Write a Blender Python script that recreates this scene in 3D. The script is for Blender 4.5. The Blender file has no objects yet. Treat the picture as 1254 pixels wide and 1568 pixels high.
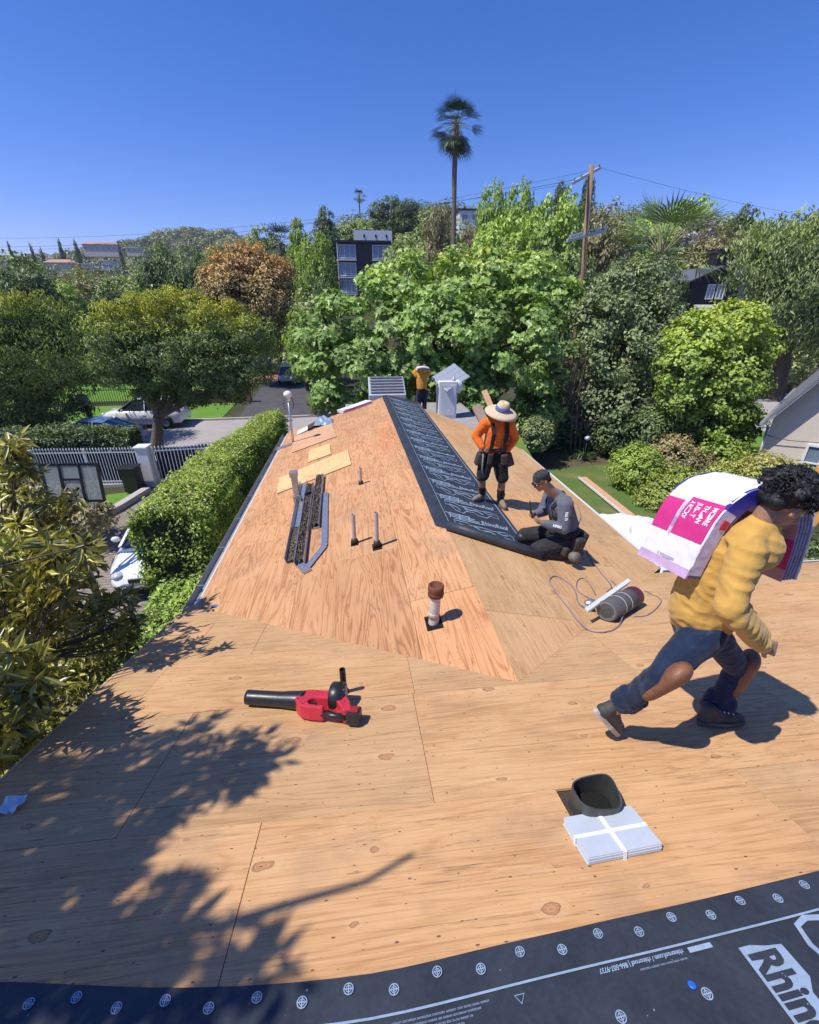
import bpy, bmesh, math, random
import numpy as np
from mathutils import Vector, Matrix, Euler
random.seed(7); np.random.seed(7)
R = math.radians
scn = bpy.context.scene
C = scn.collection

# ---------------------------------------------------------------- camera
PW, PH, FPX = 1254.0, 1568.0, 675.0
CAMZ = 6.3
_p, _y = R(25.0), R(6.25)
FW = Vector((math.sin(_y) * math.cos(_p), math.cos(_y) * math.cos(_p), -math.sin(_p)))
RT = Vector((math.cos(_y), -math.sin(_y), 0))
UP = RT.cross(FW)
cam_d = bpy.data.cameras.new('camera')
cam_d.sensor_fit = 'HORIZONTAL'; cam_d.sensor_width = 36.0
cam_d.lens = FPX / PW * 36.0
cam_d.clip_start = 0.05; cam_d.clip_end = 4000
cam = bpy.data.objects.new('camera', cam_d); C.objects.link(cam)
m = Matrix((RT, UP, -FW)).transposed().to_4x4(); m.translation = (0, 0, CAMZ)
cam.matrix_world = m
scn.camera = cam

# ---------------------------------------------------------------- sky, sun, exposure
SUN_AZ, SUN_EL = R(-105.0), R(60.0)          # azimuth from +Y, clockwise
SD = Vector((math.sin(SUN_AZ) * math.cos(SUN_EL), math.cos(SUN_AZ) * math.cos(SUN_EL), math.sin(SUN_EL)))
world = bpy.data.worlds.new('World'); scn.world = world; world.use_nodes = True
nt = world.node_tree; nt.nodes.clear()
sky = nt.nodes.new('ShaderNodeTexSky'); sky.sky_type = 'NISHITA'; sky.sun_disc = False
sky.sun_elevation = SUN_EL; sky.sun_rotation = SUN_AZ
sky.altitude = 500; sky.air_density = 1.0; sky.dust_density = 0.25; sky.ozone_density = 5.0
bgn = nt.nodes.new('ShaderNodeBackground'); bgn.inputs[1].default_value = 0.11
out = nt.nodes.new('ShaderNodeOutputWorld')
hs = nt.nodes.new('ShaderNodeHueSaturation'); hs.inputs['Saturation'].default_value = 1.28; hs.inputs['Value'].default_value = 1.0
nt.links.new(sky.outputs[0], hs.inputs['Color']); tn = nt.nodes.new('ShaderNodeMix'); tn.data_type = 'RGBA'; tn.blend_type = 'MULTIPLY'; tn.inputs[0].default_value = 1.0; tn.inputs[7].default_value = (1.10, 0.86, 1.18, 1)
nt.links.new(hs.outputs[0], tn.inputs[6]); nt.links.new(tn.outputs[2], bgn.inputs[0]); nt.links.new(bgn.outputs[0], out.inputs[0])
sl = bpy.data.lights.new('sun', 'SUN'); sl.energy = 4.2; sl.angle = R(0.53); sl.color = (1.0, 0.955, 0.88)
sun = bpy.data.objects.new('sun', sl); C.objects.link(sun)
sun.rotation_euler = SD.to_track_quat('Z', 'Y').to_euler(); sun.location = (-20, -5, 40)
vs = scn.view_settings; vs.view_transform = 'Standard'; vs.look = 'None'; vs.gamma = 1.0
vs.use_curve_mapping = False; vs.exposure = 0.35
scn.render.engine = 'CYCLES'
scn.cycles.use_denoising = True
scn.cycles.max_bounces = 6; scn.cycles.transparent_max_bounces = 6

# ---------------------------------------------------------------- measuring helpers
def ray(px, py):
    return FW + RT * ((px - PW / 2) / FPX) - UP * ((py - PH / 2) / FPX)
CP = Vector((0, 0, CAMZ))
def U(px, py, x=None, y=None, z=None, d=None):
    """the point seen at a photograph pixel, on the plane x=, y=, z= or at depth d="""
    r = ray(px, py)
    if x is not None: t = x / r.x
    elif y is not None: t = y / r.y
    elif z is not None: t = (z - CAMZ) / r.z
    else: t = d
    return CP + r * t
def proj(p):
    d = Vector(p) - CP; k = d.dot(FW)
    return (PW / 2 + FPX * d.dot(RT) / k, PH / 2 - FPX * d.dot(UP) / k) if k > .1 else (-1e6, -1e6)
def UP_(px, py, n, d0):
    r = ray(px, py); n = Vector(n)
    return CP + r * ((d0 - n.dot(CP)) / n.dot(r))

# ---------------------------------------------------------------- object helpers
class MB:
    """collects shapes; build() links them as ONE mesh object"""
    def __init__(s): s.v = []; s.f = []; s.sm = []; s.mi = []; s.cur = 0
    def add(s, vs_, fs_, smooth=False):
        o = len(s.v); s.v += [tuple(v) for v in vs_]
        for f in fs_:
            s.f.append(tuple(i + o for i in f)); s.sm.append(smooth); s.mi.append(s.cur)
        return s
    def box(s, c, size, rot=None, ax=None):
        hx, hy, hz = size[0] / 2, size[1] / 2, size[2] / 2
        M = rot if rot is not None else Matrix.Identity(3)
        vs_ = [Vector(c) + M @ Vector((sx * hx, sy * hy, sz * hz)) for sx in (-1, 1) for sy in (-1, 1) for sz in (-1, 1)]
        return s.add(vs_, [(0, 1, 3, 2), (4, 6, 7, 5), (0, 4, 5, 1), (2, 3, 7, 6), (0, 2, 6, 4), (1, 5, 7, 3)])
    def bar(s, a, b, w, h, up=(0, 0, 1)):
        a, b = Vector(a), Vector(b); d = (b - a); L = d.length; d.normalize()
        u = Vector(up); x = u.cross(d)
        if x.length < 1e-4: x = Vector((1, 0, 0)).cross(d)
        x.normalize(); z = d.cross(x)
        M = Matrix((x, d, z)).transposed()
        return s.box((a + b) / 2, (w, L, h), M)
    def tube(s, pts, rad, n=10, cap=True, smooth=True, flat=1.0):
        pts = [Vector(p) for p in pts]
        if not hasattr(rad, '__len__'): rad = [rad] * len(pts)
        rings = []; px = None
        for i, p in enumerate(pts):
            d = (pts[min(i + 1, len(pts) - 1)] - pts[max(i - 1, 0)]).normalized()
            if px is None:
                px = d.orthogonal().normalized()
            else:
                px = px - d * px.dot(d)
                px = px.normalized() if px.length > 1e-5 else d.orthogonal().normalized()
            py = d.cross(px)
            rings.append([p + px * math.cos(2 * math.pi * k / n) * rad[i] + py * math.sin(2 * math.pi * k / n) * rad[i] * flat for k in range(n)])
        vs_ = [v for r_ in rings for v in r_]; fs_ = []
        for i in range(len(pts) - 1):
            for k in range(n):
                a = i * n + k; b = i * n + (k + 1) % n
                fs_.append((a, b, b + n, a + n))
        s.add(vs_, fs_, smooth)
        if cap:
            o = len(s.v) - len(vs_)
            s.f.append(tuple(o + k for k in reversed(range(n)))); s.sm.append(False); s.mi.append(s.cur)
            s.f.append(tuple(o + (len(pts) - 1) * n + k for k in range(n))); s.sm.append(False); s.mi.append(s.cur)
        return s
    def lathe(s, prof, n=16, c=(0, 0, 0), M=None, smooth=True, caps=True):
        vs_ = []
        for (r_, z) in prof:
            for k in range(n):
                v = Vector((r_ * math.cos(2 * math.pi * k / n), r_ * math.sin(2 * math.pi * k / n), z))
                vs_.append(Vector(c) + (M @ v if M is not None else v))
        fs_ = []
        for i in range(len(prof) - 1):
            for k in range(n):
                a = i * n + k; b = i * n + (k + 1) % n
                fs_.append((a, b, b + n, a + n))
        if caps:
            fs_.append(tuple(reversed(range(n)))); fs_.append(tuple((len(prof) - 1) * n + k for k in range(n)))
        return s.add(vs_, fs_, smooth)
    def prism(s, poly, z0, z1, M=None, c=(0, 0, 0)):
        n = len(poly); vs_ = []
        for z in (z0, z1):
            for p in poly:
                v = Vector((p[0], p[1], z)); vs_.append(Vector(c) + (M @ v if M is not None else v))
        fs_ = [tuple(reversed(range(n))), tuple(range(n, 2 * n))] + [(k, (k + 1) % n, n + (k + 1) % n, n + k) for k in range(n)]
        return s.add(vs_, fs_)
    def grid(s, fn, nu, nv, smooth=True):
        vs_ = [fn(i / nu, j / nv) for j in range(nv + 1) for i in range(nu + 1)]
        fs_ = [(j * (nu + 1) + i, j * (nu + 1) + i + 1, (j + 1) * (nu + 1) + i + 1, (j + 1) * (nu + 1) + i) for j in range(nv) for i in range(nu)]
        return s.add(vs_, fs_, smooth)
    def ell(s, c, r_, M=None, nu=14, nv=9):
        if not hasattr(r_, '__len__'): r_ = (r_,) * 3
        prof = [(max(1e-4, math.sin(math.pi * j / nv)), -math.cos(math.pi * j / nv)) for j in range(nv + 1)]
        vs_ = []
        for (q, z) in prof:
            for k in range(nu):
                v = Vector((q * math.cos(2 * math.pi * k / nu) * r_[0], q * math.sin(2 * math.pi * k / nu) * r_[1], z * r_[2]))
                vs_.append(Vector(c) + (M @ v if M is not None else v))
        fs_ = [(i * nu + k, i * nu + (k + 1) % nu, (i + 1) * nu + (k + 1) % nu, (i + 1) * nu + k) for i in range(nv) for k in range(nu)]
        return s.add(vs_, fs_, True)
    def mesh(s, name, mats, off=None, bevel=0, fix=False):
        me = bpy.data.meshes.new(name)
        v = s.v if off is None else [(a[0] - off[0], a[1] - off[1], a[2] - off[2]) for a in s.v]
        me.from_pydata(v, [], s.f)
        me.polygons.foreach_set('use_smooth', s.sm)
        me.polygons.foreach_set('material_index', s.mi)
        for m_ in (mats if isinstance(mats, (list, tuple)) else [mats]): me.materials.append(m_)
        bm = bmesh.new(); bm.from_mesh(me)
        bmesh.ops.recalc_face_normals(bm, faces=bm.faces)
        if bevel: bmesh.ops.bevel(bm, geom=[e for e in bm.edges if len(e.link_faces) == 2 and e.calc_face_angle(0) > 0.5], offset=bevel, segments=2, affect='EDGES', profile=0.5, clamp_overlap=True)
        bm.to_mesh(me); bm.free()
        me.update()
        return me
    def build(s, name, mats, parent=None, world=False, bevel=0):
        off = tuple(parent.location) if (parent is not None and world) else None
        me = s.mesh(name, mats, off, bevel)
        return link(name, me, parent)
def link(name, me, parent=None, loc=None, rot=None, scale=None):
    o = bpy.data.objects.new(name, me); C.objects.link(o)
    if parent is not None: o.parent = parent
    if loc is not None: o.location = loc
    if rot is not None: o.rotation_euler = rot
    if scale is not None: o.scale = scale
    return o
def tag(o, label=None, cat=None, group=None, kind=None):
    if label: o['label'] = label
    if cat: o['category'] = cat
    if group: o['group'] = group
    if kind: o['kind'] = kind
    return o
def thing(name, label, cat, loc=(0, 0, 0), rotz=0, group=None):
    o = bpy.data.objects.new(name, None); C.objects.link(o)
    o.empty_display_size = 0.2
    o.location = loc; o.rotation_euler = (0, 0, rotz)
    return tag(o, label, cat, group)
def copy_tree(o, parent=None):
    c = o.copy(); C.objects.link(c); c.parent = parent
    for ch in list(o.children): copy_tree(ch, c)
    return c

# ---------------------------------------------------------------- material helpers
MATS = {}
def rgb(r, g, b):
    f = lambda c: (c / 255 / 12.92) if c / 255 <= 0.04045 else ((c / 255 + 0.055) / 1.055) ** 2.4
    return (f(r), f(g), f(b), 1.0)
class NT:
    def __init__(s, name):
        s.m = bpy.data.materials.new(name); s.m.use_nodes = True
        s.t = s.m.node_tree; s.t.nodes.clear()
        s.o = s.t.nodes.new('ShaderNodeOutputMaterial')
    def n(s, typ, props=None, **inp):
        nd = s.t.nodes.new(typ)
        for k, v in (props or {}).items(): setattr(nd, k, v)
        for k, v in inp.items():
            key = int(k[1:]) if k[0] == '_' and k[1:].isdigit() else k.replace('_', ' ')
            s.set(nd.inputs[key], v)
        return nd
    def set(s, sock, v):
        if isinstance(v, bpy.types.NodeSocket): s.t.links.new(v, sock)
        else: sock.default_value = v
    def math(s, op, a, b=0.0, c=None, clamp=False):
        nd = s.t.nodes.new('ShaderNodeMath'); nd.operation = op; nd.use_clamp = clamp
        s.set(nd.inputs[0], a); s.set(nd.inputs[1], b)
        if c is not None: s.set(nd.inputs[2], c)
        return nd.outputs[0]
    def ramp(s, fac, stops, interp='LINEAR'):
        nd = s.t.nodes.new('ShaderNodeValToRGB'); s.set(nd.inputs[0], fac); cr = nd.color_ramp; cr.interpolation = interp
        while len(cr.elements) < len(stops): cr.elements.new(0.5)
        for e, (p, c) in zip(cr.elements, stops): e.position = p; e.color = c if len(c) == 4 else (*c, 1)
        return nd.outputs[0]
    def mix(s, fac, a, b, mode='MIX'):
        nd = s.t.nodes.new('ShaderNodeMix'); nd.data_type = 'RGBA'; nd.blend_type = mode
        s.set(nd.inputs[0], fac); s.set(nd.inputs[6], a); s.set(nd.inputs[7], b)
        return nd.outputs[2]
    def noise(s, vec, scale, detail=4, rough=0.55, dist=0.0):
        nd = s.t.nodes.new('ShaderNodeTexNoise'); s.set(nd.inputs['Vector'], vec)
        nd.inputs['Scale'].default_value = scale; nd.inputs['Detail'].default_value = detail
        nd.inputs['Roughness'].default_value = rough; nd.inputs['Distortion'].default_value = dist
        return nd.outputs[0]
    def coord(s, kind='Object'):
        return s.t.nodes.new('ShaderNodeTexCoord').outputs[kind]
    def mapping(s, vec, scale=(1, 1, 1), loc=(0, 0, 0), rot=(0, 0, 0)):
        nd = s.t.nodes.new('ShaderNodeMapping'); s.set(nd.inputs['Vector'], vec)
        s.set(nd.inputs['Scale'], scale); s.set(nd.inputs['Location'], loc); s.set(nd.inputs['Rotation'], rot)
        return nd.outputs[0]
    def principled(s, col, rough=0.6, metal=0.0, normal=None, spec=0.5, **kw):
        b = s.t.nodes.new('ShaderNodeBsdfPrincipled')
        s.set(b.inputs['Base Color'], col); s.set(b.inputs['Roughness'], rough); s.set(b.inputs['Metallic'], metal)
        b.inputs['Specular IOR Level'].default_value = spec
        if normal is not None: s.set(b.inputs['Normal'], normal)
        for k, v in kw.items(): s.set(b.inputs[k.replace('_', ' ')], v)
        s.t.links.new(b.outputs[0], s.o.inputs[0])
        return b
    def bump(s, h, strength=0.3, dist=0.01):
        nd = s.t.nodes.new('ShaderNodeBump'); s.set(nd.inputs['Height'], h)
        nd.inputs['Strength'].default_value = strength; nd.inputs['Distance'].default_value = dist
        return nd.outputs[0]
def pm(name, col, rough=0.6, metal=0.0, var=0.18, scale=6.0, bump=0.15, bscale=60.0, bdist=0.004, spec=0.5, coat=0.0, stretch=(1, 1, 1)):
    """general weathered surface: colour varied by two noises, fine relief"""
    if name in MATS: return MATS[name]
    if len(col) == 3: col = (*col, 1)
    t = NT(name); v = t.mapping(t.coord(), stretch)
    rnd = t.t.nodes.new('ShaderNodeObjectInfo').outputs['Random']
    n1 = t.noise(v, scale, 5, 0.6); n2 = t.noise(v, scale * 7, 3, 0.6)
    f = t.math('MULTIPLY_ADD', n1, 0.65, t.math('MULTIPLY', n2, 0.35))
    lo = tuple(c * (1 - var) for c in col[:3]) + (1,); hi = tuple(min(1, c * (1 + var)) for c in col[:3]) + (1,)
    cc = t.ramp(f, [(0.3, lo), (0.7, hi)])
    rg = t.math('MULTIPLY_ADD', n2, 0.25, max(0.02, rough - 0.12))
    nb = t.bump(t.noise(v, bscale, 4, 0.6), bump, bdist) if bump else None
    b = t.principled(cc, rg, metal, nb, spec)
    if coat: b.inputs['Coat Weight'].default_value = coat; b.inputs['Coat Roughness'].default_value = 0.08
    MATS[name] = t.m
    return t.m
# ---------------------------------------------------------------- materials of the setting and the roof
def plywood(name, light, mid, dark, knots=0.06, streak=0.5, figure=0.09):
    t = NT(name)
    oi = t.t.nodes.new('ShaderNodeObjectInfo'); rnd = oi.outputs['Random']
    off = t.n('ShaderNodeCombineXYZ', None, X=t.math('MULTIPLY', rnd, 37.0), Y=t.math('MULTIPLY', rnd, 91.0), Z=t.math('MULTIPLY', rnd, 11.0)).outputs[0]
    v = t.n('ShaderNodeVectorMath', {'operation': 'ADD'}, _0=t.coord(), _1=off).outputs[0]
    # cathedral figure: contour bands of a stretched noise
    vs_ = t.mapping(v, (0.38, 3.4, 1.0))
    n1 = t.noise(vs_, 1.5, 3, 0.5, 0.5)
    band = t.math('SINE', t.math('MULTIPLY', n1, 70.0))
    band = t.math('MULTIPLY_ADD', band, 0.5, 0.5)
    band = t.math('POWER', band, 3.0)
    fine = t.noise(t.mapping(v, (1.9, 135.0, 1.0)), 1.0, 5, 0.7)
    fine2 = t.noise(t.mapping(v, (9.0, 240.0, 1.0)), 1.0, 2, 0.6)
    big = t.noise(t.mapping(v, (0.7, 1.6, 1.0)), 1.3, 4, 0.6)
    f = t.math('ADD', t.math('MULTIPLY', band, figure), t.math('MULTIPLY', fine, 0.48))
    f = t.math('ADD', f, t.math('MULTIPLY', big, 0.38))
    col = t.ramp(f, [(0.30, light), (0.48, mid), (0.68, dark)])
    # per sheet tone
    tone = t.ramp(rnd, [(0.0, (0.86, 0.84, 0.82)), (0.5, (1.0, 0.98, 0.95)), (1.0, (1.06, 0.94, 0.86))])
    col = t.mix(1.0, col, tone, 'MULTIPLY')
    # knots with a pale halo and an irregular rim
    vk = t.n('ShaderNodeVectorMath', {'operation': 'ADD'}, _0=t.mapping(v, (1.0, 1.75, 0.0)), _1=t.n('ShaderNodeCombineXYZ', None, X=t.math('MULTIPLY', t.noise(v, 14, 2), 0.06), Y=t.math('MULTIPLY', t.noise(v, 17, 2), 0.06)).outputs[0]).outputs[0]
    vo = t.n('ShaderNodeTexVoronoi', {'voronoi_dimensions': '2D'}, Vector=vk, Scale=1.7, Randomness=1.0)
    kd = vo.outputs['Distance']; kr = t.n('ShaderNodeSeparateColor', None, Color=vo.outputs['Color']).outputs[0]
    rad = t.math('MULTIPLY', t.math('SUBTRACT', kr, 0.35, clamp=True), knots * 1.9)
    inside = t.math('LESS_THAN', kd, rad)
    halo = t.math('MULTIPLY', t.math('LESS_THAN', kd, t.math('MULTIPLY', rad, 1.9)), 0.55)
    rim = t.math('MULTIPLY', t.math('GREATER_THAN', kd, t.math('MULTIPLY', rad, 0.78)), inside)
    col = t.mix(t.math('MULTIPLY', halo, t.noise(v, 9, 3)), col, light)
    kring = t.math('MULTIPLY_ADD', t.math('SINE', t.math('MULTIPLY', t.math('DIVIDE', kd, t.math('MAXIMUM', rad, .004)), 13.0)), .5, .5)
    kcol = t.mix(t.math('MULTIPLY', kring, t.noise(v, 30, 3)), (mid[0] * .95, mid[1] * .78, mid[2] * .74, 1), (dark[0] * .72, dark[1] * .52, dark[2] * .5, 1))
    col = t.mix(t.math('MULTIPLY', inside, 0.85), col, kcol)
    col = t.mix(t.math('MULTIPLY', t.math('MULTIPLY', rim, t.noise(v, 20, 3, .7)), 0.8), col, (0.09, 0.042, 0.02, 1))
    # weathered dark streaks along the grain and old nail specks
    st = t.noise(t.mapping(v, (2.2, 52.0, 1.0)), 1.0, 5, 0.75)
    st2 = t.noise(t.mapping(v, (1.0, 1.4, 1.0)), 1.1, 3, 0.6)
    stf = t.math('MULTIPLY', t.ramp(st, [(0.56, (0, 0, 0)), (0.69, (1, 1, 1))]), t.ramp(st2, [(0.38, (0, 0, 0)), (0.62, (1, 1, 1))]))
    col = t.mix(t.math('MULTIPLY', stf, streak), col, (0.13, 0.075, 0.04, 1))
    ln = t.ramp(t.noise(t.mapping(v, (1.3, 210.0, 1.0)), 1.0, 3, 0.6), [(0.55, (0, 0, 0)), (0.68, (1, 1, 1))])
    col = t.mix(t.math('MULTIPLY', ln, 0.34), col, (0.20, 0.11, 0.055, 1))
    ck = t.ramp(t.noise(t.mapping(v, (7.0, 46.0, 1.0)), 1.0, 3, 0.7), [(0.66, (0, 0, 0)), (0.72, (1, 1, 1))])
    col = t.mix(t.math('MULTIPLY', t.math('MULTIPLY', ck, st2), 1.1, clamp=True), col, (0.10, 0.055, 0.03, 1))
    sp = t.n('ShaderNodeTexVoronoi', {'voronoi_dimensions': '2D'}, Vector=t.mapping(v, (1.0, 2.3, 0)), Scale=9.5, Randomness=1.0)
    spr = t.n('ShaderNodeSeparateColor', None, Color=sp.outputs['Color']).outputs[1]
    spk = t.math('LESS_THAN', sp.outputs['Distance'], t.math('MULTIPLY', t.math('SUBTRACT', spr, 0.60, clamp=True), 0.20))
    col = t.mix(t.math('MULTIPLY', spk, 0.8), col, (0.07, 0.04, 0.025, 1))
    gr = t.ramp(t.noise(v, 2.2, 5, 0.65), [(0.52, (0, 0, 0)), (0.75, (1, 1, 1))])
    col = t.mix(t.math('MULTIPLY', gr, 0.42), col, (0.27, 0.185, 0.12, 1))
    hgt = t.math('ADD', t.math('MULTIPLY', fine, 0.5), t.math('MULTIPLY', fine2, 0.3))
    hgt = t.math('SUBTRACT', hgt, t.math('MULTIPLY', t.math('ADD', stf, spk), 0.6))
    nb = t.bump(hgt, 0.45, 0.0025)
    t.principled(col, t.math('MULTIPLY_ADD', fine, 0.2, 0.55), 0.0, nb, 0.25)
    return t.m
PLY_MAIN = plywood('plywood_weathered', (0.66, 0.440, 0.235, 1), (0.57, 0.350, 0.168, 1), (0.35, 0.190, 0.085, 1), 0.070, 0.8)
PLY_WING = plywood('plywood_rosy', (0.66, 0.395, 0.210, 1), (0.58, 0.310, 0.148, 1), (0.37, 0.165, 0.068, 1), 0.03, 0.5, 0.17)
PLY_PALE = plywood('plywood_new_pale', (0.75, 0.57, 0.29, 1), (0.68, 0.50, 0.24, 1), (0.52, 0.35, 0.15, 1), 0.03, 0.1)
PLY_FRESH = plywood('plywood_new_pink', (0.66, 0.42, 0.26, 1), (0.60, 0.36, 0.21, 1), (0.48, 0.26, 0.14, 1), 0.03, 0.1)

def lawn_mat(name, a, b, dry):
    t = NT(name); v = t.coord()
    n1 = t.noise(v, 0.6, 5, 0.6); n2 = t.noise(v, 18, 4, 0.7); n3 = t.noise(v, 70, 2, 0.6)
    f = t.math('ADD', t.math('MULTIPLY', n2, 0.6), t.math('MULTIPLY', n3, 0.4))
    c = t.ramp(f, [(0.3, a), (0.7, b)])
    c = t.mix(t.ramp(n1, [(0.48, (0, 0, 0)), (0.72, (1, 1, 1))]), c, dry)
    t.principled(c, 0.9, 0, t.bump(f, 0.8, 0.03), 0.2)
    return t.m
LAWN = lawn_mat('lawn_bright', (0.075, 0.17, 0.018, 1), (0.16, 0.31, 0.04, 1), (0.17, 0.25, 0.05, 1))
YARD = lawn_mat('yard_grass', (0.06, 0.11, 0.022, 1), (0.13, 0.20, 0.05, 1), (0.23, 0.19, 0.09, 1))
GROUND = lawn_mat('hill_ground', (0.030, 0.036, 0.016, 1), (0.075, 0.078, 0.036, 1), (0.10, 0.09, 0.05, 1))
SOIL = lawn_mat('soil_ground', (0.085, 0.062, 0.04, 1), (0.16, 0.12, 0.078, 1), (0.07, 0.10, 0.03, 1))
def paving(name, a, b, sx, sy, mortar=0.012, rotz=0.0):
    t = NT(name); v = t.coord()
    br = t.n('ShaderNodeTexBrick', {'offset': 0.5}, Vector=t.mapping(v, rot=(0, 0, rotz)), Color1=a, Color2=b, Mortar=tuple(c * 0.45 for c in a[:3]) + (1,), Scale=1.0, Mortar_Size=mortar, Brick_Width=sx, Row_Height=sy)
    n = t.noise(v, 3, 5, 0.65)
    c = t.mix(0.55, br.outputs[0], t.ramp(n, [(0.3, (0.6, 0.6, 0.6)), (0.7, (1.15, 1.12, 1.08))]), 'MULTIPLY')
    t.principled(c, 0.85, 0, t.bump(t.math('SUBTRACT', t.math('MULTIPLY', n, 0.3), br.outputs[1]), 0.5, 0.006), 0.25)
    return t.m
PAVER = paving('driveway_pavers', (0.33, 0.28, 0.23, 1), (0.26, 0.22, 0.18, 1), 0.24, 0.12)
ASPH = pm('street_concrete', (0.36, 0.33, 0.31), 0.9, 0, 0.14, 0.9, 0.3, 40, 0.004, 0.2)
CONC = pm('concrete_light', (0.42, 0.39, 0.36), 0.85, 0, 0.15, 2.5, 0.25, 50, 0.004, 0.25)
BRICKP = paving('brick_paving', (0.36, 0.16, 0.12, 1), (0.42, 0.2, 0.15, 1), 0.22, 0.11)
FELT_T = NT('felt_black')
def _felt():
    t = FELT_T; v = t.coord()
    n = t.noise(v, 3.0, 6, 0.7, 0.4); n2 = t.noise(v, 55, 3, 0.6)
    c = t.ramp(t.math('MULTIPLY_ADD', n2, 0.3, t.math('MULTIPLY', n, 0.7)), [(0.3, (0.020, 0.024, 0.032, 1)), (0.68, (0.043, 0.052, 0.067, 1))])
    sp = t.n('ShaderNodeTexVoronoi', None, Vector=v, Scale=34.0, Randomness=1.0)
    r_ = t.n('ShaderNodeSeparateColor', None, Color=sp.outputs['Color']).outputs[0]
    dust = t.math('LESS_THAN', sp.outputs['Distance'], t.math('MULTIPLY', t.math('SUBTRACT', r_, 0.86, clamp=True), 0.9))
    c = t.mix(t.math('MULTIPLY', dust, 0.7), c, (0.32, 0.30, 0.27, 1))
    wr = t.noise(t.mapping(v, (1.2, 1.2, 1)), 2.6, 3, 0.5, 0.8)
    h = t.math('ADD', t.math('MULTIPLY', wr, 1.0), t.math('MULTIPLY', n2, 0.05))
    t.principled(c, t.math('MULTIPLY_ADD', n, 0.22, 0.42), 0, t.bump(h, 0.5, 0.03), 0.4)
    return t.m
FELT = _felt()
PRINT = pm('felt_print', (0.27, 0.35, 0.46), 0.6, 0, 0.22, 9, 0)
GALV = pm('galvanised_metal', (0.50, 0.50, 0.51), 0.42, 0.85, 0.15, 9, 0.08)
DULLM = pm('dull_grey_metal', (0.40, 0.39, 0.38), 0.55, 0.55, 0.2, 8, 0.1)
BLACKP = pm('black_plastic', (0.018, 0.018, 0.02), 0.38, 0, 0.2, 10, 0.05)
WHITEP = pm('white_paint', (0.72, 0.72, 0.71), 0.5, 0, 0.07, 5, 0.08)
STUCCO = pm('stucco_cream', (0.62, 0.54, 0.44), 0.9, 0, 0.08, 3, 0.5, 90, 0.006, 0.2)
DARKW = pm('dark_timber', (0.06, 0.042, 0.03), 0.8, 0, 0.3, 6, 0.3)
LUMBER = pm('sawn_lumber', (0.62, 0.40, 0.22), 0.75, 0, 0.16, 5, 0.2, 60, 0.003, 0.3, 0, (1, 8, 8))

# ---------------------------------------------------------------- setting: ground, terrain, street
def az_el(px, py):
    r = ray(px, py); return math.atan2(r.x, r.y), r.z / math.hypot(r.x, r.y)
# bare-ground silhouettes (trees stand on top): photo pixels -> azimuth, tan(elevation)
NEARHILL = [az_el(*p) for p in ((-700, 470), (-100, 470), (300, 455), (420, 430), (470, 402), (545, 365), (640, 348), (700, 348), (760, 360), (850, 365), (960, 375), (1060, 380), (1170, 390), (1254, 402), (1700, 430), (2600, 450))]
FARHILL = [az_el(*p) for p in ((-900, 421), (-100, 414), (60, 404), (150, 394), (210, 380), (250, 368), (300, 363), (345, 366), (390, 382), (460, 396), (600, 406), (1254, 411), (2600, 426))]
def interp(tab, a):
    if a <= tab[0][0]: return tab[0][1] * max(0, 1 - (tab[0][0] - a) * 1.2)
    if a >= tab[-1][0]: return tab[-1][1] * max(0, 1 - (a - tab[-1][0]) * 1.2)
    for (a0, e0), (a1, e1) in zip(tab, tab[1:]):
        if a0 <= a <= a1:
            t = (a - a0) / (a1 - a0); t = t * t * (3 - 2 * t); return e0 + (e1 - e0) * t
    return 0
def sstep(a, b, x):
    t = min(1, max(0, (x - a) / (b - a))); return t * t * (3 - 2 * t)
def terrain(x, y):
    r = math.hypot(x, y)
    if r < 44: return 0.0
    a = math.atan2(x, y)
    hn = max(0.0, interp(NEARHILL, a) * 190 + CAMZ) if abs(a) < 2.2 else 0
    hf = max(0.0, interp(FARHILL, a) * 620 + CAMZ) if abs(a) < 2.2 else 0
    n = math.sin(x * 0.031 + 1.3) * math.sin(y * 0.027) * 2.2 + math.sin(x * 0.075) * math.sin(y * 0.068 + 2) * 0.8
    z = hn * sstep(46, 190, r) * (1 - 0.45 * sstep(200, 330, r)) + n * sstep(60, 150, r)
    return max(z, hf * sstep(230, 620, r) * (1 - 0.5 * sstep(640, 1400, r)))
def sheet(name, pts, z, mat, kind='structure'):
    b = MB(); b.add([(p[0], p[1], z) for p in pts], [tuple(range(len(pts)))])
    return tag(b.build(name, mat), kind=kind)
def make_terrain():
    na, rs = 220, [0, 8, 16, 24, 32, 40, 44, 50, 57, 65, 75, 86, 98, 112, 128, 145, 165, 190, 220, 255, 295, 340, 400, 460, 520, 580, 620, 680, 780, 950, 1400, 2600]
    v = [(0, 0, 0)]; f = []
    for r in rs[1:]:
        for k in range(na):
            a = 2 * math.pi * k / na; x, y = r * math.sin(a), r * math.cos(a)
            v.append((x, y, terrain(x, y)))
    for k in range(na): f.append((0, 1 + (k + 1) % na, 1 + k))
    for i in range(len(rs) - 2):
        for k in range(na):
            a, b = 1 + i * na + k, 1 + i * na + (k + 1) % na
            f.append((a, b, b + na, a + na))
    mb = MB(); mb.add(v, f, True)
    return tag(mb.build('ground', GROUND), kind='structure')
make_terrain()
def strip(name, y0, y1, tilt, z, mat, x0=-90, x1=90):
    return sheet(name, [(x0, y0 + tilt * x0), (x1, y0 + tilt * x1), (x1, y1 + tilt * x1), (x0, y1 + tilt * x0)], z, mat)
TL = 0.045
strip('street', 21.6, 28.2, TL, 0.008, ASPH)
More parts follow.
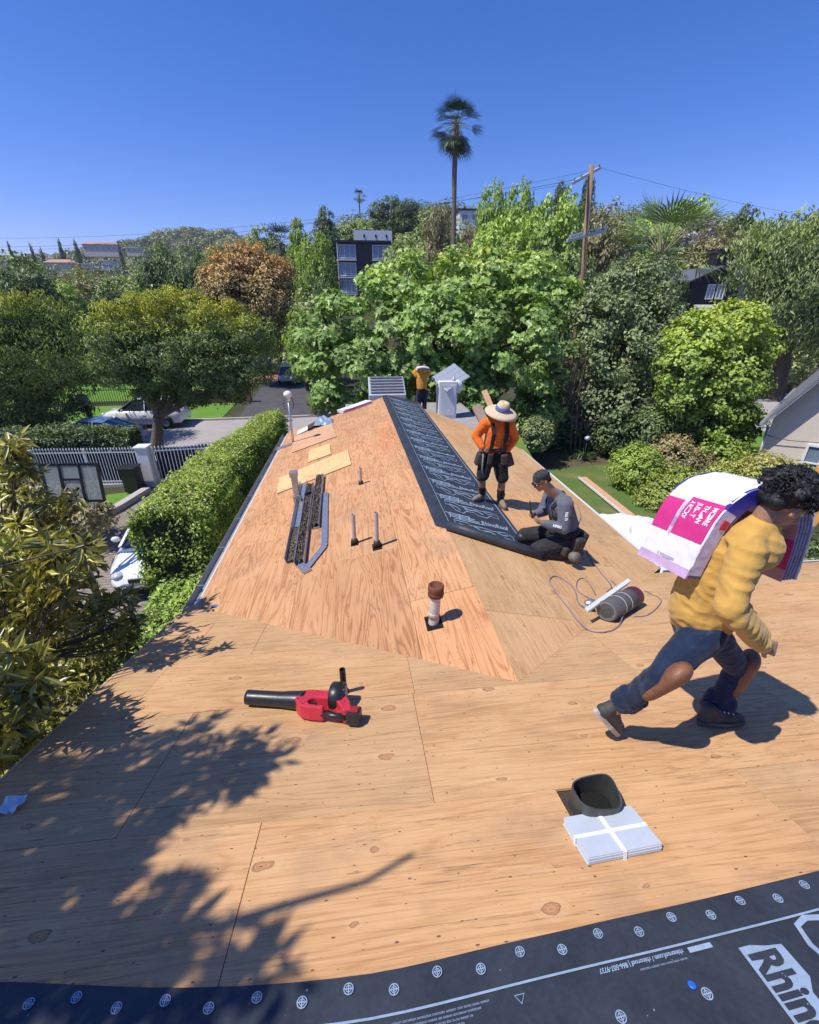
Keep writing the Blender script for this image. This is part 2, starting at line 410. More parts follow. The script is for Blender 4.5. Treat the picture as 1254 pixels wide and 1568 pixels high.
for nm, ya, yb in (('kerb', 21.35, 21.6), ('kerb', 28.2, 28.4)):
    k = MB(); k.add([(-90, ya - 90 * TL, 0), (90, ya + 90 * TL, 0), (90, yb + 90 * TL, 0), (-90, yb - 90 * TL, 0), (-90, ya - 90 * TL, .12), (90, ya + 90 * TL, .12), (90, yb + 90 * TL, .12), (-90, yb - 90 * TL, .12)],
                    [(0, 3, 2, 1), (4, 5, 6, 7), (0, 1, 5, 4), (1, 2, 6, 5), (2, 3, 7, 6), (3, 0, 4, 7)])
    tag(k.build(nm, CONC), kind='structure')
strip('pavement', 20.1, 21.35, TL, 0.012, CONC)
sheet('far_lawn', [(-60, 26.0), (-8.6, 28.05), (-8.9, 33.2), (-60, 32.0)], 0.02, LAWN)
sheet('far_lawn', [(-45, 34.0), (-10.6, 35), (-11, 43), (-45, 44)], 0.024, LAWN)
sheet('neighbour_driveway', [(-7.6, 28.2), (-3.2, 28.3), (-3.9, 52), (-9.2, 52)], 0.016, pm('dark_asphalt', (0.075, 0.07, 0.072), 0.9, 0, 0.25, 1.2, 0.3))
sheet('brick_path', [(-16, 44.5), (-7.6, 44.5), (-7.6, 47.5), (-16, 47.5)], 0.03, BRICKP)
sheet('front_lawn', [(-24, 12), (-8.05, 16.5), (-8.75, 13.1), (-10.6, 9.2), (-24, 6)], 0.016, LAWN)
sheet('driveway', [(-8.2, 21.35), (-4.3, 21.5), (-4.0, 4), (-6.6, -4), (-11.5, 2), (-9.4, 10), (-8.1, 15)], 0.012, PAVER)
sheet('back_lawn', [(5.5, 9), (7.2, 16.8), (11.4, 17.6), (12.2, 14), (10.5, 9)], 0.012, YARD)
sheet('side_lawn', [(15.5, 18), (16.5, 21.5), (24, 22.0), (24, 17)], 0.014, LAWN)
sheet('side_street', [(18.5, 22.6), (33, 23.2), (60, 44), (36, 46)], 0.02, ASPH)
sheet('garden_bed', [(5.8, 17.0), (7.2, 16.7), (11.3, 17.4), (13.5, 16.5), (14.8, 20.0), (5.5, 20.3)], 0.010, SOIL)
# ---------------------------------------------------------------- the house with its stripped roof
SL = 0.29
def mz(y): return CAMZ - 1.85 - SL * y            # main roof plane
MAIN_N, MAIN_D = (0, SL, 1), CAMZ - 1.85
APEX = Vector((1.07, 2.33, mz(2.33))); RFAR = Vector((0.80, 14.0, mz(2.33)))
VL = Vector((-1.97, 4.33, mz(4.33))); VR = Vector((3.92, 4.68, mz(4.68)))
NL = (RFAR - APEX).cross(VL - APEX); NL /= NL.z
NR = (RFAR - APEX).cross(VR - APEX); NR /= NR.z
DL, DR = NL.dot(APEX), NR.dot(APEX)
def lz(x, y): return (DL - NL.x * x - NL.y * y)
def rz(x, y): return (DR - NR.x * x - NR.y * y)
def UM(px, py): return UP_(px, py, MAIN_N, MAIN_D)
def UL(px, py): return UP_(px, py, NL, DL)
def UR(px, py): return UP_(px, py, NR, DR)
class Plane:
    def __init__(s, o, u, n):
        s.o = Vector(o); s.n = Vector(n).normalized(); u = Vector(u); s.u = (u - s.n * u.dot(s.n)).normalized(); s.v = s.n.cross(s.u)
        s.M = Matrix((s.u, s.v, s.n)).transposed().to_4x4(); s.M.translation = s.o
    def uv(s, p):
        d = Vector(p) - s.o; return (d.dot(s.u), d.dot(s.v))
    def p(s, u, v, w=0.0): return s.o + s.u * u + s.v * v + s.n * w
P_MAIN = Plane((0, 0, mz(0)), (1, 0, 0), MAIN_N)
P_LEFT = Plane(APEX, RFAR - APEX, NL)
P_RIGHT = Plane(APEX, RFAR - APEX, NR)
def clip(poly, a, b):
    """keep what lies left of a->b"""
    out_ = []; n = len(poly)
    sd = lambda p: (b[0] - a[0]) * (p[1] - a[1]) - (b[1] - a[1]) * (p[0] - a[0])
    for i in range(n):
        p, q = poly[i], poly[(i + 1) % n]; sp, sq = sd(p), sd(q)
        if sp >= 0: out_.append(p)
        if (sp >= 0) != (sq >= 0):
            t = sp / (sp - sq); out_.append((p[0] + (q[0] - p[0]) * t, p[1] + (q[1] - p[1]) * t))
    return out_
def area(poly): return 0.5 * sum(poly[i][0] * poly[(i + 1) % len(poly)][1] - poly[(i + 1) % len(poly)][0] * poly[i][1] for i in range(len(poly)))
def shrink(poly, g):
    if area(poly) < 0: poly = poly[::-1]
    n = len(poly); res = poly
    for i in range(n):
        a, b = Vector(poly[i]), Vector(poly[(i + 1) % n]); d = b - a
        if d.length < 1e-5: continue
        nn = Vector((-d.y, d.x)).normalized() * g
        res = clip(res, a + nn, b + nn)
        if len(res) < 3: return []
    return res
house = thing('house', 'house with its roof stripped to bare plywood sheathing', 'house', (1, 6, 0))
TH = 0.014
def deck(plane, region, mat, mat_under, sheets, holes=()):
    """one roof plane: dark under-deck (part) with plywood sheets (sub-parts) on it"""
    b = MB(); b.prism(region, -0.10, -0.02, plane.M.to_3x3(), plane.o)
    dk = b.build('roof_deck', mat_under, house, True)
    for k, sh in enumerate(sheets):
        poly = sh
        for i in range(len(region)): poly = clip(poly, region[i], region[(i + 1) % len(region)]) if poly else poly
        if not poly or len(poly) < 3 or abs(area(poly)) < 0.004: continue
        poly = shrink(poly, 0.0013)
        if len(poly) < 3: continue
        q = MB(); j = random.uniform(-0.0022, 0.0012)
        cx = sum(p[0] for p in poly) / len(poly); cy = sum(p[1] for p in poly) / len(poly)
        q.prism([(p[0] - cx, p[1] - cy) for p in poly], -TH + j, j)
        me = q.mesh('plywood_sheet', mat, bevel=0.0012)
        o = link('plywood_sheet', me, dk)
        o.matrix_world = Matrix.Translation(plane.p(cx, cy)) @ plane.M.to_3x3().to_4x4()
        o.matrix_parent_inverse = Matrix.Translation(house.location).inverted()
        # world placement is stored in the local transform: parent sits at the house base, unrotated
        o.matrix_parent_inverse = Matrix.Identity(4); o.location = plane.p(cx, cy) - house.location
        o.rotation_euler = plane.M.to_3x3().to_euler(); o.scale = (1, 1, 1)
    return dk
def rows(vs_, joints, u0, u1):
    res = []
    for (v0, v1), js in zip(zip(vs_, vs_[1:]), joints):
        us = [u0] + list(js) + [u1]
        for a, b in zip(us, us[1:]): res.append([(a, v0), (b, v0), (b, v1), (a, v1)])
    return res
k_ = math.sqrt(1 + SL * SL)
def muv(x, y): return P_MAIN.uv((x, y, mz(y)))
HOLE = (0.90, 1.17, 1.115, 1.36)   # duct hole x0,x1,y0,y1
mreg = [muv(-2.07, -1.3), muv(10, -1.3), muv(10, 4.62), muv(-2.07, 4.40)]
if area(mreg) < 0: mreg = mreg[::-1]
ym = [-1.3, 0.14, 1.36, 2.30, 3.08, 3.84, 4.7]
rw = rows([muv(0, y)[1] for y in ym], [(-1.5, .9, 3.3), (-0.565, 1.9, 4.3), (-1.23, 0.275, 2.71, 5.1), (-1.69, 0.29, 2.0, 4.5), (-1.6, -1.05, 1.3, 3.6), (0.2, 2.6, 5.0)], -3, 10.5)
def punch(polys, hole):
    u0, v0 = muv(hole[0], hole[2]); u1, v1 = muv(hole[1], hole[3])
    u0, u1 = min(u0, u1), max(u0, u1); v0, v1 = min(v0, v1), max(v0, v1); res = []
    for p in polys:
        a0, a1 = min(q[0] for q in p), max(q[0] for q in p); b0, b1 = min(q[1] for q in p), max(q[1] for q in p)
        if a0 < u0 and a1 > u1 and b0 < v0 + 1e-6 and b1 > v1 - 1e-6:
            res += [('H', p, (u0, u1, v0, v1))]
        else: res.append(p)
    return res
# the sheet with the duct hole is built as one ring-shaped sheet
def ring_sheet(p, h):
    a0, a1 = min(q[0] for q in p) + .0022, max(q[0] for q in p) - .0022; b0, b1 = min(q[1] for q in p) + .0022, max(q[1] for q in p) - .0022
    u0, u1, v0, v1 = h
    O = [(a0, b0), (a1, b0), (a1, b1), (a0, b1)]; I = [(u0, v0), (u1, v0), (u1, v1), (u0, v1)]
    b = MB(); cx, cy = (a0 + a1) / 2, (b0 + b1) / 2
    vs_ = [(q[0] - cx, q[1] - cy, z) for z in (-TH, -0.0004) for q in O + I]; f = []
    for i in range(4):
        j = (i + 1) % 4
        f += [(i, j, 4 + j, 4 + i), (8 + i, 8 + j, 12 + j, 12 + i), (i, j, 8 + j, 8 + i), (4 + i, 4 + j, 12 + j, 12 + i)]
    b.add(vs_, f)
    return b, cx, cy
mp = punch(rw, HOLE)
dk = deck(P_MAIN, mreg, PLY_MAIN, DARKW, [p for p in mp if not (isinstance(p, tuple) and p[0] == 'H')])
for p in mp:
    if isinstance(p, tuple) and p[0] == 'H':
        b, cx, cy = ring_sheet(p[1], p[2])
        o = link('plywood_sheet', b.mesh('plywood_sheet', PLY_MAIN), dk)
        o.location = P_MAIN.p(cx, cy) - house.location; o.rotation_euler = P_MAIN.M.to_3x3().to_euler()
# wing, left slope: eave x=-1.97, prow-shaped far end; sheets run along the ridge
def luv(p): return P_LEFT.uv(p)
LFAR = Vector((-1.97, 11.9, lz(-1.97, 11.9)))
lreg = [luv(APEX), luv(RFAR), luv(LFAR), luv(VL)]
if area(lreg) < 0: lreg = lreg[::-1]
W_L = luv((-1.97, 8, lz(-1.97, 8)))[1]; sg = 1 if W_L > 0 else -1
lv = [0, 0.66 * sg, 1.88 * sg, 3.3 * sg]
deck(P_LEFT, lreg, PLY_WING, DARKW, rows(lv, [(1.25, 3.7, 6.1, 8.6, 11.0), (0.25, 2.35, 4.85, 7.3, 9.7), (3.35, 5.8, 8.25)], -1, 14))
def ruv(p): return P_RIGHT.uv(p)
RF2 = Vector((3.95, 10.35, rz(3.95, 10.35)))
rreg = [ruv(APEX), ruv(RFAR), ruv((2.35, 12.75, rz(2.35, 12.75))), ruv(RF2), ruv(VR)]
if area(rreg) < 0: rreg = rreg[::-1]
W_R = ruv((3.9, 8, rz(3.9, 8)))[1]; sg = 1 if W_R > 0 else -1
deck(P_RIGHT, rreg, PLY_MAIN, DARKW, rows([0, 0.9 * sg, 2.12 * sg, 3.5 * sg], [(0.86, 3.3, 5.7, 8.2, 10.6), (2.1, 4.5, 7.0, 9.4), (3.2, 5.7, 8.1)], -1, 14))
# walls, fascias, gutter, drip edge
def wall(pts, z0, zf):
    b = MB(); n = len(pts)
    for i in range(n - 1):
        (x0, y0), (x1, y1) = pts[i], pts[i + 1]
        b.add([(x0, y0, z0), (x1, y1, z0), (x1, y1, zf(x1, y1)), (x0, y0, zf(x0, y0))], [(0, 1, 2, 3)])
    return b.build('wall', STUCCO, house, True)
wall([(-1.45, -1.2), (-1.45, 4.0), (-1.45, 4.8), (-1.45, 11.3), (0.8, 13.4), (2.3, 12.2), (3.45, 10.1), (3.45, 4.9), (3.45, 4.15), (9.5, 4.15), (9.5, -1.2)], 0, lambda x, y: min(mz(y) if y < 4.3 else 9, lz(x, y) if (x < 1 and y > 4.2) else 9, rz(x, y) if (x >= 1 and y > 4.2) else 9) - 0.12)
WHITEF = pm('fascia_paint', (0.60, 0.58, 0.55), 0.6, 0, 0.12, 4, 0.1)
b = MB(); b.bar(VL + Vector((-.012, 0, -.09)), LFAR + Vector((-.012, 0, -.09)), 0.02, 0.16); b.build('fascia', WHITEF, house, True)
b = MB(); b.bar((-2.085, 4.42, mz(4.42) - .08), (-2.085, -1.3, mz(-1.3) - .08), 0.02, 0.15, (0, SL, 1)); b.build('rake_board', LUMBER, house, True)
b = MB(); b.bar((3.93, 4.63, mz(4.63) - .09), (10, 4.63, mz(4.63) - .09), 0.02, 0.16); b.build('fascia', WHITEF, house, True)
b = MB(); b.bar(VR + Vector((.02, .02, -.09)), RF2 + Vector((.02, 0, -.09)), 0.02, 0.16); b.build('fascia', WHITEF, house, True)
# gutter: open channel along the left eave of the wing
b = MB()
prof = [(0.0, 0.0), (0.0, -0.075), (-0.10, -0.085), (-0.125, -0.01), (-0.115, 0.0), (-0.118, -0.012), (-0.094, -0.077), (-0.006, -0.068), (-0.006, 0.0)]
g0, g1 = VL + Vector((-.03, 0.0, -.02)), LFAR + Vector((-.03, .05, -.03))
n = len(prof); b.add([(g.x + q[0], g.y, g.z + q[1]) for g in (g0, g1) for q in prof], [(i, (i + 1) % n, n + (i + 1) % n, n + i) for i in range(n)] + [tuple(range(n)), tuple(range(n, 2 * n))])
b.build('gutter', DULLM, house, True)
for i in range(8):
    t = (i + .5) / 8; g = g0.lerp(g1, t); b = MB(); b.box((g.x - .06, g.y, g.z - .002), (0.13, 0.02, 0.004)); b.build('gutter_hanger', GALV, house, True)
b = MB(); b.bar(VR + Vector((.012, .03, .006)), RF2 + Vector((.012, -1.6, .006)), 0.05, 0.006, NR); b.build('drip_edge', WHITEP, house, True)
b = MB(); b.bar((3.98, 4.632, mz(4.632) + .004), (5.0, 4.632, mz(4.632) + .004), 0.05, 0.006, (0, SL, 1)); b.build('drip_edge', WHITEP, house, True)
# low flat roof beyond the far end of the wing
b = MB(); b.box((1.7, 15.6, 2.72), (4.6, 4.4, 0.14)); b.build('porch_roof', pm('porch_roofing', (0.30, 0.29, 0.28), 0.9, 0, .2, 4, .3), house, True)
for (x, y) in ((-.4, 17.6), (3.8, 17.6), (3.8, 13.7), (-.4, 13.7)):
    b = MB(); b.box((x, y, 1.325), (0.12, 0.12, 2.65)); b.build('porch_post', WHITEP, house, True)
# ---------------------------------------------------------------- things on the roof
def roofz(x, y): return max(mz(y), min(lz(x, y), rz(x, y))) if (y < 14.0 and -2.1 < x < 4.0) else mz(y)
def UROOF(px, py):
    r = ray(px, py)
    def t_(n, d): n = Vector(n); return (d - n.dot(CP)) / n.dot(r)
    tm = t_(MAIN_N, MAIN_D); tw = max(t_(NL, DL), t_(NR, DR))
    return CP + r * min(tm if tm > 0 else 1e9, tw if tw > 0 else 1e9)
_tc = {}
def text_data(s, size=1.0, shear=0.0, width=1.0, weight=0.0):
    """vertices and faces of a flat lettering, baseline at 0, starting at x=0"""
    key = (s, size, shear, width, weight)
    if key in _tc: return _tc[key]
    cu = bpy.data.curves.new('lettering', 'FONT'); cu.body = s; cu.size = size; cu.shear = shear; cu.resolution_u = 3
    cu.offset = weight
    ob = bpy.data.objects.new('lettering', cu); C.objects.link(ob)
    dg = bpy.context.evaluated_depsgraph_get()
    me = bpy.data.meshes.new_from_object(ob.evaluated_get(dg))
    v = [(p.co.x * width, p.co.y, 0.0) for p in me.vertices]; f = [tuple(p.vertices) for p in me.polygons]
    bpy.data.objects.remove(ob); bpy.data.curves.remove(cu); bpy.data.meshes.remove(me)
    _tc[key] = (v, f); return v, f
def ribbon(pts, w, closed=False):
    """flat stroke along 2-D points"""
    P = [Vector((p[0], p[1])) for p in pts]; n = len(P); v = []; f = []
    for i in range(n):
        a = P[(i - 1) % n] if (closed or i > 0) else P[i]; b = P[(i + 1) % n] if (closed or i < n - 1) else P[i]
        d = (b - a); d = d.normalized() if d.length > 1e-9 else Vector((1, 0)); q = Vector((-d.y, d.x)) * w / 2
        v += [(P[i].x + q.x, P[i].y + q.y, 0), (P[i].x - q.x, P[i].y - q.y, 0)]
    m_ = n if closed else n - 1
    for i in range(m_):
        a, b = 2 * i, 2 * ((i + 1) % n); f.append((a, a + 1, b + 1, b))
    return v, f
def xf(data, fn):
    v, f = data; return [fn(p[0], p[1]) for p in v], f

# --- underlayment laid along the wing ridge, partly unrolled
ul_roll_a, ul_roll_b = UR(694, 812), UR(823, 853)
felt_w = thing('roof_underlayment', 'black printed felt strip laid down the wing ridge, ending in a half unrolled roll', 'underlayment', tuple(APEX))
ua, ub = P_RIGHT.uv(ul_roll_a), P_RIGHT.uv(ul_roll_b)
sgR = 1 if W_R > 0 else -1
Wst = abs(ub[1]); u_end = (P_RIGHT.uv(RFAR)[0]) + 0.12
def feltp(u, s_, w=0.006):
    """u along the ridge, s_ metres down the right slope (negative: folded over onto the left one)"""
    rip = 0.004 * math.sin(u * 7.1 + s_ * 3) * math.sin(s_ * 6.0) + 0.003 * math.sin(u * 2.3)
    if s_ >= 0: return P_RIGHT.p(u, s_ * sgR, w + abs(rip))
    return P_LEFT.p(u, -s_ * (1 if W_L > 0 else -1), w + abs(rip))
b = MB()
def fs(i, j):
    s_ = -0.13 + j * (Wst + 0.13)
    u0 = ua[0] + (ub[0] - ua[0]) * max(0, s_) / Wst + (0.16 * max(0, -s_) / 0.13)
    return feltp(u0 + (u_end - u0) * i, s_)
b.grid(fs, 60, 22); b.build('felt_sheet', FELT, felt_w, True)
b = MB(); ax0 = P_RIGHT.p(ua[0] - .01, -0.03 * sgR, .062); ax1 = P_RIGHT.p(ub[0] - .05, (Wst + .02) * sgR, .062)
b.tube([ax0, ax0.lerp(ax1, .33) + Vector((0, 0, .004)), ax0.lerp(ax1, .66), ax1], [0.060, 0.063, 0.061, 0.058], 20)
b.build('felt_roll', FELT, felt_w, True)
# printed repeat: wordmark in a block plus the outlined emblem below it
def logo_shapes():
    sh = []
    for q in range(4): sh.append(ribbon([(-.02 + q * .03, .078 - q * .026), (.30 + q * .05, .082 - q * .026)], .013))
    for q in range(3): sh.append(ribbon([(.02 + q * .12, .0), (.05 + q * .12, .09)], .012))
    v, f = text_data('RhinoRoof', 0.085, 0.25, 0.9, 0.002); sh.append(([(x + .42, y + .01, 0) for x, y, z in v], f))
    sh.append(ribbon([(.05, -.03), (.20, -.03), (.24, -.06), (.42, -.05), (.52, -.07), (.66, -.05), (.74, -.09), (.72, -.15), (.62, -.13), (.55, -.18), (.44, -.17), (.40, -.13), (.30, -.14), (.24, -.19), (.16, -.17), (.12, -.10), (.05, -.08)], .010, True))
    sh.append(ribbon([(.28, -.06), (.36, -.10), (.46, -.09), (.53, -.13)], .016)); sh.append(ribbon([(.10, -.07), (.20, -.10), (.22, -.15)], .014))
    sh.append(ribbon([(.56, -.08), (.62, -.10), (.68, -.09)], .012)); sh.append(ribbon([(.30, -.09), (.33, -.13)], .014))
    return sh
LG = logo_shapes()
for k in range(15):
    u0 = ua[0] + 0.22 + k * 0.64
    if u0 > u_end - .3: break
    b = MB()
    for v, f in LG:
        b.add(*xf((v, f), lambda x, y: feltp(u0 + y * 2.0 - x * .22 + .15, 0.09 + x * 1.08, 0.013)))
    b.build('logo_print', PRINT, felt_w, True)
for s_ in (0.05, Wst - 0.075, Wst - .06):
    b = MB(); b.grid(lambda i, j: feltp(ua[0] + (ub[0] - ua[0]) * s_ / Wst + .05 + i * (u_end - .1 - ua[0]), s_ + j * .008, .0125), 60, 1); b.build('printed_line', PRINT, felt_w, True)

# --- underlayment along the main ridge where the photographer stands
edge_tab = [(-3.2, 1.06), (-2.1, .92), (-1.31, .832), (-.70, .742), (-.09, .702), (.49, .736), (1.15, .776), (1.77, .822), (2.6, .89), (4.5, 1.02), (9.9, 1.2)]
def edge_y(x):
    for (a, ya), (c, yc) in zip(edge_tab, edge_tab[1:]):
        if a <= x <= c:
            i = edge_tab.index((a, ya)); t = (x - a) / (c - a)
            y_1 = edge_tab[max(0, i - 1)]; y_2 = edge_tab[min(len(edge_tab) - 1, i + 2)]
            m0 = (yc - y_1[1]) / (c - y_1[0]) * (c - a) if c != y_1[0] else 0; m1 = (y_2[1] - ya) / (y_2[0] - a) * (c - a)
            return (2 * t**3 - 3 * t**2 + 1) * ya + (t**3 - 2 * t**2 + t) * m0 + (-2 * t**3 + 3 * t**2) * yc + (t**3 - t**2) * m1
    return .8
felt_m = thing('roof_underlayment', 'wide black printed felt covering the main ridge with target marks along its edge', 'underlayment', (0, 0, mz(0)))
def fmp(x, q, w=0.006):
    """q metres back from the felt's edge, towards the main ridge"""
    y = edge_y(x) - q / k_
    w += 0.0025 * (1 + math.sin(x * 9 + q * 5) * math.sin(q * 11 + x * 2))
    z = mz(y) if y > -1.25 else mz(-1.25) - (-1.25 - y) * SL
    return Vector((x, y, z + w))
b = MB(); b.grid(lambda i, j: fmp(-2.13 + 12 * i, 2.6 * j), 110, 30); b.build('felt_sheet', FELT, felt_m, True)
b = MB(); b.grid(lambda i, j: fmp(-2.13 + 12 * i, .118 + .007 * j, .0125), 110, 1); b.build('printed_line', PRINT, felt_m, True)
def target(x, q, r=.017):
    b = MB(); n = 20
    for (r0, r1) in ((r * .80, r), (r * .42, r * .58)):
        vs_ = []; 
        for k in range(n):
            a = 2 * math.pi * k / n
            vs_ += [fmp(x + math.cos(a) * r0, q + math.sin(a) * r0, .0125), fmp(x + math.cos(a) * r1, q + math.sin(a) * r1, .0125)]
        b.add(vs_, [(2 * k, 2 * k + 1, (2 * k + 3) % (2 * n), (2 * k + 2) % (2 * n)) for k in range(n)])
    for (dx, dq) in ((1, 0), (0, 1)):
        b.add([fmp(x + dx * a * r * .9 + dq * c * .0018, q + dq * a * r * .9 + dx * c * .0018, .0128) for a, c in ((-1, -1), (1, -1), (1, 1), (-1, 1))], [(0, 1, 2, 3)])
    b.build('nail_target_print', PRINT, felt_m, True)
for k in range(-9, 18):
    target(k * 0.148 + .02, .036 if k % 2 else .058)
for k in range(-4, 9): target(k * 0.30 + .11, .26)
for k in range(-2, 5): target(k * 0.45 + .05, .46)
# small print under the line: reads towards the far side, so it is upside down from here
def small_print(s, x1, q, size, bold=False):
    v, f = text_data(s, size, 0.0, 0.92, 0.0006 if bold else 0.0)
    b = MB(); b.add(*xf((v, f), lambda x, y: fmp(x1 - x, q + y, .0125))); b.build('small_print', PRINT, felt_m, True)
rw_ = random.Random(2); words = [''.join(rw_.choice('nuimoceas') for _ in range(rw_.randint(2, 9))) for _ in range(30)]   # too small to read in the photograph
for k, x1 in enumerate((-.95, 0.32, 1.95)):
    for r_ in range(4):
        s = ' '.join(words[(r_ * 6 + k * 3 + i) % len(words)] for i in range(9 - (r_ % 2)))
        small_print(s, x1 - .03 * r_, .142 + r_ * .0125, .0115)
for x1 in (1.02, -.28, 2.4):
    small_print('rhinoroof.com / rhinoroof | 866-507-9737', x1, .135, .020, True)
    small_print(' '.join(words[3:9]), x1, .160, .011)
    b = MB(); b.grid(lambda i, j: fmp(x1 + .02 + .09 * i, .135 + .016 * j, .0125), 6, 1); b.build('printed_lozenge', PRINT, felt_m, True)
    b = MB(); b.add(*xf(ribbon([(-.016, 0), (.016, 0), (0, .024)], .004, True), lambda x, y: fmp(x1 - .60 + x, .15 + y, .0125))); b.build('printed_triangle', PRINT, felt_m, True)
# the big wordmark: letters read from the edge inwards, tops to the right
c0 = UM(1128, 1455); q0 = (edge_y(c0.x) - c0.y) * k_
def big(u, v_, w=.013):      # u reading direction (towards the ridge), v_ up (to +X)
    return fmp(c0.x + v_, q0 + u, w)
b = MB(); poly = [(0, 0), (.0, .045), (.012, .10), (.018, .158), (.115, .162), (.15, .13), (.21, .128), (.25, .11), (.34, .10), (.42, .10), (.62, .10), (.62, 0)]
b.add(*xf(([(x, y, 0) for x, y in poly], [tuple(range(len(poly)))]), lambda x, y: big(x, y))); b.build('wordmark_block', PRINT, felt_m, True)
v, f = text_data('Rhino', .150, 0.0, .68, .006)
b = MB(); b.add(*xf((v, f), lambda x, y: big(x + .02, y + .018, .0145))); b.build('wordmark_letters', FELT, felt_m, True)
for pts, w in (([(.16, .19), (.13, .225), (.12, .28), (.085, .33), (.04, .40)], .020), ([(.10, .27), (.04, .255), (-.02, .27), (-.035, .32), (-.02, .40)], .020), ([(.15, .23), (.20, .245), (.19, .31), (.20, .42)], .016), ([(.19, .29), (.13, .33), (.12, .42)], .012), ([(.26, .19), (.22, .25), (.25, .30), (.29, .28), (.27, .33)], .024), ([(.16, .19), (.25, .165), (.36, .15)], .020)):
    b = MB(); b.add(*xf(ribbon(pts, w), lambda x, y: big(x, y))); b.build('emblem_stroke', PRINT, felt_m, True)
c1 = UM(1058, 1511)
b = MB(); b.lathe([(.0125, 0), (.0125, .003), (.009, .0045)], 16, c1 + Vector((0, 0, .012)), P_MAIN.M.to_3x3()); tag(b.build('cap_nail', pm('blue_plastic', (.02, .12, .55), .4)), 'blue plastic cap nail holding down the black ridge felt', 'nail')

# --- leaf blower
RED = pm('red_plastic', (0.52, 0.030, 0.050), 0.36, 0, 0.12, 12, 0.03)
def blower():
    p0, p1 = UM(380, 1080), UM(572, 1092); d = (p1 - p0)
    t = thing('leaf_blower', 'red and black cordless leaf blower lying on the plywood', 'leaf blower', tuple(p0))
    M3 = Plane(p0, d, MAIN_N).M.to_3x3(); t.rotation_euler = M3.to_euler()
    RX = Matrix.Rotation(R(90), 3, 'Y')
    b = MB(); b.lathe([(.046, 0), (.049, .0), (.050, .02), (.049, .03), (.050, .25), (.056, .30), (.060, .36), (.062, .40), (.06, .42)], 22, (0, 0, .062), RX); b.build('nozzle_tube', BLACKP, t)
    b = MB(); b.lathe([(.047, -.001), (.047, .05), (.044, .05), (.044, -.001)], 22, (0, 0, .062), RX, True, False); b.build('nozzle_lip', pm('dark_grey_plastic', (.05, .05, .055), .5), t)
    b = MB(); b.prism([(.37, .045), (.37, -.045), (.40, -.09), (.44, -.125), (.50, -.14), (.60, -.142), (.60, -.108), (.50, -.105), (.475, -.085), (.475, -.055), (.50, -.03), (.60, -.028), (.66, -.05), (.70, -.10), (.735, -.15), (.79, -.135), (.75, -.04), (.70, .03), (.62, .062), (.45, .062)], .012, .112)
    b.build('body', RED, t, bevel=.010)
    b = MB(); b.tube([(.585, -.125, .055), (.66, -.135, .055), (.75, -.14, .055)], .020, 12); b.build('grip', BLACKP, t)
    b = MB(); b.lathe([(.085, 0), (.092, .01), (.092, .085), (.080, .09), (.078, .02)], 24, (.60, .035, .088), RX); b.build('fan_housing', BLACKP, t)
    b = MB(); b.lathe([(.02, 0), (.05, .012), (.074, .016)], 18, (.675, .035, .088), RX); b.build('intake_grille', DULLM, t)
    b = MB(); b.box((.80, -.125, .058), (.085, .095, .085)); b.build('battery', BLACKP, t, bevel=.012)
    b = MB(); b.box((.80, -.125, .104), (.06, .06, .006)); b.build('battery_label', pm('battery_red', (.30, .02, .02), .5), t)
    b = MB(); b.box((.52, -.092, .1), (.04, .016, .02)); b.build('trigger', BLACKP, t)
    for x, y in ((.40, -.06), (.45, -.11), (.55, -.125), (.66, .03), (.5, .04), (.72, -.06)):
        b = MB(); b.lathe([(.005, 0), (.005, .003)], 8, (x, y, .1115)); b.build('screw', BLACKP, t)
blower()

# --- pipes and vents through the deck
def pipe(name, label, base, h, r, mat, lean=(0, 0), parts=(), flat=1, rim=None, n=16, group=None):
    t = thing(name, label, 'vent pipe', tuple(base), 0, group)
    top = Vector((lean[0], lean[1], h)); b = MB()
    nrm = 12
    b.tube([(0, 0, -.12), (0, 0, 0), top * .5, top], [r, r, r, r], n, False); b.tube([top, top + Vector((0, 0, -.10))], [r * .82, r * .8], n, False)
    b.lathe([(r * .82, 0), (r, 0)], n, top, None, False, False)
    b.build('pipe', mat, t)
    return t
RUST = pm('rusty_iron', (0.16, 0.055, 0.030), 0.8, 0.2, 0.4, 12, 0.5)
OLDW = pm('old_white_pipe', (0.55, 0.51, 0.46), 0.75, 0, 0.25, 9, 0.25)
PIPEG = pm('worn_grey_pipe', (0.50, 0.46, 0.42), 0.6, 0.2, 0.25, 9, 0.2)
DARKM = pm('dark_iron_pipe', (0.055, 0.045, 0.04), 0.55, 0.5, 0.3, 12, 0.25)
def hole_plate(t, plane, w, l, w_=.0015):  # black plate laid on the deck, its colour standing in for a shaded opening
    b = MB(); b.box((0, 0, 0), (w, l, .002)); o = b.build('cutout_black_plate', pm('hole_shade_black', (.004, .004, .004), 1, 0, .1, 4, 0), t); o.rotation_euler = plane.M.to_3x3().to_euler(); o.location = plane.n * w_; return o
def base_collar(t, r, h, mat):
    b = MB(); b.lathe([(r * 1.45, 0), (r * 1.5, h * .6), (r * 1.12, h), (r * 1.02, h)], 14); b.build('base_collar', mat, t)
p = UL(577.5, 837); t = pipe('vent_pipe', 'taller of two slim grey pipes standing side by side on the wing', p, .47, .026, PIPEG); base_collar(t, .03, .09, DARKM); hole_plate(t, P_LEFT, .17, .12)
p = UL(543, 832); t = pipe('vent_pipe', 'shorter of two slim grey pipes standing side by side on the wing', p, .41, .026, PIPEG); base_collar(t, .03, .075, DARKM); hole_plate(t, P_LEFT, .13, .10)
p = UL(552.5, 741); t = pipe('vent_pipe', 'lone slim grey pipe between the plywood offcut and the ridge felt', p, .29, .024, PIPEG); base_collar(t, .028, .06, DARKM)
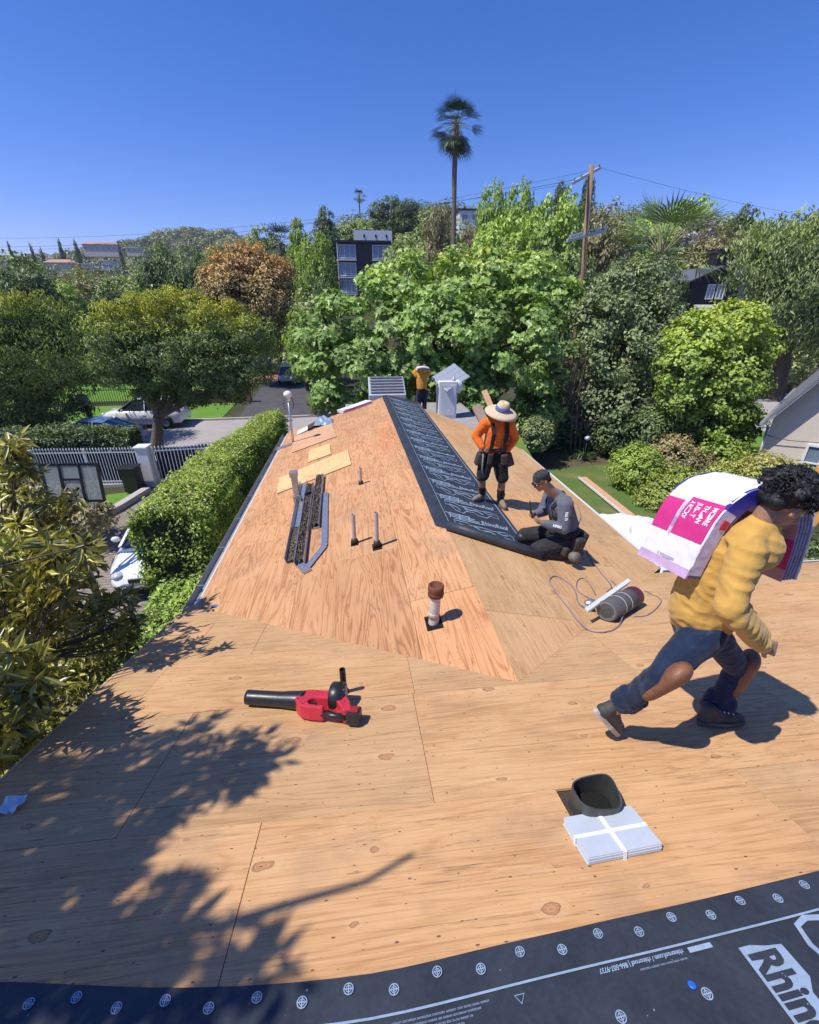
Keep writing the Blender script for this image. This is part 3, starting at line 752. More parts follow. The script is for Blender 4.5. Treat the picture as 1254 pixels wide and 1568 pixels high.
p = UM(527, 1060); t = pipe('vent_pipe', 'dark iron pipe standing right behind the red leaf blower', p, .22, .022, DARKM); base_collar(t, .024, .03, DARKM)
# capped rusty vent
p = UL(664, 953); t = pipe('vent_pipe', 'white vent pipe with a rusty dented cap in a square cutout', p, .30, .048, OLDW, (.01, 0)); hole_plate(t, P_LEFT, .20, .15)
b = MB(); b.lathe([(.052, .29), (.072, .30), (.073, .335), (.067, .345), (.073, .36), (.071, .405), (.055, .412), (.05, .395), (.01, .39)], 10, (.012, 0, 0)); b.build('cap', RUST, t)
b = MB(); b.lathe([(.05, .06), (.052, .11), (.05, .115)], 16); b.build('lower_sleeve', PIPEG, t)
# square flue
p = UL(456.5, 768); t = thing('flue_pipe', 'square galvanised flue standing against the pile of old gutters', 'flue', tuple(p))
b = MB(); b.bar((0, 0, -.1), (-.02, .0, .47), .095, .085, (0, 1, 0)); b.build('pipe', GALV, t, bevel=.006)
b = MB(); b.bar((-.02, 0, .44), (-.022, 0, .53), .125, .115, (0, 1, 0)); b.build('cap', GALV, t, bevel=.006)
b = MB(); b.bar((0, 0, -.1), (-.004, 0, .12), .12, .11, (0, 1, 0)); b.build('base_collar', DULLM, t)
# round duct standing in the big square hole
p = UM(912, 1244); t = thing('exhaust_duct', 'dark flattened sheet metal duct poking out of the square roof opening', 'duct', (1.035, 1.235, mz(1.235)))
DUCT = pm('dark_duct', (.085, .090, .080), .5, .45, .35, 9, .2)
b = MB(); n = 28
def sup(a, rx, ry, e=.62): 
    c, s_ = math.cos(a), math.sin(a); return (rx * math.copysign(abs(c) ** e, c), ry * math.copysign(abs(s_) ** e, s_))
for (rx, ry, flip) in ((.107, .084, 0), (.101, .078, 1)):
    b.grid(lambda i, j: Vector((*sup(2 * math.pi * i, rx, ry), -.35 + j * (.46 + .015 * math.sin(4 * math.pi * i)))), n, 5)
b.grid(lambda i, j: Vector((*sup(2 * math.pi * i, .101 + .006 * j, .078 + .006 * j), .11 + .015 * math.sin(4 * math.pi * i))), n, 1)
b.build('duct_wall', DUCT, t)
b = MB(); b.prism([sup(2 * math.pi * i / 24, .100, .077) for i in range(24)], -.03, -.012); b.build('duct_black_disc', pm('hole_shade_black', (.004, .004, .004)), t)  # black disc added inside the duct, painting the darkness further down
# tied bundle of pale flashing squares
t = thing('flashing_pack', 'flat white stack of square sheets tied with two crossed straps', 'pack', tuple(UM(935, 1283)))
M3 = Plane((0, 0, 0), UM(1003, 1297) - UM(897, 1318), MAIN_N).M.to_3x3(); t.rotation_euler = M3.to_euler()
SHT = pm('pale_blue_sheet', (.52, .57, .62), .42, .1, .06, 6, .05)
for k in range(6):
    b = MB(); b.box((random.uniform(-.003, .003), random.uniform(-.003, .003), .006 + k * .006), (.345, .205, .005)); b.build('flashing_sheet', SHT, t, bevel=.001)
STRAP = pm('white_strap', (.80, .80, .80), .6, 0, .06)
b = MB(); b.box((0, 0, .0395), (.351, .016, .002)); b.box((.1755, 0, .019), (.0015, .016, .040)); b.box((-.1755, 0, .019), (.0015, .016, .040)); b.build('strap', STRAP, t)
b = MB(); b.box((-.005, 0, .0418), (.018, .212, .002)); b.box((-.005, -.1065, .020), (.018, .0015, .042)); b.box((-.005, .1065, .020), (.018, .0015, .042)); b.build('strap', STRAP, t)
# litter
t = MB(); p = UM(19, 1236)
t.grid(lambda i, j: p + Vector(((i - .5) * .11, (j - .5) * .09, .012 + .02 * math.sin(7 * i + 3 * j) * math.sin(5 * j + 1) + .012)), 9, 8); tag(t.build('paper_scrap', pm('crumpled_paper', (.62, .64, .70), .7)), 'crumpled white paper scrap lying in the tree shade on the plywood', 'litter')
p = UROOF(330, 929); t = MB(); t.grid(lambda i, j: p + Vector(((i - .5) * .14, (j - .5) * .05, .012 + .018 * math.sin(6 * i) * (1 - j))), 6, 4); tag(t.build('metal_scrap', GALV), 'small bent metal scrap at the lower end of the left valley', 'litter')

# --- roll of felt with a length of white trim, cords
ra, rb = UM(928, 952), UM(985, 918)
rd = (rb - ra); 
t = thing('felt_roll', 'grey roll of roofing felt lying in the valley tied with thin bands', 'felt roll', tuple(ra))
M3 = Plane((0, 0, 0), rd, MAIN_N).M.to_3x3(); t.rotation_euler = M3.to_euler()
FR = .105; RX = Matrix.Rotation(R(90), 3, 'Y')
GREYF = pm('grey_felt', (.095, .092, .090), .85, 0, .25, 8, .35)
b = MB(); b.lathe([(.028, 0), (FR - .006, 0), (FR, .006), (FR, .615), (FR - .006, .62), (.028, .62)], 30, (0, 0, FR), RX); b.build('wound_felt', GREYF, t)
for k in range(5):
    b = MB(); r0 = .036 + k * .013; b.lathe([(r0, -.004), (r0 + .005, -.004), (r0 + .005, .004), (r0, .004)], 30, (0, .002 * math.sin(k * 2), FR), RX); b.build('wound_layer', pm('felt_layer_edge', (.17, .165, .16), .9), t)
b = MB(); b.lathe([(.026, -.002), (.030, -.002), (.030, .622), (.026, .622)], 18, (0, 0, FR), RX, True, False); b.build('core_hole', pm('cardboard', (.12, .08, .05), .9), t)
b = MB(); b.lathe([(FR + .0015, .49), (FR + .0015, .60)], 30, (0, 0, FR), RX, True, False); b.build('maroon_wrapper', pm('maroon_wrap', (.10, .018, .03), .5), t)
for x in (.20, .33): 
    b = MB(); b.lathe([(FR + .001, x), (FR + .003, x), (FR + .003, x + .012), (FR + .001, x + .012)], 30, (0, 0, FR), RX, True, False); b.build('band', pm('pale_band', (.45, .43, .40), .6), t)
t0 = Vector(U(898, 934, z=mz(3.2) + .17)); t1 = Vector(U(964, 888, z=mz(3.9) + .30))
t = thing('metal_trim', 'straight white metal trim resting slanted on the felt roll', 'metal trim', tuple(t0))
b = MB(); b.bar(t0, t1, .045, .006, (0, -.6, 1)); b.bar(t0 + Vector((0, -.02, -.012)), t1 + Vector((0, -.02, -.012)), .004, .03); b.build('trim', WHITEP, t, True)
t = thing('nail_gun', 'grey and black air nail gun lying beside the felt roll', 'nail gun', tuple(UM(905, 935)))
b = MB(); b.ell((0, .03, .07), (.075, .05, .045)); b.build('motor_cap', GALV, t)
b = MB(); b.box((-.03, -.02, .05), (.05, .14, .07)); b.build('body', BLACKP, t, bevel=.015)
b = MB(); b.tube([(.0, .02, .06), (-.07, -.05, .03)], .02, 10); b.build('grip', BLACKP, t)
CORD = pm('mauve_hose', (.20, .17, .24), .5, 0, .1, 5, 0)
def cord(name, label, cat, pix, r=.0055, mat=CORD, lift=None):
    P = [UROOF(*q[:2]) + Vector((0, 0, r + .003 + (q[2] if len(q) > 2 else 0))) for q in pix]
    Q = []
    for i in range(len(P) - 1):
        p0, p1, p2, p3 = P[max(0, i - 1)], P[i], P[i + 1], P[min(len(P) - 1, i + 2)]
        for k in range(7):
            t = k / 7; q = 0.5 * ((2 * p1) + (p2 - p0) * t + (2 * p0 - 5 * p1 + 4 * p2 - p3) * t * t + (3 * p1 - p0 - 3 * p2 + p3) * t ** 3)
            q.z = max(q.z, roofz(q.x, q.y) + r + .001); Q.append(q)
    Q.append(P[-1]); b = MB(); b.tube(Q, r, 7)
    tag(b.build(name, mat), label, cat)
cord('air_hose', 'mauve air hose snaking over the eave and past the kneeling worker into loose coils', 'hose', [(884, 773), (889, 792), (883, 812), (896, 838), (905, 858), (920, 878), (935, 900, .02), (925, 922, .12)], .006)
cord('air_hose', 'long loose loop of mauve air hose lying left of the felt roll', 'hose', [(902, 937, .03), (886, 925), (880, 905), (868, 892), (850, 883), (841, 890), (850, 906), (868, 930), (885, 952), (904, 967), (930, 968), (948, 958), (952, 940, .1), (940, 925, .2), (928, 918, .24)], .006)
cord('air_hose', 'small tight loop of mauve air hose above the nail gun', 'hose', [(910, 912, .03), (902, 895), (893, 886), (884, 890), (883, 902), (893, 912), (905, 920, .02)], .005)
cord('air_hose', 'thin hose curl lying right of the felt roll on the main slope', 'hose', [(985, 912, .06), (1000, 912), (1012, 920), (1005, 932), (990, 943), (970, 945)], .005)

# --- pile of old gutter lengths
def channel(name, label, a, b_, w, h, debris, open_end=False):
    a, b_ = Vector(a), Vector(b_); t = thing(name, label, 'gutter', tuple(a), 0)
    d = (b_ - a).normalized(); pl = Plane(a, d, P_LEFT.n); L = (b_ - a).length
    prof = [(-w / 2, h), (-w / 2, 0), (w / 2, 0), (w / 2 + .012, h), (w / 2 + .006, h), (w / 2 - .006, .006), (-w / 2 + .006, .006), (-w / 2 + .006, h)]
    m = MB(); n = len(prof)
    m.add([pl.p(u, q[0], q[1] + .004) for u in (0, L) for q in prof], [(i, (i + 1) % n, n + (i + 1) % n, n + i) for i in range(n)] + [tuple(range(n)), tuple(range(n, 2 * n))])
    m.build('channel', GALV, t, True)
    if debris:
        m = MB(); rng = random.Random(hash(name) % 99)
        m.grid(lambda i, j: pl.p(L * (debris[0] + i * (debris[1] - debris[0])), (-w / 2 + .008) + j * (w - .016), .012 + h * debris[2] * (0.5 + 0.9 * rng.random())), 170, 9, False)
        m.build('leaf_debris', DEB, t, True)
    return t
def _deb():
    t = NT('gutter_debris'); v = t.coord(); n = t.noise(v, 42, 4, 0.7)
    c = t.ramp(n, [(0.34, (0.02, 0.014, 0.01, 1)), (0.52, (0.12, 0.09, 0.07, 1)), (0.66, (0.42, 0.36, 0.30, 1))])
    t.principled(c, 0.95, 0, t.bump(n, .8, .02), .2); return t.m
DEB = _deb()
off = P_LEFT.n * .0
channel('gutter_section', 'outer dented gutter length beside the flue, nearly empty', UL(447, 862), UL(467, 742), .125, .085, (.0, .35, .25))
channel('gutter_section', 'middle gutter length packed full of leaf debris', UL(461, 868) + P_LEFT.n * .002, UL(477, 745), .11, .08, (.02, .98, .75))
channel('gutter_section', 'inner short gutter length full of dark debris with a torn end', UL(484, 810), UL(492, 731), .115, .08, (.02, .98, .7))
t = thing('metal_strip', 'long bent flat metal strip lying along the gutter pile', 'metal strip', tuple(UL(470, 874)))
pts = [UL(468, 874), UL(497, 838), UL(498, 800), UL(499, 756)]
b = MB()
for a, c in zip(pts, pts[1:]): b.bar(a + P_LEFT.n * .02, c + P_LEFT.n * .02, .085, .006, P_LEFT.n)
b.build('strip', GALV, t, True)
b = MB(); b.box(UL(466, 872) + P_LEFT.n * .02, (.22, .10, .03), P_LEFT.M.to_3x3() @ Matrix.Rotation(.5, 3, 'Z')); tag(b.build('metal_offcut', GALV), 'small folded metal offcut at the near end of the gutter pile', 'metal offcut')

# --- plywood offcuts and other material lying on the left slope
def board(name, label, pix, th, mat, up=.004, cat='plywood'):
    P = [UL(*q) for q in pix]; c = sum(P, Vector()) / len(P)
    poly = [P_LEFT.uv(q) for q in P]; cu = P_LEFT.uv(c)
    if area(poly) < 0: poly = poly[::-1]
    b = MB(); b.prism([(q[0] - cu[0], q[1] - cu[1]) for q in poly], up, up + th)
    o = link(name, b.mesh(name, mat, bevel=.0015)); o.location = P_LEFT.p(*cu); o.rotation_euler = P_LEFT.M.to_3x3().to_euler()
    return tag(o, label, cat)
board('plywood_offcut', 'long pale plywood strip lying across the slope behind the flue', [(424, 757), (538, 712), (533, 689), (428, 733)], .014, PLY_PALE)
board('plywood_offcut', 'small pale square of new plywood between two larger boards', [(472, 709), (507, 696), (505, 680), (474, 690)], .014, PLY_PALE)
board('plywood_offcut', 'largest pink toned plywood board near the far left eave', [(447.5, 694), (515.5, 669), (508.5, 648), (450, 670)], .016, PLY_FRESH)
board('metal_flashing', 'narrow grey flashing lying along the eave below the mast', [(423, 690), (446, 682), (447, 679), (424, 686)], .012, GALV, .004, 'flashing')
board('plywood_offcut', 'small white board tucked behind the largest plywood board', [(455, 668), (473, 659), (471, 654), (456, 662)], .03, WHITEP)
board('plywood_offcut', 'dark narrow board at the far left eave beside the tarp bundle', [(472, 661), (488, 652), (487, 646), (472, 655)], .06, DARKW)
# blue and grey plastic bundle
p = UL(497, 648); b = MB()
b.grid(lambda i, j: p + Vector(((i - .5) * .52, (j - .5) * .7, .03 + .20 * math.sin(math.pi * i) ** .7 * math.sin(math.pi * j) ** .7 * (.65 + .35 * math.sin(11 * i + 4 * j) * math.sin(9 * j + 2 * i)))), 22, 22)
tag(b.build('plastic_bundle', pm('crinkled_plastic', (.25, .33, .42), .28, 0, .75, 22, .4)), 'crumpled bundle of shiny blue grey plastic at the far left roof edge', 'bundle')
# shingle bundles in white and magenta wrapping lying along the far left rake
WRAPW = pm('white_wrapper', (.78, .76, .78), .35, 0, .06, 7, .1); WRAPP = pm('pink_wrapper', (.62, .035, .22), .38, 0, .1, 7, .08); WRAPB = pm('blue_wrapper', (.03, .03, .30), .4, 0, .2, 9, .1); WRAPL = pm('lilac_wrapper', (.60, .42, .62), .4, 0, .1, 7, .1)
a, c = UL(521, 633), UL(566, 617)
t = thing('shingle_bundle', 'flat shingle bundle in white and magenta wrapping along the far left roof edge', 'shingle bundle', tuple(a))
b = MB(); b.bar(a + P_LEFT.n * .045, c + P_LEFT.n * .045, .34, .085, P_LEFT.n); b.build('wrapper', WRAPW, t, True, .015)
b = MB(); b.bar(a.lerp(c, .04) + P_LEFT.n * .046, a.lerp(c, .97) + P_LEFT.n * .046, .346, .040, P_LEFT.n); b.build('magenta_band', WRAPP, t, True)
# mast with a white round top
p = UL(449, 678); t = thing('service_mast', 'slim grey service mast with a white round weatherhead at the left eave', 'mast', tuple(p))
b = MB(); b.tube([(0, 0, -.1), (0, 0, 1.1)], .028, 12); b.build('pole', GALV, t)
b = MB(); b.ell((0, 0, 1.16), (.10, .10, .085)); b.tube([(0, 0, 1.0), (0, 0, 1.13)], [.04, .05], 12); b.build('weatherhead', WHITEP, t)
for k in (-1, 1): b = MB(); b.tube([(.07 * k, 0, 1.1), (.12 * k, -.03, .95), (.09 * k, -.02, .82)], .008, 6); b.build('drip_loop', BLACKP, t)
b = MB(); b.box((0, 0, .55), (.10, .05, .03)); b.build('clamp', GALV, t)

# --- on the low roof beyond: slatted unit, white cabinet with a tilted solar panel, pink bundles
t = thing('rooftop_unit', 'low grey rooftop unit with louvred top behind the far end of the felt', 'rooftop unit', (0.88, 15.0, 2.79))
b = MB(); b.add([(-.6, -.5, 0), (.6, -.5, 0), (.6, .5, 0), (-.6, .5, 0), (-.6, -.5, .92), (.6, -.5, .92), (.6, .5, 1.36), (-.6, .5, 1.36)], [(0, 3, 2, 1), (4, 5, 6, 7), (0, 1, 5, 4), (1, 2, 6, 5), (2, 3, 7, 6), (3, 0, 4, 7)]); b.build('housing', pm('unit_grey', (.46, .48, .50), .5, .3, .1), t, bevel=.02)
for k in range(6): b = MB(); b.box((0, -.40 + k * .158, 1.0 + k * .0695), (1.08, .10, .02), Euler((R(10), 0, 0)).to_matrix()); b.build('louvre', GALV, t)
t = thing('solar_cabinet', 'white cabinet carrying a tilted solar panel on the far low roof', 'cabinet', tuple(U(683, 627, y=15.2).to_tuple()))
t.location.z = 2.79
b = MB(); b.box((0, 0, .62), (.62, .55, 1.24)); b.build('cabinet', WHITEP, t, bevel=.02)
b = MB(); b.box((0, -.283, .62), (.5, .012, 1.0)); b.build('cabinet_door', pm('door_white', (.66, .66, .66), .5), t)
PM3 = Euler((R(32), R(-22), R(28))).to_matrix()
b = MB(); b.box((.14, .1, 1.32), (1.05, .80, .05), PM3); b.build('panel_frame', GALV, t, bevel=.004)
pc = Vector((.14, .1, 1.32)); CELL = pm('solar_cells', (.44, .47, .50), .3, .3, .1, 20, 0)
for i in range(6):
    for j in range(4): b = MB(); b.box(pc + PM3 @ Vector((-.43 + i * .172, -.285 + j * .19, .0265)), (.162, .18, .004), PM3); b.build('solar_cell', CELL, t)
b = MB(); b.tube([(.2, -.2, 1.15), (.2, -.1, 1.4)], .04, 10); b.build('bracket', DULLM, t)
b = MB(); b.ell((.34, -.1, 1.05), (.2, .12, .22)); b.build('rear_dome', WHITEP, t)
for k, (x, dz) in enumerate(((1.42, 0), (1.46, .09), (1.4, .18))):
    b = MB(); b.box((x, 14.75, 2.84 + dz), (.36, .95, .085)); o = b.build('shingle_bundle', [WRAPL, WRAPP, WRAPW][k], None, False, .015); tag(o, ['lilac shingle bundle at the bottom of the short stack on the far low roof', 'magenta shingle bundle in the middle of the short stack on the far low roof', 'white shingle bundle on top of the short stack on the far low roof'][k], 'shingle bundle', 'stacked shingle bundles')
# ---------------------------------------------------------------- people: bodies and clothes grown as continuous surfaces
from mathutils import noise as mnoise
def capsule(mb, a, b, ra, rb, flat=1.0, side=None, n=14):
    """tapered limb with round ends; flat squeezes it across `side`"""
    a, b = Vector(a), Vector(b); d = b - a; L = d.length
    d = d.normalized() if L > 1e-6 else Vector((0, 0, 1))
    s_ = Vector(side) if side is not None else d.orthogonal()
    s_ = (s_ - d * s_.dot(d)).normalized(); q = d.cross(s_)
    rings = []
    for k in range(5): t = math.pi / 2 * (1 - k / 4.0); rings.append((a - d * ra * math.sin(t), max(1e-3, ra * math.cos(t))))
    for k in range(1, 4): t = k / 4; rings.append((a + d * L * t, ra + (rb - ra) * t))
    for k in range(5): t = math.pi / 2 * k / 4.0; rings.append((b + d * rb * math.sin(t), max(1e-3, rb * math.cos(t))))
    vs_ = [c + s_ * math.cos(2 * math.pi * k / n) * r_ * flat + q * math.sin(2 * math.pi * k / n) * r_ for c, r_ in rings for k in range(n)]
    fs_ = [(i * n + k, i * n + (k + 1) % n, (i + 1) * n + (k + 1) % n, (i + 1) * n + k) for i in range(len(rings) - 1) for k in range(n)]
    fs_ += [tuple(reversed(range(n))), tuple((len(rings) - 1) * n + k for k in range(n))]
    mb.add(vs_, fs_, True)
class Blob(MB):
    def cap(s, a, b, ra, rb=None, flat=1.0, side=None): capsule(s, a, b, ra, ra if rb is None else rb, flat, side); return s
    def chain(s, pts, rad, flat=1.0, side=None):
        for i in range(len(pts) - 1): s.cap(pts[i], pts[i + 1], rad[i], rad[i + 1], flat, side)
        return s
    def grow(s, name, mats, parent, voxel=.008, smooth=6, fold=0.0, fscale=9.0, stretch=(1, 1, 1), cut=None):
        me = s.mesh(name, mats); ob = bpy.data.objects.new('grow', me); C.objects.link(ob)
        r_ = ob.modifiers.new('r', 'REMESH'); r_.mode = 'VOXEL'; r_.voxel_size = voxel; r_.use_smooth_shade = True
        if smooth: sm = ob.modifiers.new('s', 'SMOOTH'); sm.iterations = smooth; sm.factor = .5
        dg = bpy.context.evaluated_depsgraph_get(); dg.update()
        m2 = bpy.data.meshes.new_from_object(ob.evaluated_get(dg)); m2.name = name
        bpy.data.objects.remove(ob); bpy.data.meshes.remove(me)
        n = len(m2.vertices); co = np.empty(n * 3); m2.vertices.foreach_get('co', co); co = co.reshape(-1, 3)
        if fold:
            no = np.empty(n * 3); m2.vertices.foreach_get('normal', no); no = no.reshape(-1, 3)
            w = np.array([mnoise.noise((p[0] * fscale * stretch[0], p[1] * fscale * stretch[1], p[2] * fscale * stretch[2])) * .7 + .5 * (1 - 2 * abs(mnoise.noise((p[0] * fscale * 1.7 * stretch[2] + 5, p[1] * fscale * 1.7, p[2] * fscale * 1.7 * stretch[0])))) for p in co])
            co = co + no * (w * fold)[:, None]
        if parent is not None: co = co - np.array(parent.location)[None, :]
        m2.vertices.foreach_set('co', co.ravel())
        m2.polygons.foreach_set('use_smooth', np.ones(len(m2.polygons), bool)); m2.update()
        return link(name, m2, parent)
def cloth(name, col, rough=.85, var=.15, weave=220, scale=7, dirt=None):
    if name in MATS: return MATS[name]
    t = NT(name); v = t.coord(); n1 = t.noise(v, scale, 5, .6); n2 = t.noise(v, 26, 3, .6); w = t.noise(v, weave, 2, .5)
    c = t.ramp(t.math('MULTIPLY_ADD', n1, .6, t.math('MULTIPLY', n2, .4)), [(.3, tuple(x * (1 - var) for x in col) + (1,)), (.7, tuple(min(1, x * (1 + var)) for x in col) + (1,))])
    if dirt: c = t.mix(t.ramp(t.noise(v, 11, 4, .7), [(.58, (0, 0, 0)), (.72, (1, 1, 1))]), c, (*dirt, 1))
    t.principled(c, rough, 0, t.bump(t.math('MULTIPLY_ADD', n2, .8, t.math('MULTIPLY', w, .25)), .5, .006), .2, Sheen_Weight=.15)
    MATS[name] = t.m; return t.m
def skin(name, col):
    t = NT(name); v = t.coord(); n1 = t.noise(v, 22, 4, .6)
    c = t.ramp(n1, [(.3, tuple(x * .85 for x in col) + (1,)), (.7, tuple(x * 1.12 for x in col) + (1,))])
    t.principled(c, .52, 0, t.bump(t.noise(v, 160, 2), .15, .002), .4, Subsurface_Weight=.08, Subsurface_Scale=.01); return t.m
SKIN_A = skin('skin_tan', (.36, .20, .125)); SKIN_B = skin('skin_brown', (.30, .155, .092)); SKIN_C = skin('skin_bronze', (.38, .205, .125))
HAIR = NT('black_hair')
def _hair():
    t = HAIR; v = t.coord(); n = t.noise(t.mapping(v, (60, 60, 12)), 1.0, 3, .6, .6)
    t.principled(t.ramp(n, [(.35, (.003, .003, .004, 1)), (.7, (.014, .012, .012, 1))]), .55, 0, t.bump(n, .9, .01), .5); return t.m
HAIR = _hair()
def head(B, c, fwd, up, k=1.0, ears=True):
    """skull, jaw, brow, nose, lips, chin, ears; c is the centre of the head"""
    c, f, u = Vector(c), Vector(fwd).normalized(), Vector(up).normalized(); u = (u - f * u.dot(f)).normalized(); s_ = f.cross(u)
    P = lambda a, b_, d: c + f * a * k + s_ * b_ * k + u * d * k
    M = Matrix((f, s_, u)).transposed()
    B.ell(P(-.012, 0, .035), (.098 * k, .078 * k, .088 * k), M)
    B.ell(P(.012, 0, -.02), (.076 * k, .068 * k, .085 * k), M)
    B.cap(P(.03, 0, -.085), P(.062, 0, -.098), .042 * k, .026 * k)
    B.cap(P(.078, -.03, .018), P(.078, .03, .018), .016 * k)
    B.cap(P(.086, 0, .008), P(.110, 0, -.026), .010 * k, .015 * k)
    B.cap(P(.108, 0, -.028), P(.092, 0, -.033), .013 * k, .016 * k)
    B.cap(P(.086, -.018, -.060), P(.086, .018, -.060), .011 * k); B.cap(P(.083, -.014, -.074), P(.083, .014, -.074), .010 * k)
    for g in (-1, 1):
        B.ell(P(.058, .040 * g, -.028), (.026 * k, .024 * k, .024 * k), M)
        if ears: B.ell(P(-.008, .080 * g, -.005), (.020 * k, .011 * k, .034 * k), M)
    return P, M
def eyes(P, t, k=1.0):
    for g in (-1, 1):
        b = MB(); b.ell(P(.070, .031 * g, .001), .0125 * k, None, 10, 8); b.build('eye', pm('eye_white', (.6, .58, .55), .3), t, True)
        b = MB(); b.ell(P(.0795, .031 * g, .001), .006 * k, None, 8, 6); b.build('iris', pm('eye_dark', (.02, .012, .008), .2), t, True)
def hand(B, wrist, dirn, palm_n, k=1.0, curl=.6, spread=.16, left=False):
    """palm plus four fingers of unequal length and a thumb leaving the side of the palm"""
    w, d, n = Vector(wrist), Vector(dirn).normalized(), Vector(palm_n).normalized(); n = (n - d * n.dot(d)).normalized(); s_ = d.cross(n) * (-1 if left else 1)
    B.cap(w, w + d * .03 * k, .024 * k, .026 * k, 1.0); 
    for g in (-.022, 0, .022): B.cap(w + d * .02 * k + s_ * g * .8 * k, w + d * .078 * k + s_ * g * k, .016 * k, .0145 * k)
    for i, (g, L) in enumerate(((-.030, .060), (-.010, .072), (.010, .067), (.030, .052))):
        p = w + d * .080 * k + s_ * g * k; a = curl * .5; dd = (d + s_ * g * spread * 20 * .1).normalized()
        for j, q in enumerate((.42, .33, .25)):
            ca, sa = math.cos(a), math.sin(a); e = p + (dd * ca + n * sa) * L * q * 1.15 * k
            B.cap(p, e, (.0092 - .0009 * j) * k, (.0085 - .0009 * j) * k); p = e; a += curl * .75
    p = w + d * .022 * k - s_ * .026 * k; e = p + (d * .62 - s_ * .62 + n * .35) * .036 * k; B.cap(p, e, .014 * k, .0105 * k)
    e2 = e + (d * .85 - s_ * .15 + n * .35 * curl) * .030 * k; B.cap(e, e2, .0105 * k, .009 * k)
def shoe(t, heel, toe, nrm, mat, sole, k=1.0, high=0.0, ankle=None, laces=True):
    heel, toe, n = Vector(heel), Vector(toe), Vector(nrm).normalized(); d = (toe - heel).normalized(); n = (n - d * n.dot(d)).normalized(); s_ = d.cross(n); L = (toe - heel).length
    B = Blob()
    B.chain([heel + d * .035 + n * .045, heel + d * L * .45 + n * .05, heel + d * L * .78 + n * .040, toe - d * .03 + n * .036], [.040 * k, .041 * k, .042 * k, .032 * k], 1.0)
    B.cap(heel + d * .045 + n * .05, heel + d * .055 + n * (.105 + high), .040 * k, .040 * k)
    B.cap(heel + d * .06 + n * .10, heel + d * L * .55 + n * .06, .036 * k, .034 * k)
    o = B.grow('shoe', mat, t, .008, 4)
    b = MB(); M = Matrix((d, s_, n)).transposed(); out_ = []
    for i in range(24):
        a = 2 * math.pi * i / 24; x = L * .5 + L * .53 * math.cos(a); w = (.047 if math.cos(a) > -.2 else .040) * k
        out_.append((x, w * math.sin(a)))
    b.prism(out_, 0.002, .020, M, heel); b.prism([(x * .99, y * 1.04) for x, y in out_], .020, .027, M, heel)
    sl_ = b.build('sole', sole, o); sl_.location = -t.location; sl_.data.update()
    if laces:
        for j in range(4):
            q = heel + d * (L * .40 + j * .028) + n * (.098 - j * .007)
            b = MB(); b.tube([q - s_ * .028, q + n * .004, q + s_ * .028], .0035, 6); l_ = b.build('lace', pm('lace_white', (.65, .65, .65), .8), o); l_.location = -t.location
    return o

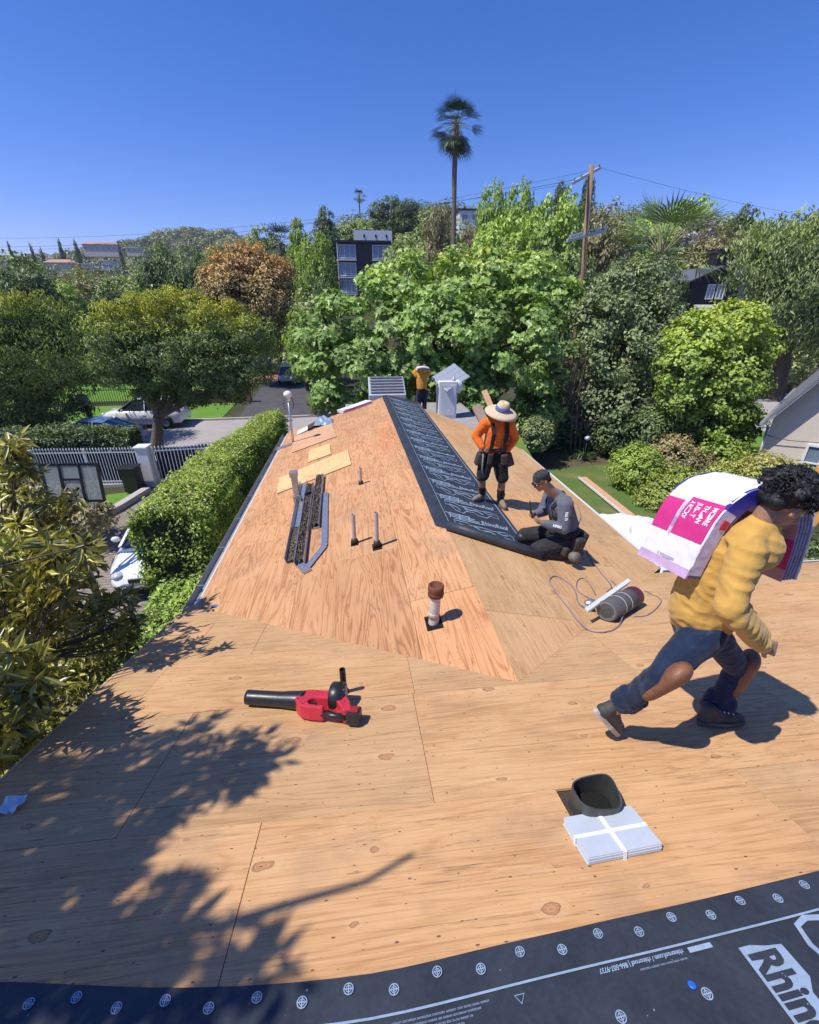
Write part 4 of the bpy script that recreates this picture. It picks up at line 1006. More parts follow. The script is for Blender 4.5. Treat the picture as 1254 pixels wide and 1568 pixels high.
# --- the walking worker with a bundle on his shoulder
def walker():
    base = Vector((1.77, 1.69, mz(1.69)))
    t = thing('person', 'worker in mustard long sleeved shirt and jeans walking bent under a shoulder load', 'person', tuple(base))
    chest = Vector((1.76, 1.67, 5.24)); pel = Vector((1.74, 1.70, 4.78)); waist = Vector((1.735, 1.69, 4.97))
    shN, shF = Vector((1.665, 1.50, 5.335)), Vector((1.80, 1.85, 5.33))
    elN = U(1116, 932, y=1.43); wrN = U(1166, 986, y=1.47)
    hN, hF = Vector((1.70, 1.615, 4.78)), Vector((1.80, 1.785, 4.75))
    kN = U(1013, 1034, y=1.54); aN = U(944, 1084, y=1.665)
    kF = U(1130, 1022, y=1.80); aF = U(1094, 1088, y=1.765)
    neck = Vector((1.775, 1.60, 5.40)); hc = U(1200, 772, y=1.58)
    fw_, up_ = Vector((.86, -.06, -.50)), Vector((.5, -.10, .86))
    B = Blob(); P, M = head(B, hc, fw_, up_, 1.0)
    B.cap(chest + Vector((.02, -.04, .12)), neck, .062, .056); B.cap(neck, P(-.02, 0, -.05), .056, .054)
    B.chain([pel, waist, chest], [.105, .10, .11], 1.0)
    B.chain([chest - Vector((0, 0, .06)), shN - Vector((0, -.03, .03)), elN, wrN], [.07, .034, .036, .030]); B.chain([chest, shF, shF + Vector((.12, .02, -.2)), Vector((1.99, 1.76, 5.2))], [.09, .05, .042, .030])
    hand(B, wrN + (wrN - elN).normalized() * .005, (wrN - elN).normalized() * .8 + Vector((.45, -.1, .1)), Vector((-.3, .8, -.3)), 1.0, .85, left=False)
    hand(B, Vector((1.99, 1.76, 5.2)), Vector((.3, -.2, .9)), Vector((-1, 0, 0)), 1.0, .9, left=True)
    B.chain([pel, hN, kN, aN], [.10, .085, .055, .04]); B.chain([pel, hF, kF, aF], [.10, .085, .055, .04])
    B.grow('body', SKIN_A, t, .0065, 3)
    eyes(P, t)
    # hair: a thick wavy mop made of many locks
    H = Blob(); rr = random.Random(3)
    H.ell(P(-.028, 0, .055), (.108, .096, .092), M)
    for i in range(150):
        a, e = rr.uniform(0, 2 * math.pi), rr.uniform(-.08, 1.0); ce = math.cos(e * 1.5); 
        q = (-.028 + .104 * math.cos(a) * ce, .094 * math.sin(a) * ce, .055 + .092 * math.sin(e * 1.5))
        if q[0] > .02 and q[2] < .06: continue
        if q[2] < -.03 and q[0] > -.03: continue
        d = Vector((rr.uniform(-.6, 1) * .03, rr.uniform(-1, 1) * .03, rr.uniform(-1, .2) * .03))
        H.cap(P(*q), P(q[0] * 1.06 + d.x, q[1] * 1.06 + d.y, q[2] * 1.03 + d.z), .019, .011)
    H.cap(P(-.075, -.04, -.01), P(-.078, .04, -.01), .038); H.cap(P(.07, -.03, .085), P(.085, .035, .075), .028, .024)
    hr = H.grow('hair', HAIR, t, .0058, 1, .006, 26)
    cb = MB()
    for i in range(760):
        a, e = rr.uniform(0, 2 * math.pi), rr.uniform(-.05, 1.0); ce = math.cos(e * 1.5)
        q = Vector((-.028 + .112 * math.cos(a) * ce, .101 * math.sin(a) * ce, .055 + .099 * math.sin(e * 1.5)))
        if q.x > .03 and q.z < .06: continue
        tg = Vector((rr.uniform(-1, 1), rr.uniform(-1, 1), rr.uniform(-1.2, .3))); nn = (q - Vector((-.028, 0, .055))).normalized(); tg = (tg - nn * tg.dot(nn) * .8).normalized(); sd = nn.cross(tg)
        L = rr.uniform(.03, .055); ph = rr.uniform(0, 6.28); pts = [q + tg * L * k / 5 + sd * .008 * math.sin(ph + k * 1.5) + nn * (.006 + .007 * math.cos(ph + k * 1.5)) for k in range(6)]
        cb.tube([P(*v) for v in pts], [.0032, .0036, .0034, .003, .0024, .001], 4, False)
    c_ = cb.build('curls', HAIR, hr); c_.location = -t.location
    # shirt
    S = Blob(); Y = cloth('mustard_cotton', (.56, .325, .075), .85, .13, 240, 6, (.48, .29, .09))
    hem = Vector((1.735, 1.70, 4.83))
    S.chain([hem + Vector((0, 0, .0)), hem + Vector((-.01, 0, .12)), waist + Vector((0, 0, .10)), chest + Vector((-.01, 0, .03))], [.146, .150, .146, .146], 1.08, (0, 1, 0))
    S.cap(hem + Vector((-.05, 0, .03)), chest + Vector((-.055, -.01, -.12)), .115, .115, 1.15, (0, 1, 0))
    S.cap(chest + Vector((0, -.09, .06)), chest + Vector((.04, .10, .06)), .115, .11); S.cap(shN + Vector((.02, .06, .01)), neck + Vector((0, 0, -.02)), .075, .066)
    S.chain([shN + Vector((.01, .03, -.01)), elN, elN.lerp(wrN, .5), wrN], [.072, .057, .051, .041]); S.chain([shF, shF + Vector((.12, .02, -.2)), Vector((1.98, 1.77, 5.17))], [.085, .07, .05])
    for i in range(7): q = elN.lerp(wrN, .18 + i * .12); S.cap(q + Vector((-.02, -.03, .01)), q + Vector((.03, .02, .02)), .048 - .003 * i)
    S.cap(neck + Vector((-.03, -.0, -.03)), neck + Vector((.01, -.005, .01)), .064, .061)
    S.grow('shirt', Y, t, .0075, 4, .0125, 7.5, (1.6, 1.2, .5))
    b = MB(); b.lathe([(.064, -.008), (.066, 0), (.062, .008)], 24, neck + Vector((.004, -.002, .010)), Vector((.16, -.02, .95)).to_track_quat('Z', 'Y').to_matrix(), True, False); b.build('collar', cloth('white_rib', (.62, .56, .44)), t, True)
    b = MB(); e2 = (wrN - elN).normalized(); b.lathe([(.042, -.03), (.045, -.015), (.043, .012), (.038, .014)], 20, wrN, e2.to_track_quat('Z', 'Y').to_matrix()); b.build('cuff', Y, t, True)
    # jeans
    J = Blob(); D = cloth('blue_denim', (.010, .021, .050), .8, .45, 260, 9, (.040, .058, .095))
    J.chain([hem + Vector((.005, 0, .04)), pel], [.128, .134], 1.12, (0, 1, 0))
    J.chain([hN, kN, kN.lerp(aN, .35), kN.lerp(aN, .86)], [.100, .068, .060, .052]); J.chain([hF, kF, kF.lerp(aF, .4), aF + Vector((0, 0, .0))], [.100, .068, .060, .054])
    for i in range(3): q = aN.lerp(kN, .18 + i * .09); J.cap(q + Vector((.03, -.02, 0)), q + Vector((-.02, .02, .01)), .046)
    for i in range(4): q = aF.lerp(kF, .03 + i * .08); J.cap(q + Vector((.03, -.03, 0)), q + Vector((-.02, .03, .01)), .052 - .002 * i)
    J.grow('jeans', D, t, .0085, 4, .008, 10, (1, 1, .6))
    # leather knee pads
    LE = pm('brown_leather', (.20, .085, .040), .5, 0, .35, 14, .3, 90)
    for kk, aa, hh, off in ((kN, aN, hN, Vector((.03, -.052, -.01))), (kF, aF, hF, Vector((.045, -.03, -.02)))):
        ax = (aa - kk).normalized(); K = Blob(); c = kk + off
        K.cap(kk + off * .62 - ax * .065, kk + off * .55 + ax * .125, .084, .066, .62, off); K.cap(kk + off * 1.05 - ax * .01, kk + off * .95 + ax * .06, .045, .040, .5, off)
        K.grow('knee_pad', LE, t, .008, 3)
    SH = pm('dark_trainer', (.05, .048, .045), .7, 0, .5, 20, .3); SO = pm('shoe_sole', (.42, .40, .36), .7, 0, .15, 12, .2)
    n0 = P_MAIN.n
    shoe(t, Vector((1.235, 1.665, 4.215)), Vector((1.425, 1.68, mz(1.68) + .018)), Vector((.80, .0, .60)), SH, SO)
    hl = Vector((1.985, 1.715, mz(1.715) + .003)); shoe(t, hl, hl + Vector((.27, -.035, .012)), n0, SH, pm('dark_sole', (.10, .095, .09), .7))
    for aa, kk in ((aN, kN), (aF, kF)):
        pass
    return t
walker()
def carried_bundle():
    """shingle bundle bent over the worker's shoulder: back half hangs down his back, front half before his chest"""
    prof = [(-.19, -.40), (-.175, -.31), (-.155, -.21), (-.125, -.105), (-.07, -.025), (.02, .0), (.12, -.01), (.19, -.05), (.225, -.13), (.24, -.23), (.25, -.33), (.255, -.44)]
    o = Vector((1.765, 1.79, 5.475)); t = thing('shingle_bundle', 'shingle bundle in white, magenta and blue wrapping bent over the walking worker', 'shingle bundle', tuple(o))
    def P3(s, w, h):
        k = s * (len(prof) - 1); i = min(int(k), len(prof) - 2); f = k - i
        g = lambda j: Vector(prof[max(0, min(len(prof) - 1, j))])
        p0, p1, p2, p3 = g(i - 1), g(i), g(i + 1), g(i + 2)
        p = .5 * (2 * p1 + (p2 - p0) * f + (2 * p0 - 5 * p1 + 4 * p2 - p3) * f * f + (3 * p1 - p0 - 3 * p2 + p3) * f ** 3)
        d = (p2 - p1 + (p2 - p0) * .3).normalized(); nn = Vector((-d.y, d.x)); q = p + nn * h
        return o + Vector((q.x - w * .08, w, q.y - w * .16))
    TB = .075; W2 = .165
    def shell(name, mat, s0, s1, w0, w1, h0, h1, nu=40, nv=10, crink=.002, parent=t):
        b = MB(); rr = random.Random(5)
        def top(i, j):
            s_ = s0 + (s1 - s0) * i; w = w0 + (w1 - w0) * j
            c = crink * (mnoise.noise((s_ * 26, w * 40, h1 * 9)) + .7 * (1 - 2 * abs(mnoise.noise((s_ * 17 + 3, w * 30, 2)))))
            return P3(s_, w, h1 + c)
        b.grid(top, nu, nv); b.grid(lambda i, j: P3(s0 + (s1 - s0) * i, w0 + (w1 - w0) * j, h0), nu, 2)
        for w in (w0, w1): b.grid(lambda i, j: P3(s0 + (s1 - s0) * i, w, h0 + (h1 - h0) * j), nu, 3)
        for s_ in (s0, s1): b.grid(lambda i, j: P3(s_, w0 + (w1 - w0) * i, h0 + (h1 - h0) * j), nv, 3)
        return b.build(name, mat, parent, True)
    SH_ = pm('shingle_edges', (.30, .27, .34), .8, 0, .5, 30, .3)
    for k in range(9):
        shell('shingle', SH_, .004 + .002 * (k % 3), .996 - .002 * (k % 2), -W2 + .004 + .003 * (k % 2), W2 - .004, k * TB / 9 + .001, (k + .72) * TB / 9, 30, 4, 0)
    shell('wrapper_face', WRAPW, 0, 1, -W2, W2, TB, TB + .003, 90, 26, .0035)
    shell('wrapper_inside', pm('pale_pink_film', (.55, .33, .36), .35, 0, .1, 9, .2), 0, 1, -W2, W2, -.004, -.001, 60, 8, .002)
    shell('blue_band', WRAPB, .31, .52, -W2 - .004, -W2 + .02, -.003, TB + .004, 14, 3, .002)
    shell('blue_band', WRAPB, .33, .50, W2 - .004, W2 + .005, -.003, TB + .006, 14, 2, .002)
    shell('white_side_film', pm('crinkled_film', (.62, .56, .70), .3, 0, .3, 34, .4), .03, .31, -W2 - .003, -W2 + .004, .012, TB + .003, 24, 2, .004)
    shell('red_mark', pm('red_mark', (.55, .02, .06), .4), .245, .275, -W2 - .008, -W2, .02, .052, 4, 2, .001)
    shell('lilac_end_band', WRAPL, .0, .055, -W2 - .001, W2 + .001, TB + .0025, TB + .007, 8, 20, .003)
    shell('magenta_panel', WRAPP, .175, .325, -W2 + .01, .03, TB + .004, TB + .0072, 18, 12, .0022)
    shell('magenta_panel', WRAPP, .175, .30, .055, W2 - .002, TB + .004, TB + .0072, 14, 8, .0022)
    shell('magenta_panel', WRAPP, .80, .94, -W2 - .002, -.06, -.007, -.004, 14, 8, .0015)
    for kk in range(3): shell('print_stripe', WRAPL, .16 + .01 * kk, .30, .034 + kk * .007, .037 + kk * .007, TB + .0045, TB + .0078, 12, 1, 0)
    for i, wd in enumerate(('MORE', 'THAN', 'JUST', 'A ROOF')):
        v, f = text_data(wd, .036, 0, .80 if i < 3 else .58, .0010)
        b = MB(); b.add(*xf((v, f), lambda x, y: P3(.305 - x * .80, -W2 + .022 + (i * .043) + .030 - y, TB + .0105))); b.build('print_word', STRAP, t, True)
    b = MB()
    for k in range(26):
        u0 = .07 + .09 * random.random(); w0 = random.uniform(-W2 + .01, W2 - .06)
    shell('fine_print', pm('grey_print', (.45, .40, .50), .5), .058, .072, -.06, .05, TB + .0045, TB + .0065, 4, 4, 0)
carried_bundle()

# --- straw-hatted worker standing on the felt edge
def hat_man():
    t = thing('person', 'worker in orange shirt, dark shorts and wide straw hat standing by the ridge felt', 'person', (1.92, 6.07, rz(1.92, 6.07)))
    hipL, hipR = Vector((1.83, 6.09, 4.33)), Vector((1.99, 6.05, 4.33)); pel = Vector((1.91, 6.08, 4.38)); waist = Vector((1.915, 6.07, 4.50)); chest = Vector((1.93, 6.05, 4.68))
    shL, shR = Vector((1.745, 6.06, 4.79)), Vector((2.105, 6.04, 4.76)); elL, elR = Vector((1.635, 6.10, 4.60)), Vector((2.215, 6.10, 4.56)); wrL, wrR = Vector((1.70, 5.98, 4.47)), Vector((2.10, 6.0, 4.42))
    fL, fR = Vector((1.76, 6.02, rz(1.76, 6.02))), Vector((2.06, 5.97, rz(2.06, 5.97)))
    aL, aR = Vector((1.775, 6.07, fL.z + .09)), Vector((2.055, 6.02, fR.z + .09)); kL, kR = Vector((1.745, 6.00, 3.965)), Vector((2.045, 5.98, 3.93))
    hc = Vector((1.955, 5.99, 4.925)); B = Blob(); P, M = head(B, hc, Vector((-.04, -.93, -.36)), Vector((0, -.34, .93)), .92)
    B.cap(chest + Vector((0, 0, .10)), hc - Vector((0, -.03, .06)), .055, .052)
    B.chain([pel, waist, chest], [.115, .11, .12]); B.chain([chest, shL, elL, wrL], [.09, .05, .042, .03]); B.chain([chest, shR, elR, wrR], [.09, .05, .042, .03])
    B.chain([pel, hipL, kL, kL.lerp(aL, .35), aL], [.10, .085, .055, .058, .038]); B.chain([pel, hipR, kR, kR.lerp(aR, .35), aR], [.10, .085, .055, .058, .038])
    hand(B, wrL, Vector((.55, -.35, -.35)), Vector((.4, .6, -.6)), .95, .7); hand(B, wrR, Vector((-.75, -.1, -.5)), Vector((-.4, .7, -.5)), .95, .8, left=True)
    B.grow('body', SKIN_B, t, .0085, 3); eyes(P, t, .92)
    OR = cloth('safety_orange', (.72, .155, .018), .8, .1, 240, 7)
    S = Blob(); S.chain([pel + Vector((0, 0, -.02)), waist, chest, chest + Vector((0, .01, .05))], [.142, .142, .148, .13], 1.12, (1, 0, 0)); S.cap(shL + Vector((.05, 0, 0)), shR - Vector((.05, 0, 0)), .085, .085); S.cap(chest + Vector((0, 0, .07)), chest + Vector((0, -.005, .14)), .085, .066)
    S.chain([shL, elL, elL.lerp(wrL, .55), wrL], [.078, .066, .056, .044]); S.chain([shR, elR, elR.lerp(wrR, .55), wrR], [.078, .066, .056, .044])
    S.grow('shirt', OR, t, .0095, 4, .009, 9, (1, 1, .6))
    BK = cloth('black_cotton', (.012, .012, .013), .8, .3); J = Blob(); J.chain([pel + Vector((0, 0, -.01)), pel + Vector((0, 0, -.09))], [.145, .15], 1.12, (1, 0, 0)); J.chain([hipL, kL + Vector((.005, 0, .07))], [.115, .096]); J.chain([hipR, kR + Vector((-.005, 0, .07))], [.115, .096])
    J.grow('shorts', BK, t, .0095, 4, .008, 9)
    SK = cloth('black_sock', (.016, .015, .016), .9, .3); BT = pm('tan_boot', (.23, .17, .11), .75, 0, .25, 14, .3); SO = pm('boot_sole', (.10, .085, .07), .8)
    for a_, k_2, f_, dr in ((aL, kL, fL, Vector((-.75, -.62, 0))), (aR, kR, fR, Vector((.08, -.98, 0)))):
        K = Blob(); K.cap(a_ + Vector((0, 0, .02)), a_.lerp(k_2, .52), .048, .060); K.grow('sock', SK, t, .009, 2, .003, 20)
        dr = dr.normalized(); dr.z = -(NR.x * dr.x + NR.y * dr.y); heel = f_ + Vector((0, .05, 0)) - dr * .07; heel.z = rz(heel.x, heel.y) + .008
        shoe(t, heel, heel + dr * .27, NR, BT, SO, 1.05, .06, laces=False)
    # harness straps and tool belt with pouches
    WEB = cloth('dark_webbing', (.035, .018, .016), .7, .3)
    for g, sh in ((-1, shL), (1, shR)):
        pts = [chest + Vector((g * .085, .13, .10)), chest + Vector((g * .105, .02, .175)), chest + Vector((g * .105, -.10, .12)), chest + Vector((g * .095, -.165, .0)), waist + Vector((g * .09, -.168, .02)), pel + Vector((g * .10, -.17, .03))]
        b = MB()
        for a_, c_ in zip(pts, pts[1:]): b.bar(a_, c_, .058, .018, (0, -1, .3))
        b.build('harness_strap', WEB, t, True, .004)
    BL = Blob(); 
    for i in range(18):
        a0, a1 = 2 * math.pi * i / 18, 2 * math.pi * (i + 1) / 18
        BL.cap(pel + Vector((.175 * math.cos(a0), .155 * math.sin(a0), .045)), pel + Vector((.175 * math.cos(a1), .155 * math.sin(a1), .045)), .030)
    BL.grow('tool_belt', WEB, t, .01, 2)
    LP = pm('worn_dark_leather', (.045, .036, .030), .7, 0, .4, 16, .4)
    for (c_, s_, r_) in ((pel + Vector((-.215, -.07, -.10)), (.13, .13, .19), .25), (pel + Vector((.20, -.06, -.12)), (.15, .12, .22), -.35), (pel + Vector((.12, -.17, -.09)), (.11, .06, .17), -.1), (pel + Vector((-.10, -.18, -.07)), (.08, .04, .16), .1)):
        b = MB(); b.box(c_, s_, Euler((0, r_, 0)).to_matrix()); b.build('tool_pouch', LP, t, True, .025)
    b = MB(); b.tube([pel + Vector((-.23, -.08, -.02)), pel + Vector((-.25, -.09, .07))], .014, 8); b.tube([pel + Vector((-.20, -.05, -.02)), pel + Vector((-.19, -.06, .05))], .02, 8); b.build('hand_tool', GALV, t, True)
    b = MB(); b.tube([pel + Vector((-.19, -.13, 0)), pel + Vector((-.20, -.16, -.2)), pel + Vector((-.18, -.15, -.32))], .012, 8); b.build('hammer_handle', pm('grey_grip', (.2, .19, .18), .6), t, True)
    # hat
    STR = pm('straw', (.60, .47, .30), .8, 0, .18, 40, .5, 150, .004); hz = hc + Vector((0, .005, .055)); HM = Euler((R(16), R(7), 0)).to_matrix()
    b = MB(); b.lathe([(.235, -.040), (.24, -.036), (.20, -.008), (.14, .004), (.10, .008), (.098, .03), (.088, .085), (.070, .125), (.045, .135), (.02, .118), (.001, .112)], 30, hz, HM, True, False)
    b.lathe([(.235, -.042), (.20, -.014), (.14, -.003), (.095, .0)], 30, hz, HM, True, False); b.build('straw_hat', STR, t, True)
    b = MB(); b.lathe([(.1005, .010), (.1025, .03), (.094, .072), (.091, .074)], 30, hz, HM, True, False); b.build('hat_band', pm('blue_hat_band', (.10, .14, .32), .7, 0, .6, 40, .2), t, True)
hat_man()
def stub(name, label, px0, px1, y, w, mat):
    a, c = U(*px0, y=y), U(*px1, y=y + .3); b = MB(); b.bar(a, c, w, w * .5, (0, -1, .2)); tag(b.build(name, mat, None, False, .006), label, 'timber')
stub('timber_post', 'pale square timber sticking up behind the straw hat', (757, 636), (741, 598), 10.6, .14, LUMBER)
stub('timber_post', 'weathered stub of timber standing left of the hatted worker', (741, 646), (729, 622), 10.4, .22, pm('weathered_wood', (.30, .21, .17), .85, 0, .3, 8, .4))

# --- kneeling worker with a phone
def kneeler():
    t = thing('person', 'worker in grey long sleeved top kneeling on the slope looking at a phone', 'person', (2.3, 4.62, rz(2.3, 4.62)))
    hipN, hipF = Vector((2.43, 4.52, 3.70)), Vector((2.40, 4.70, 3.72)); pel = Vector((2.42, 4.62, 3.74)); waist = Vector((2.43, 4.62, 3.90)); chest = Vector((2.32, 4.62, 4.12))
    shN, shF = Vector((2.31, 4.45, 4.21)), Vector((2.27, 4.78, 4.22)); elN, elF = Vector((2.30, 4.38, 3.94)), Vector((2.20, 4.76, 4.00)); wrN, wrF = Vector((2.08, 4.46, 3.98)), Vector((2.03, 4.62, 4.02))
    kN, kF = Vector((2.06, 4.47, rz(2.06, 4.47) + .095)), Vector((1.99, 4.74, rz(1.99, 4.74) + .13)); aN, aF = Vector((2.46, 4.50, rz(2.46, 4.5) + .07)), Vector((2.44, 4.74, rz(2.44, 4.74) + .08))
    hc = U(829, 736, y=4.60); B = Blob(); P, M = head(B, hc, Vector((-.86, -.22, -.44)), Vector((-.42, -.1, .88)), .96)
    B.cap(chest + Vector((-.03, 0, .10)), hc + Vector((.05, 0, -.05)), .062, .060); B.chain([pel, waist, chest], [.12, .115, .125])
    B.chain([chest, shN, elN, wrN], [.09, .05, .042, .03]); B.chain([chest, shF, elF, wrF], [.09, .05, .042, .03])
    B.chain([pel, hipN, kN, aN], [.10, .085, .06, .04]); B.chain([pel, hipF, kF, aF], [.10, .085, .06, .04])
    hand(B, wrN, Vector((-.8, .25, .35)), Vector((.1, .9, .4)), .95, .8, left=True); hand(B, wrF, Vector((-.8, -.3, .35)), Vector((.1, -.9, .4)), .95, .8)
    B.grow('body', SKIN_C, t, .008, 3); eyes(P, t, .96)
    H = Blob(); H.ell(P(-.03, 0, .045), (.092, .080, .075), M); H.cap(P(-.08, -.03, -.02), P(-.08, .03, -.02), .035); H.grow('hair', HAIR, t, .008, 1, .004, 30)
    Cp = Blob(); Cp.ell(P(-.012, 0, .078), (.100, .082, .050), M); Cp.cap(P(.06, -.03, .05), P(.06, .03, .05), .03); Cp.grow('cap', cloth('charcoal_cap', (.035, .036, .042), .8, .6, 200, 26), t, .008, 2)
    b = MB(); b.tube([P(.088, -.06, .006), P(.100, -.03, .002), P(.104, 0, .004), P(.100, .03, .002), P(.088, .06, .006)], .015, 8, True, True, .5); b.tube([P(.088, -.062, .008), P(.0, -.082, .012)], .004, 6); b.build('sunglasses', pm('dark_red_lens', (.03, .008, .008), .15), t, True)
    G = cloth('grey_jersey', (.115, .125, .155), .85, .14, 240, 7); S = Blob(); S.chain([pel + Vector((0, 0, .04)), waist, chest], [.150, .148, .15], 1.08, (0, 1, 0)); S.cap(shN + Vector((.02, .05, -.01)), shF + Vector((.02, -.05, -.01)), .095, .095); S.cap(chest + Vector((-.02, 0, .05)), chest + Vector((-.085, 0, .155)), .09, .066)
    S.chain([shN, elN, elN.lerp(wrN, .5), wrN], [.082, .070, .058, .042]); S.chain([shF, elF, elF.lerp(wrF, .5), wrF], [.082, .070, .058, .042]); S.grow('shirt', G, t, .009, 4, .009, 9, (1, 1, .6))
    # white print down the near sleeve
    ax = (elN - shN).normalized(); rt = Vector((1, 0, 0)) - ax * ax.x; rt.normalize(); nn = Vector((-.15, -1, .1)); nn = (nn - ax * nn.dot(ax)).normalized()
    for base_, dr_, txt, sz in ((shN.lerp(elN, .25), ax, 'nuin', .062), (elN.lerp(wrN, .18), (wrN - elN).normalized(), 'mun', .058)):
        n2 = (Vector((-.1, -1, .35)) - dr_ * Vector((-.1, -1, .35)).dot(dr_)).normalized(); s2 = dr_.cross(n2); v, f = text_data(txt, sz, 0, .95, .002); b = MB()
        b.add(*xf((v, f), lambda x, y: base_ + dr_ * x - s2 * (y - .02) + n2 * (.082 - abs(y - .02) * .35))); b.build('sleeve_print', STRAP, t, True)
    Q = cloth('charcoal_work_trousers', (.030, .029, .030), .85, .3, 220, 8); J = Blob(); J.chain([pel + Vector((0, 0, .03)), pel + Vector((0, 0, -.05))], [.15, .155], 1.05, (0, 1, 0)); J.chain([hipN, kN, aN], [.118, .092, .068]); J.chain([hipF, kF, aF], [.118, .095, .068]); J.grow('trousers', Q, t, .009, 4, .008, 9)
    KP = pm('black_knee_pad', (.02, .02, .022), .5, 0, .3, 14, .2)
    for k_2 in (kN, kF): K = Blob(); K.ell(k_2 + Vector((-.045, 0, -.02)), (.075, .085, .075)); K.grow('knee_pad', KP, t, .009, 2)
    SO = pm('boot_sole', (.10, .085, .07), .8); BT2 = pm('brown_boot', (.07, .045, .03), .7, 0, .3, 14, .3)
    for a_ in (aN, aF): toe = a_ + Vector((.20, 0, -.03)); shoe(t, a_ + Vector((-.02, 0, .06)), toe, Vector((.5, 0, .85)), BT2, SO, 1.0, 0, laces=False)
    WEB = cloth('black_webbing', (.014, .014, .016), .7, .3); 
    for s_ in (shN, shF):
        g = -1 if s_ is shN else 1
        pts = [waist + Vector((.145, g * .06, -.02)), chest + Vector((.145, g * .075, .0)), chest + Vector((.07, g * .10, .145)), chest + Vector((-.03, g * .10, .16)), chest + Vector((-.13, g * .095, .04)), waist + Vector((-.14, g * .09, -.02))]
        b = MB()
        for p0, p1 in zip(pts, pts[1:]): b.bar(p0, p1, .045, .014, (p0 + p1) / 2 - chest)
        b.build('harness_strap', WEB, t, True, .003)
    BL = Blob()
    for i in range(18):
        a0, a1 = 2 * math.pi * i / 18, 2 * math.pi * (i + 1) / 18
        BL.cap(pel + Vector((.165 * math.cos(a0), .175 * math.sin(a0), .07)), pel + Vector((.165 * math.cos(a1), .175 * math.sin(a1), .07)), .036)
    BL.grow('tool_belt', WEB, t, .01, 2); LP = pm('worn_dark_leather', (.045, .036, .030), .7)
    for c_, s_ in ((pel + Vector((.10, -.22, -.06)), (.16, .10, .22)), (pel + Vector((.19, -.08, -.05)), (.10, .18, .24)), (pel + Vector((-.04, -.225, -.12)), (.10, .09, .13))):
        b = MB(); b.box(c_, s_, Euler((.1, .2, .3)).to_matrix()); b.build('tool_pouch', LP, t, True, .03)
    b = MB(); b.lathe([(.055, 0), (.06, .02), (.06, .09), (.05, .1)], 14, pel + Vector((.02, -.27, -.17)), Euler((R(70), 0, R(20))).to_matrix()); b.build('nail_coil_pouch', pm('grey_pouch', (.16, .14, .12), .7, 0, .3, 12, .3), t, True)
    ph = thing('phone', 'dark smartphone held upright by the kneeling worker', 'phone', tuple(U(812, 777, y=4.54)))
    b = MB(); b.box((0, 0, 0), (.012, .075, .15), Euler((0, R(-8), R(-12))).to_matrix()); b.build('case', BLACKP, ph, False, .004)
    b = MB(); b.box((.0072, 0, 0), (.002, .066, .138), Euler((0, R(-8), R(-12))).to_matrix()); b.build('screen', pm('phone_glass', (.02, .025, .03), .08), ph)
kneeler()

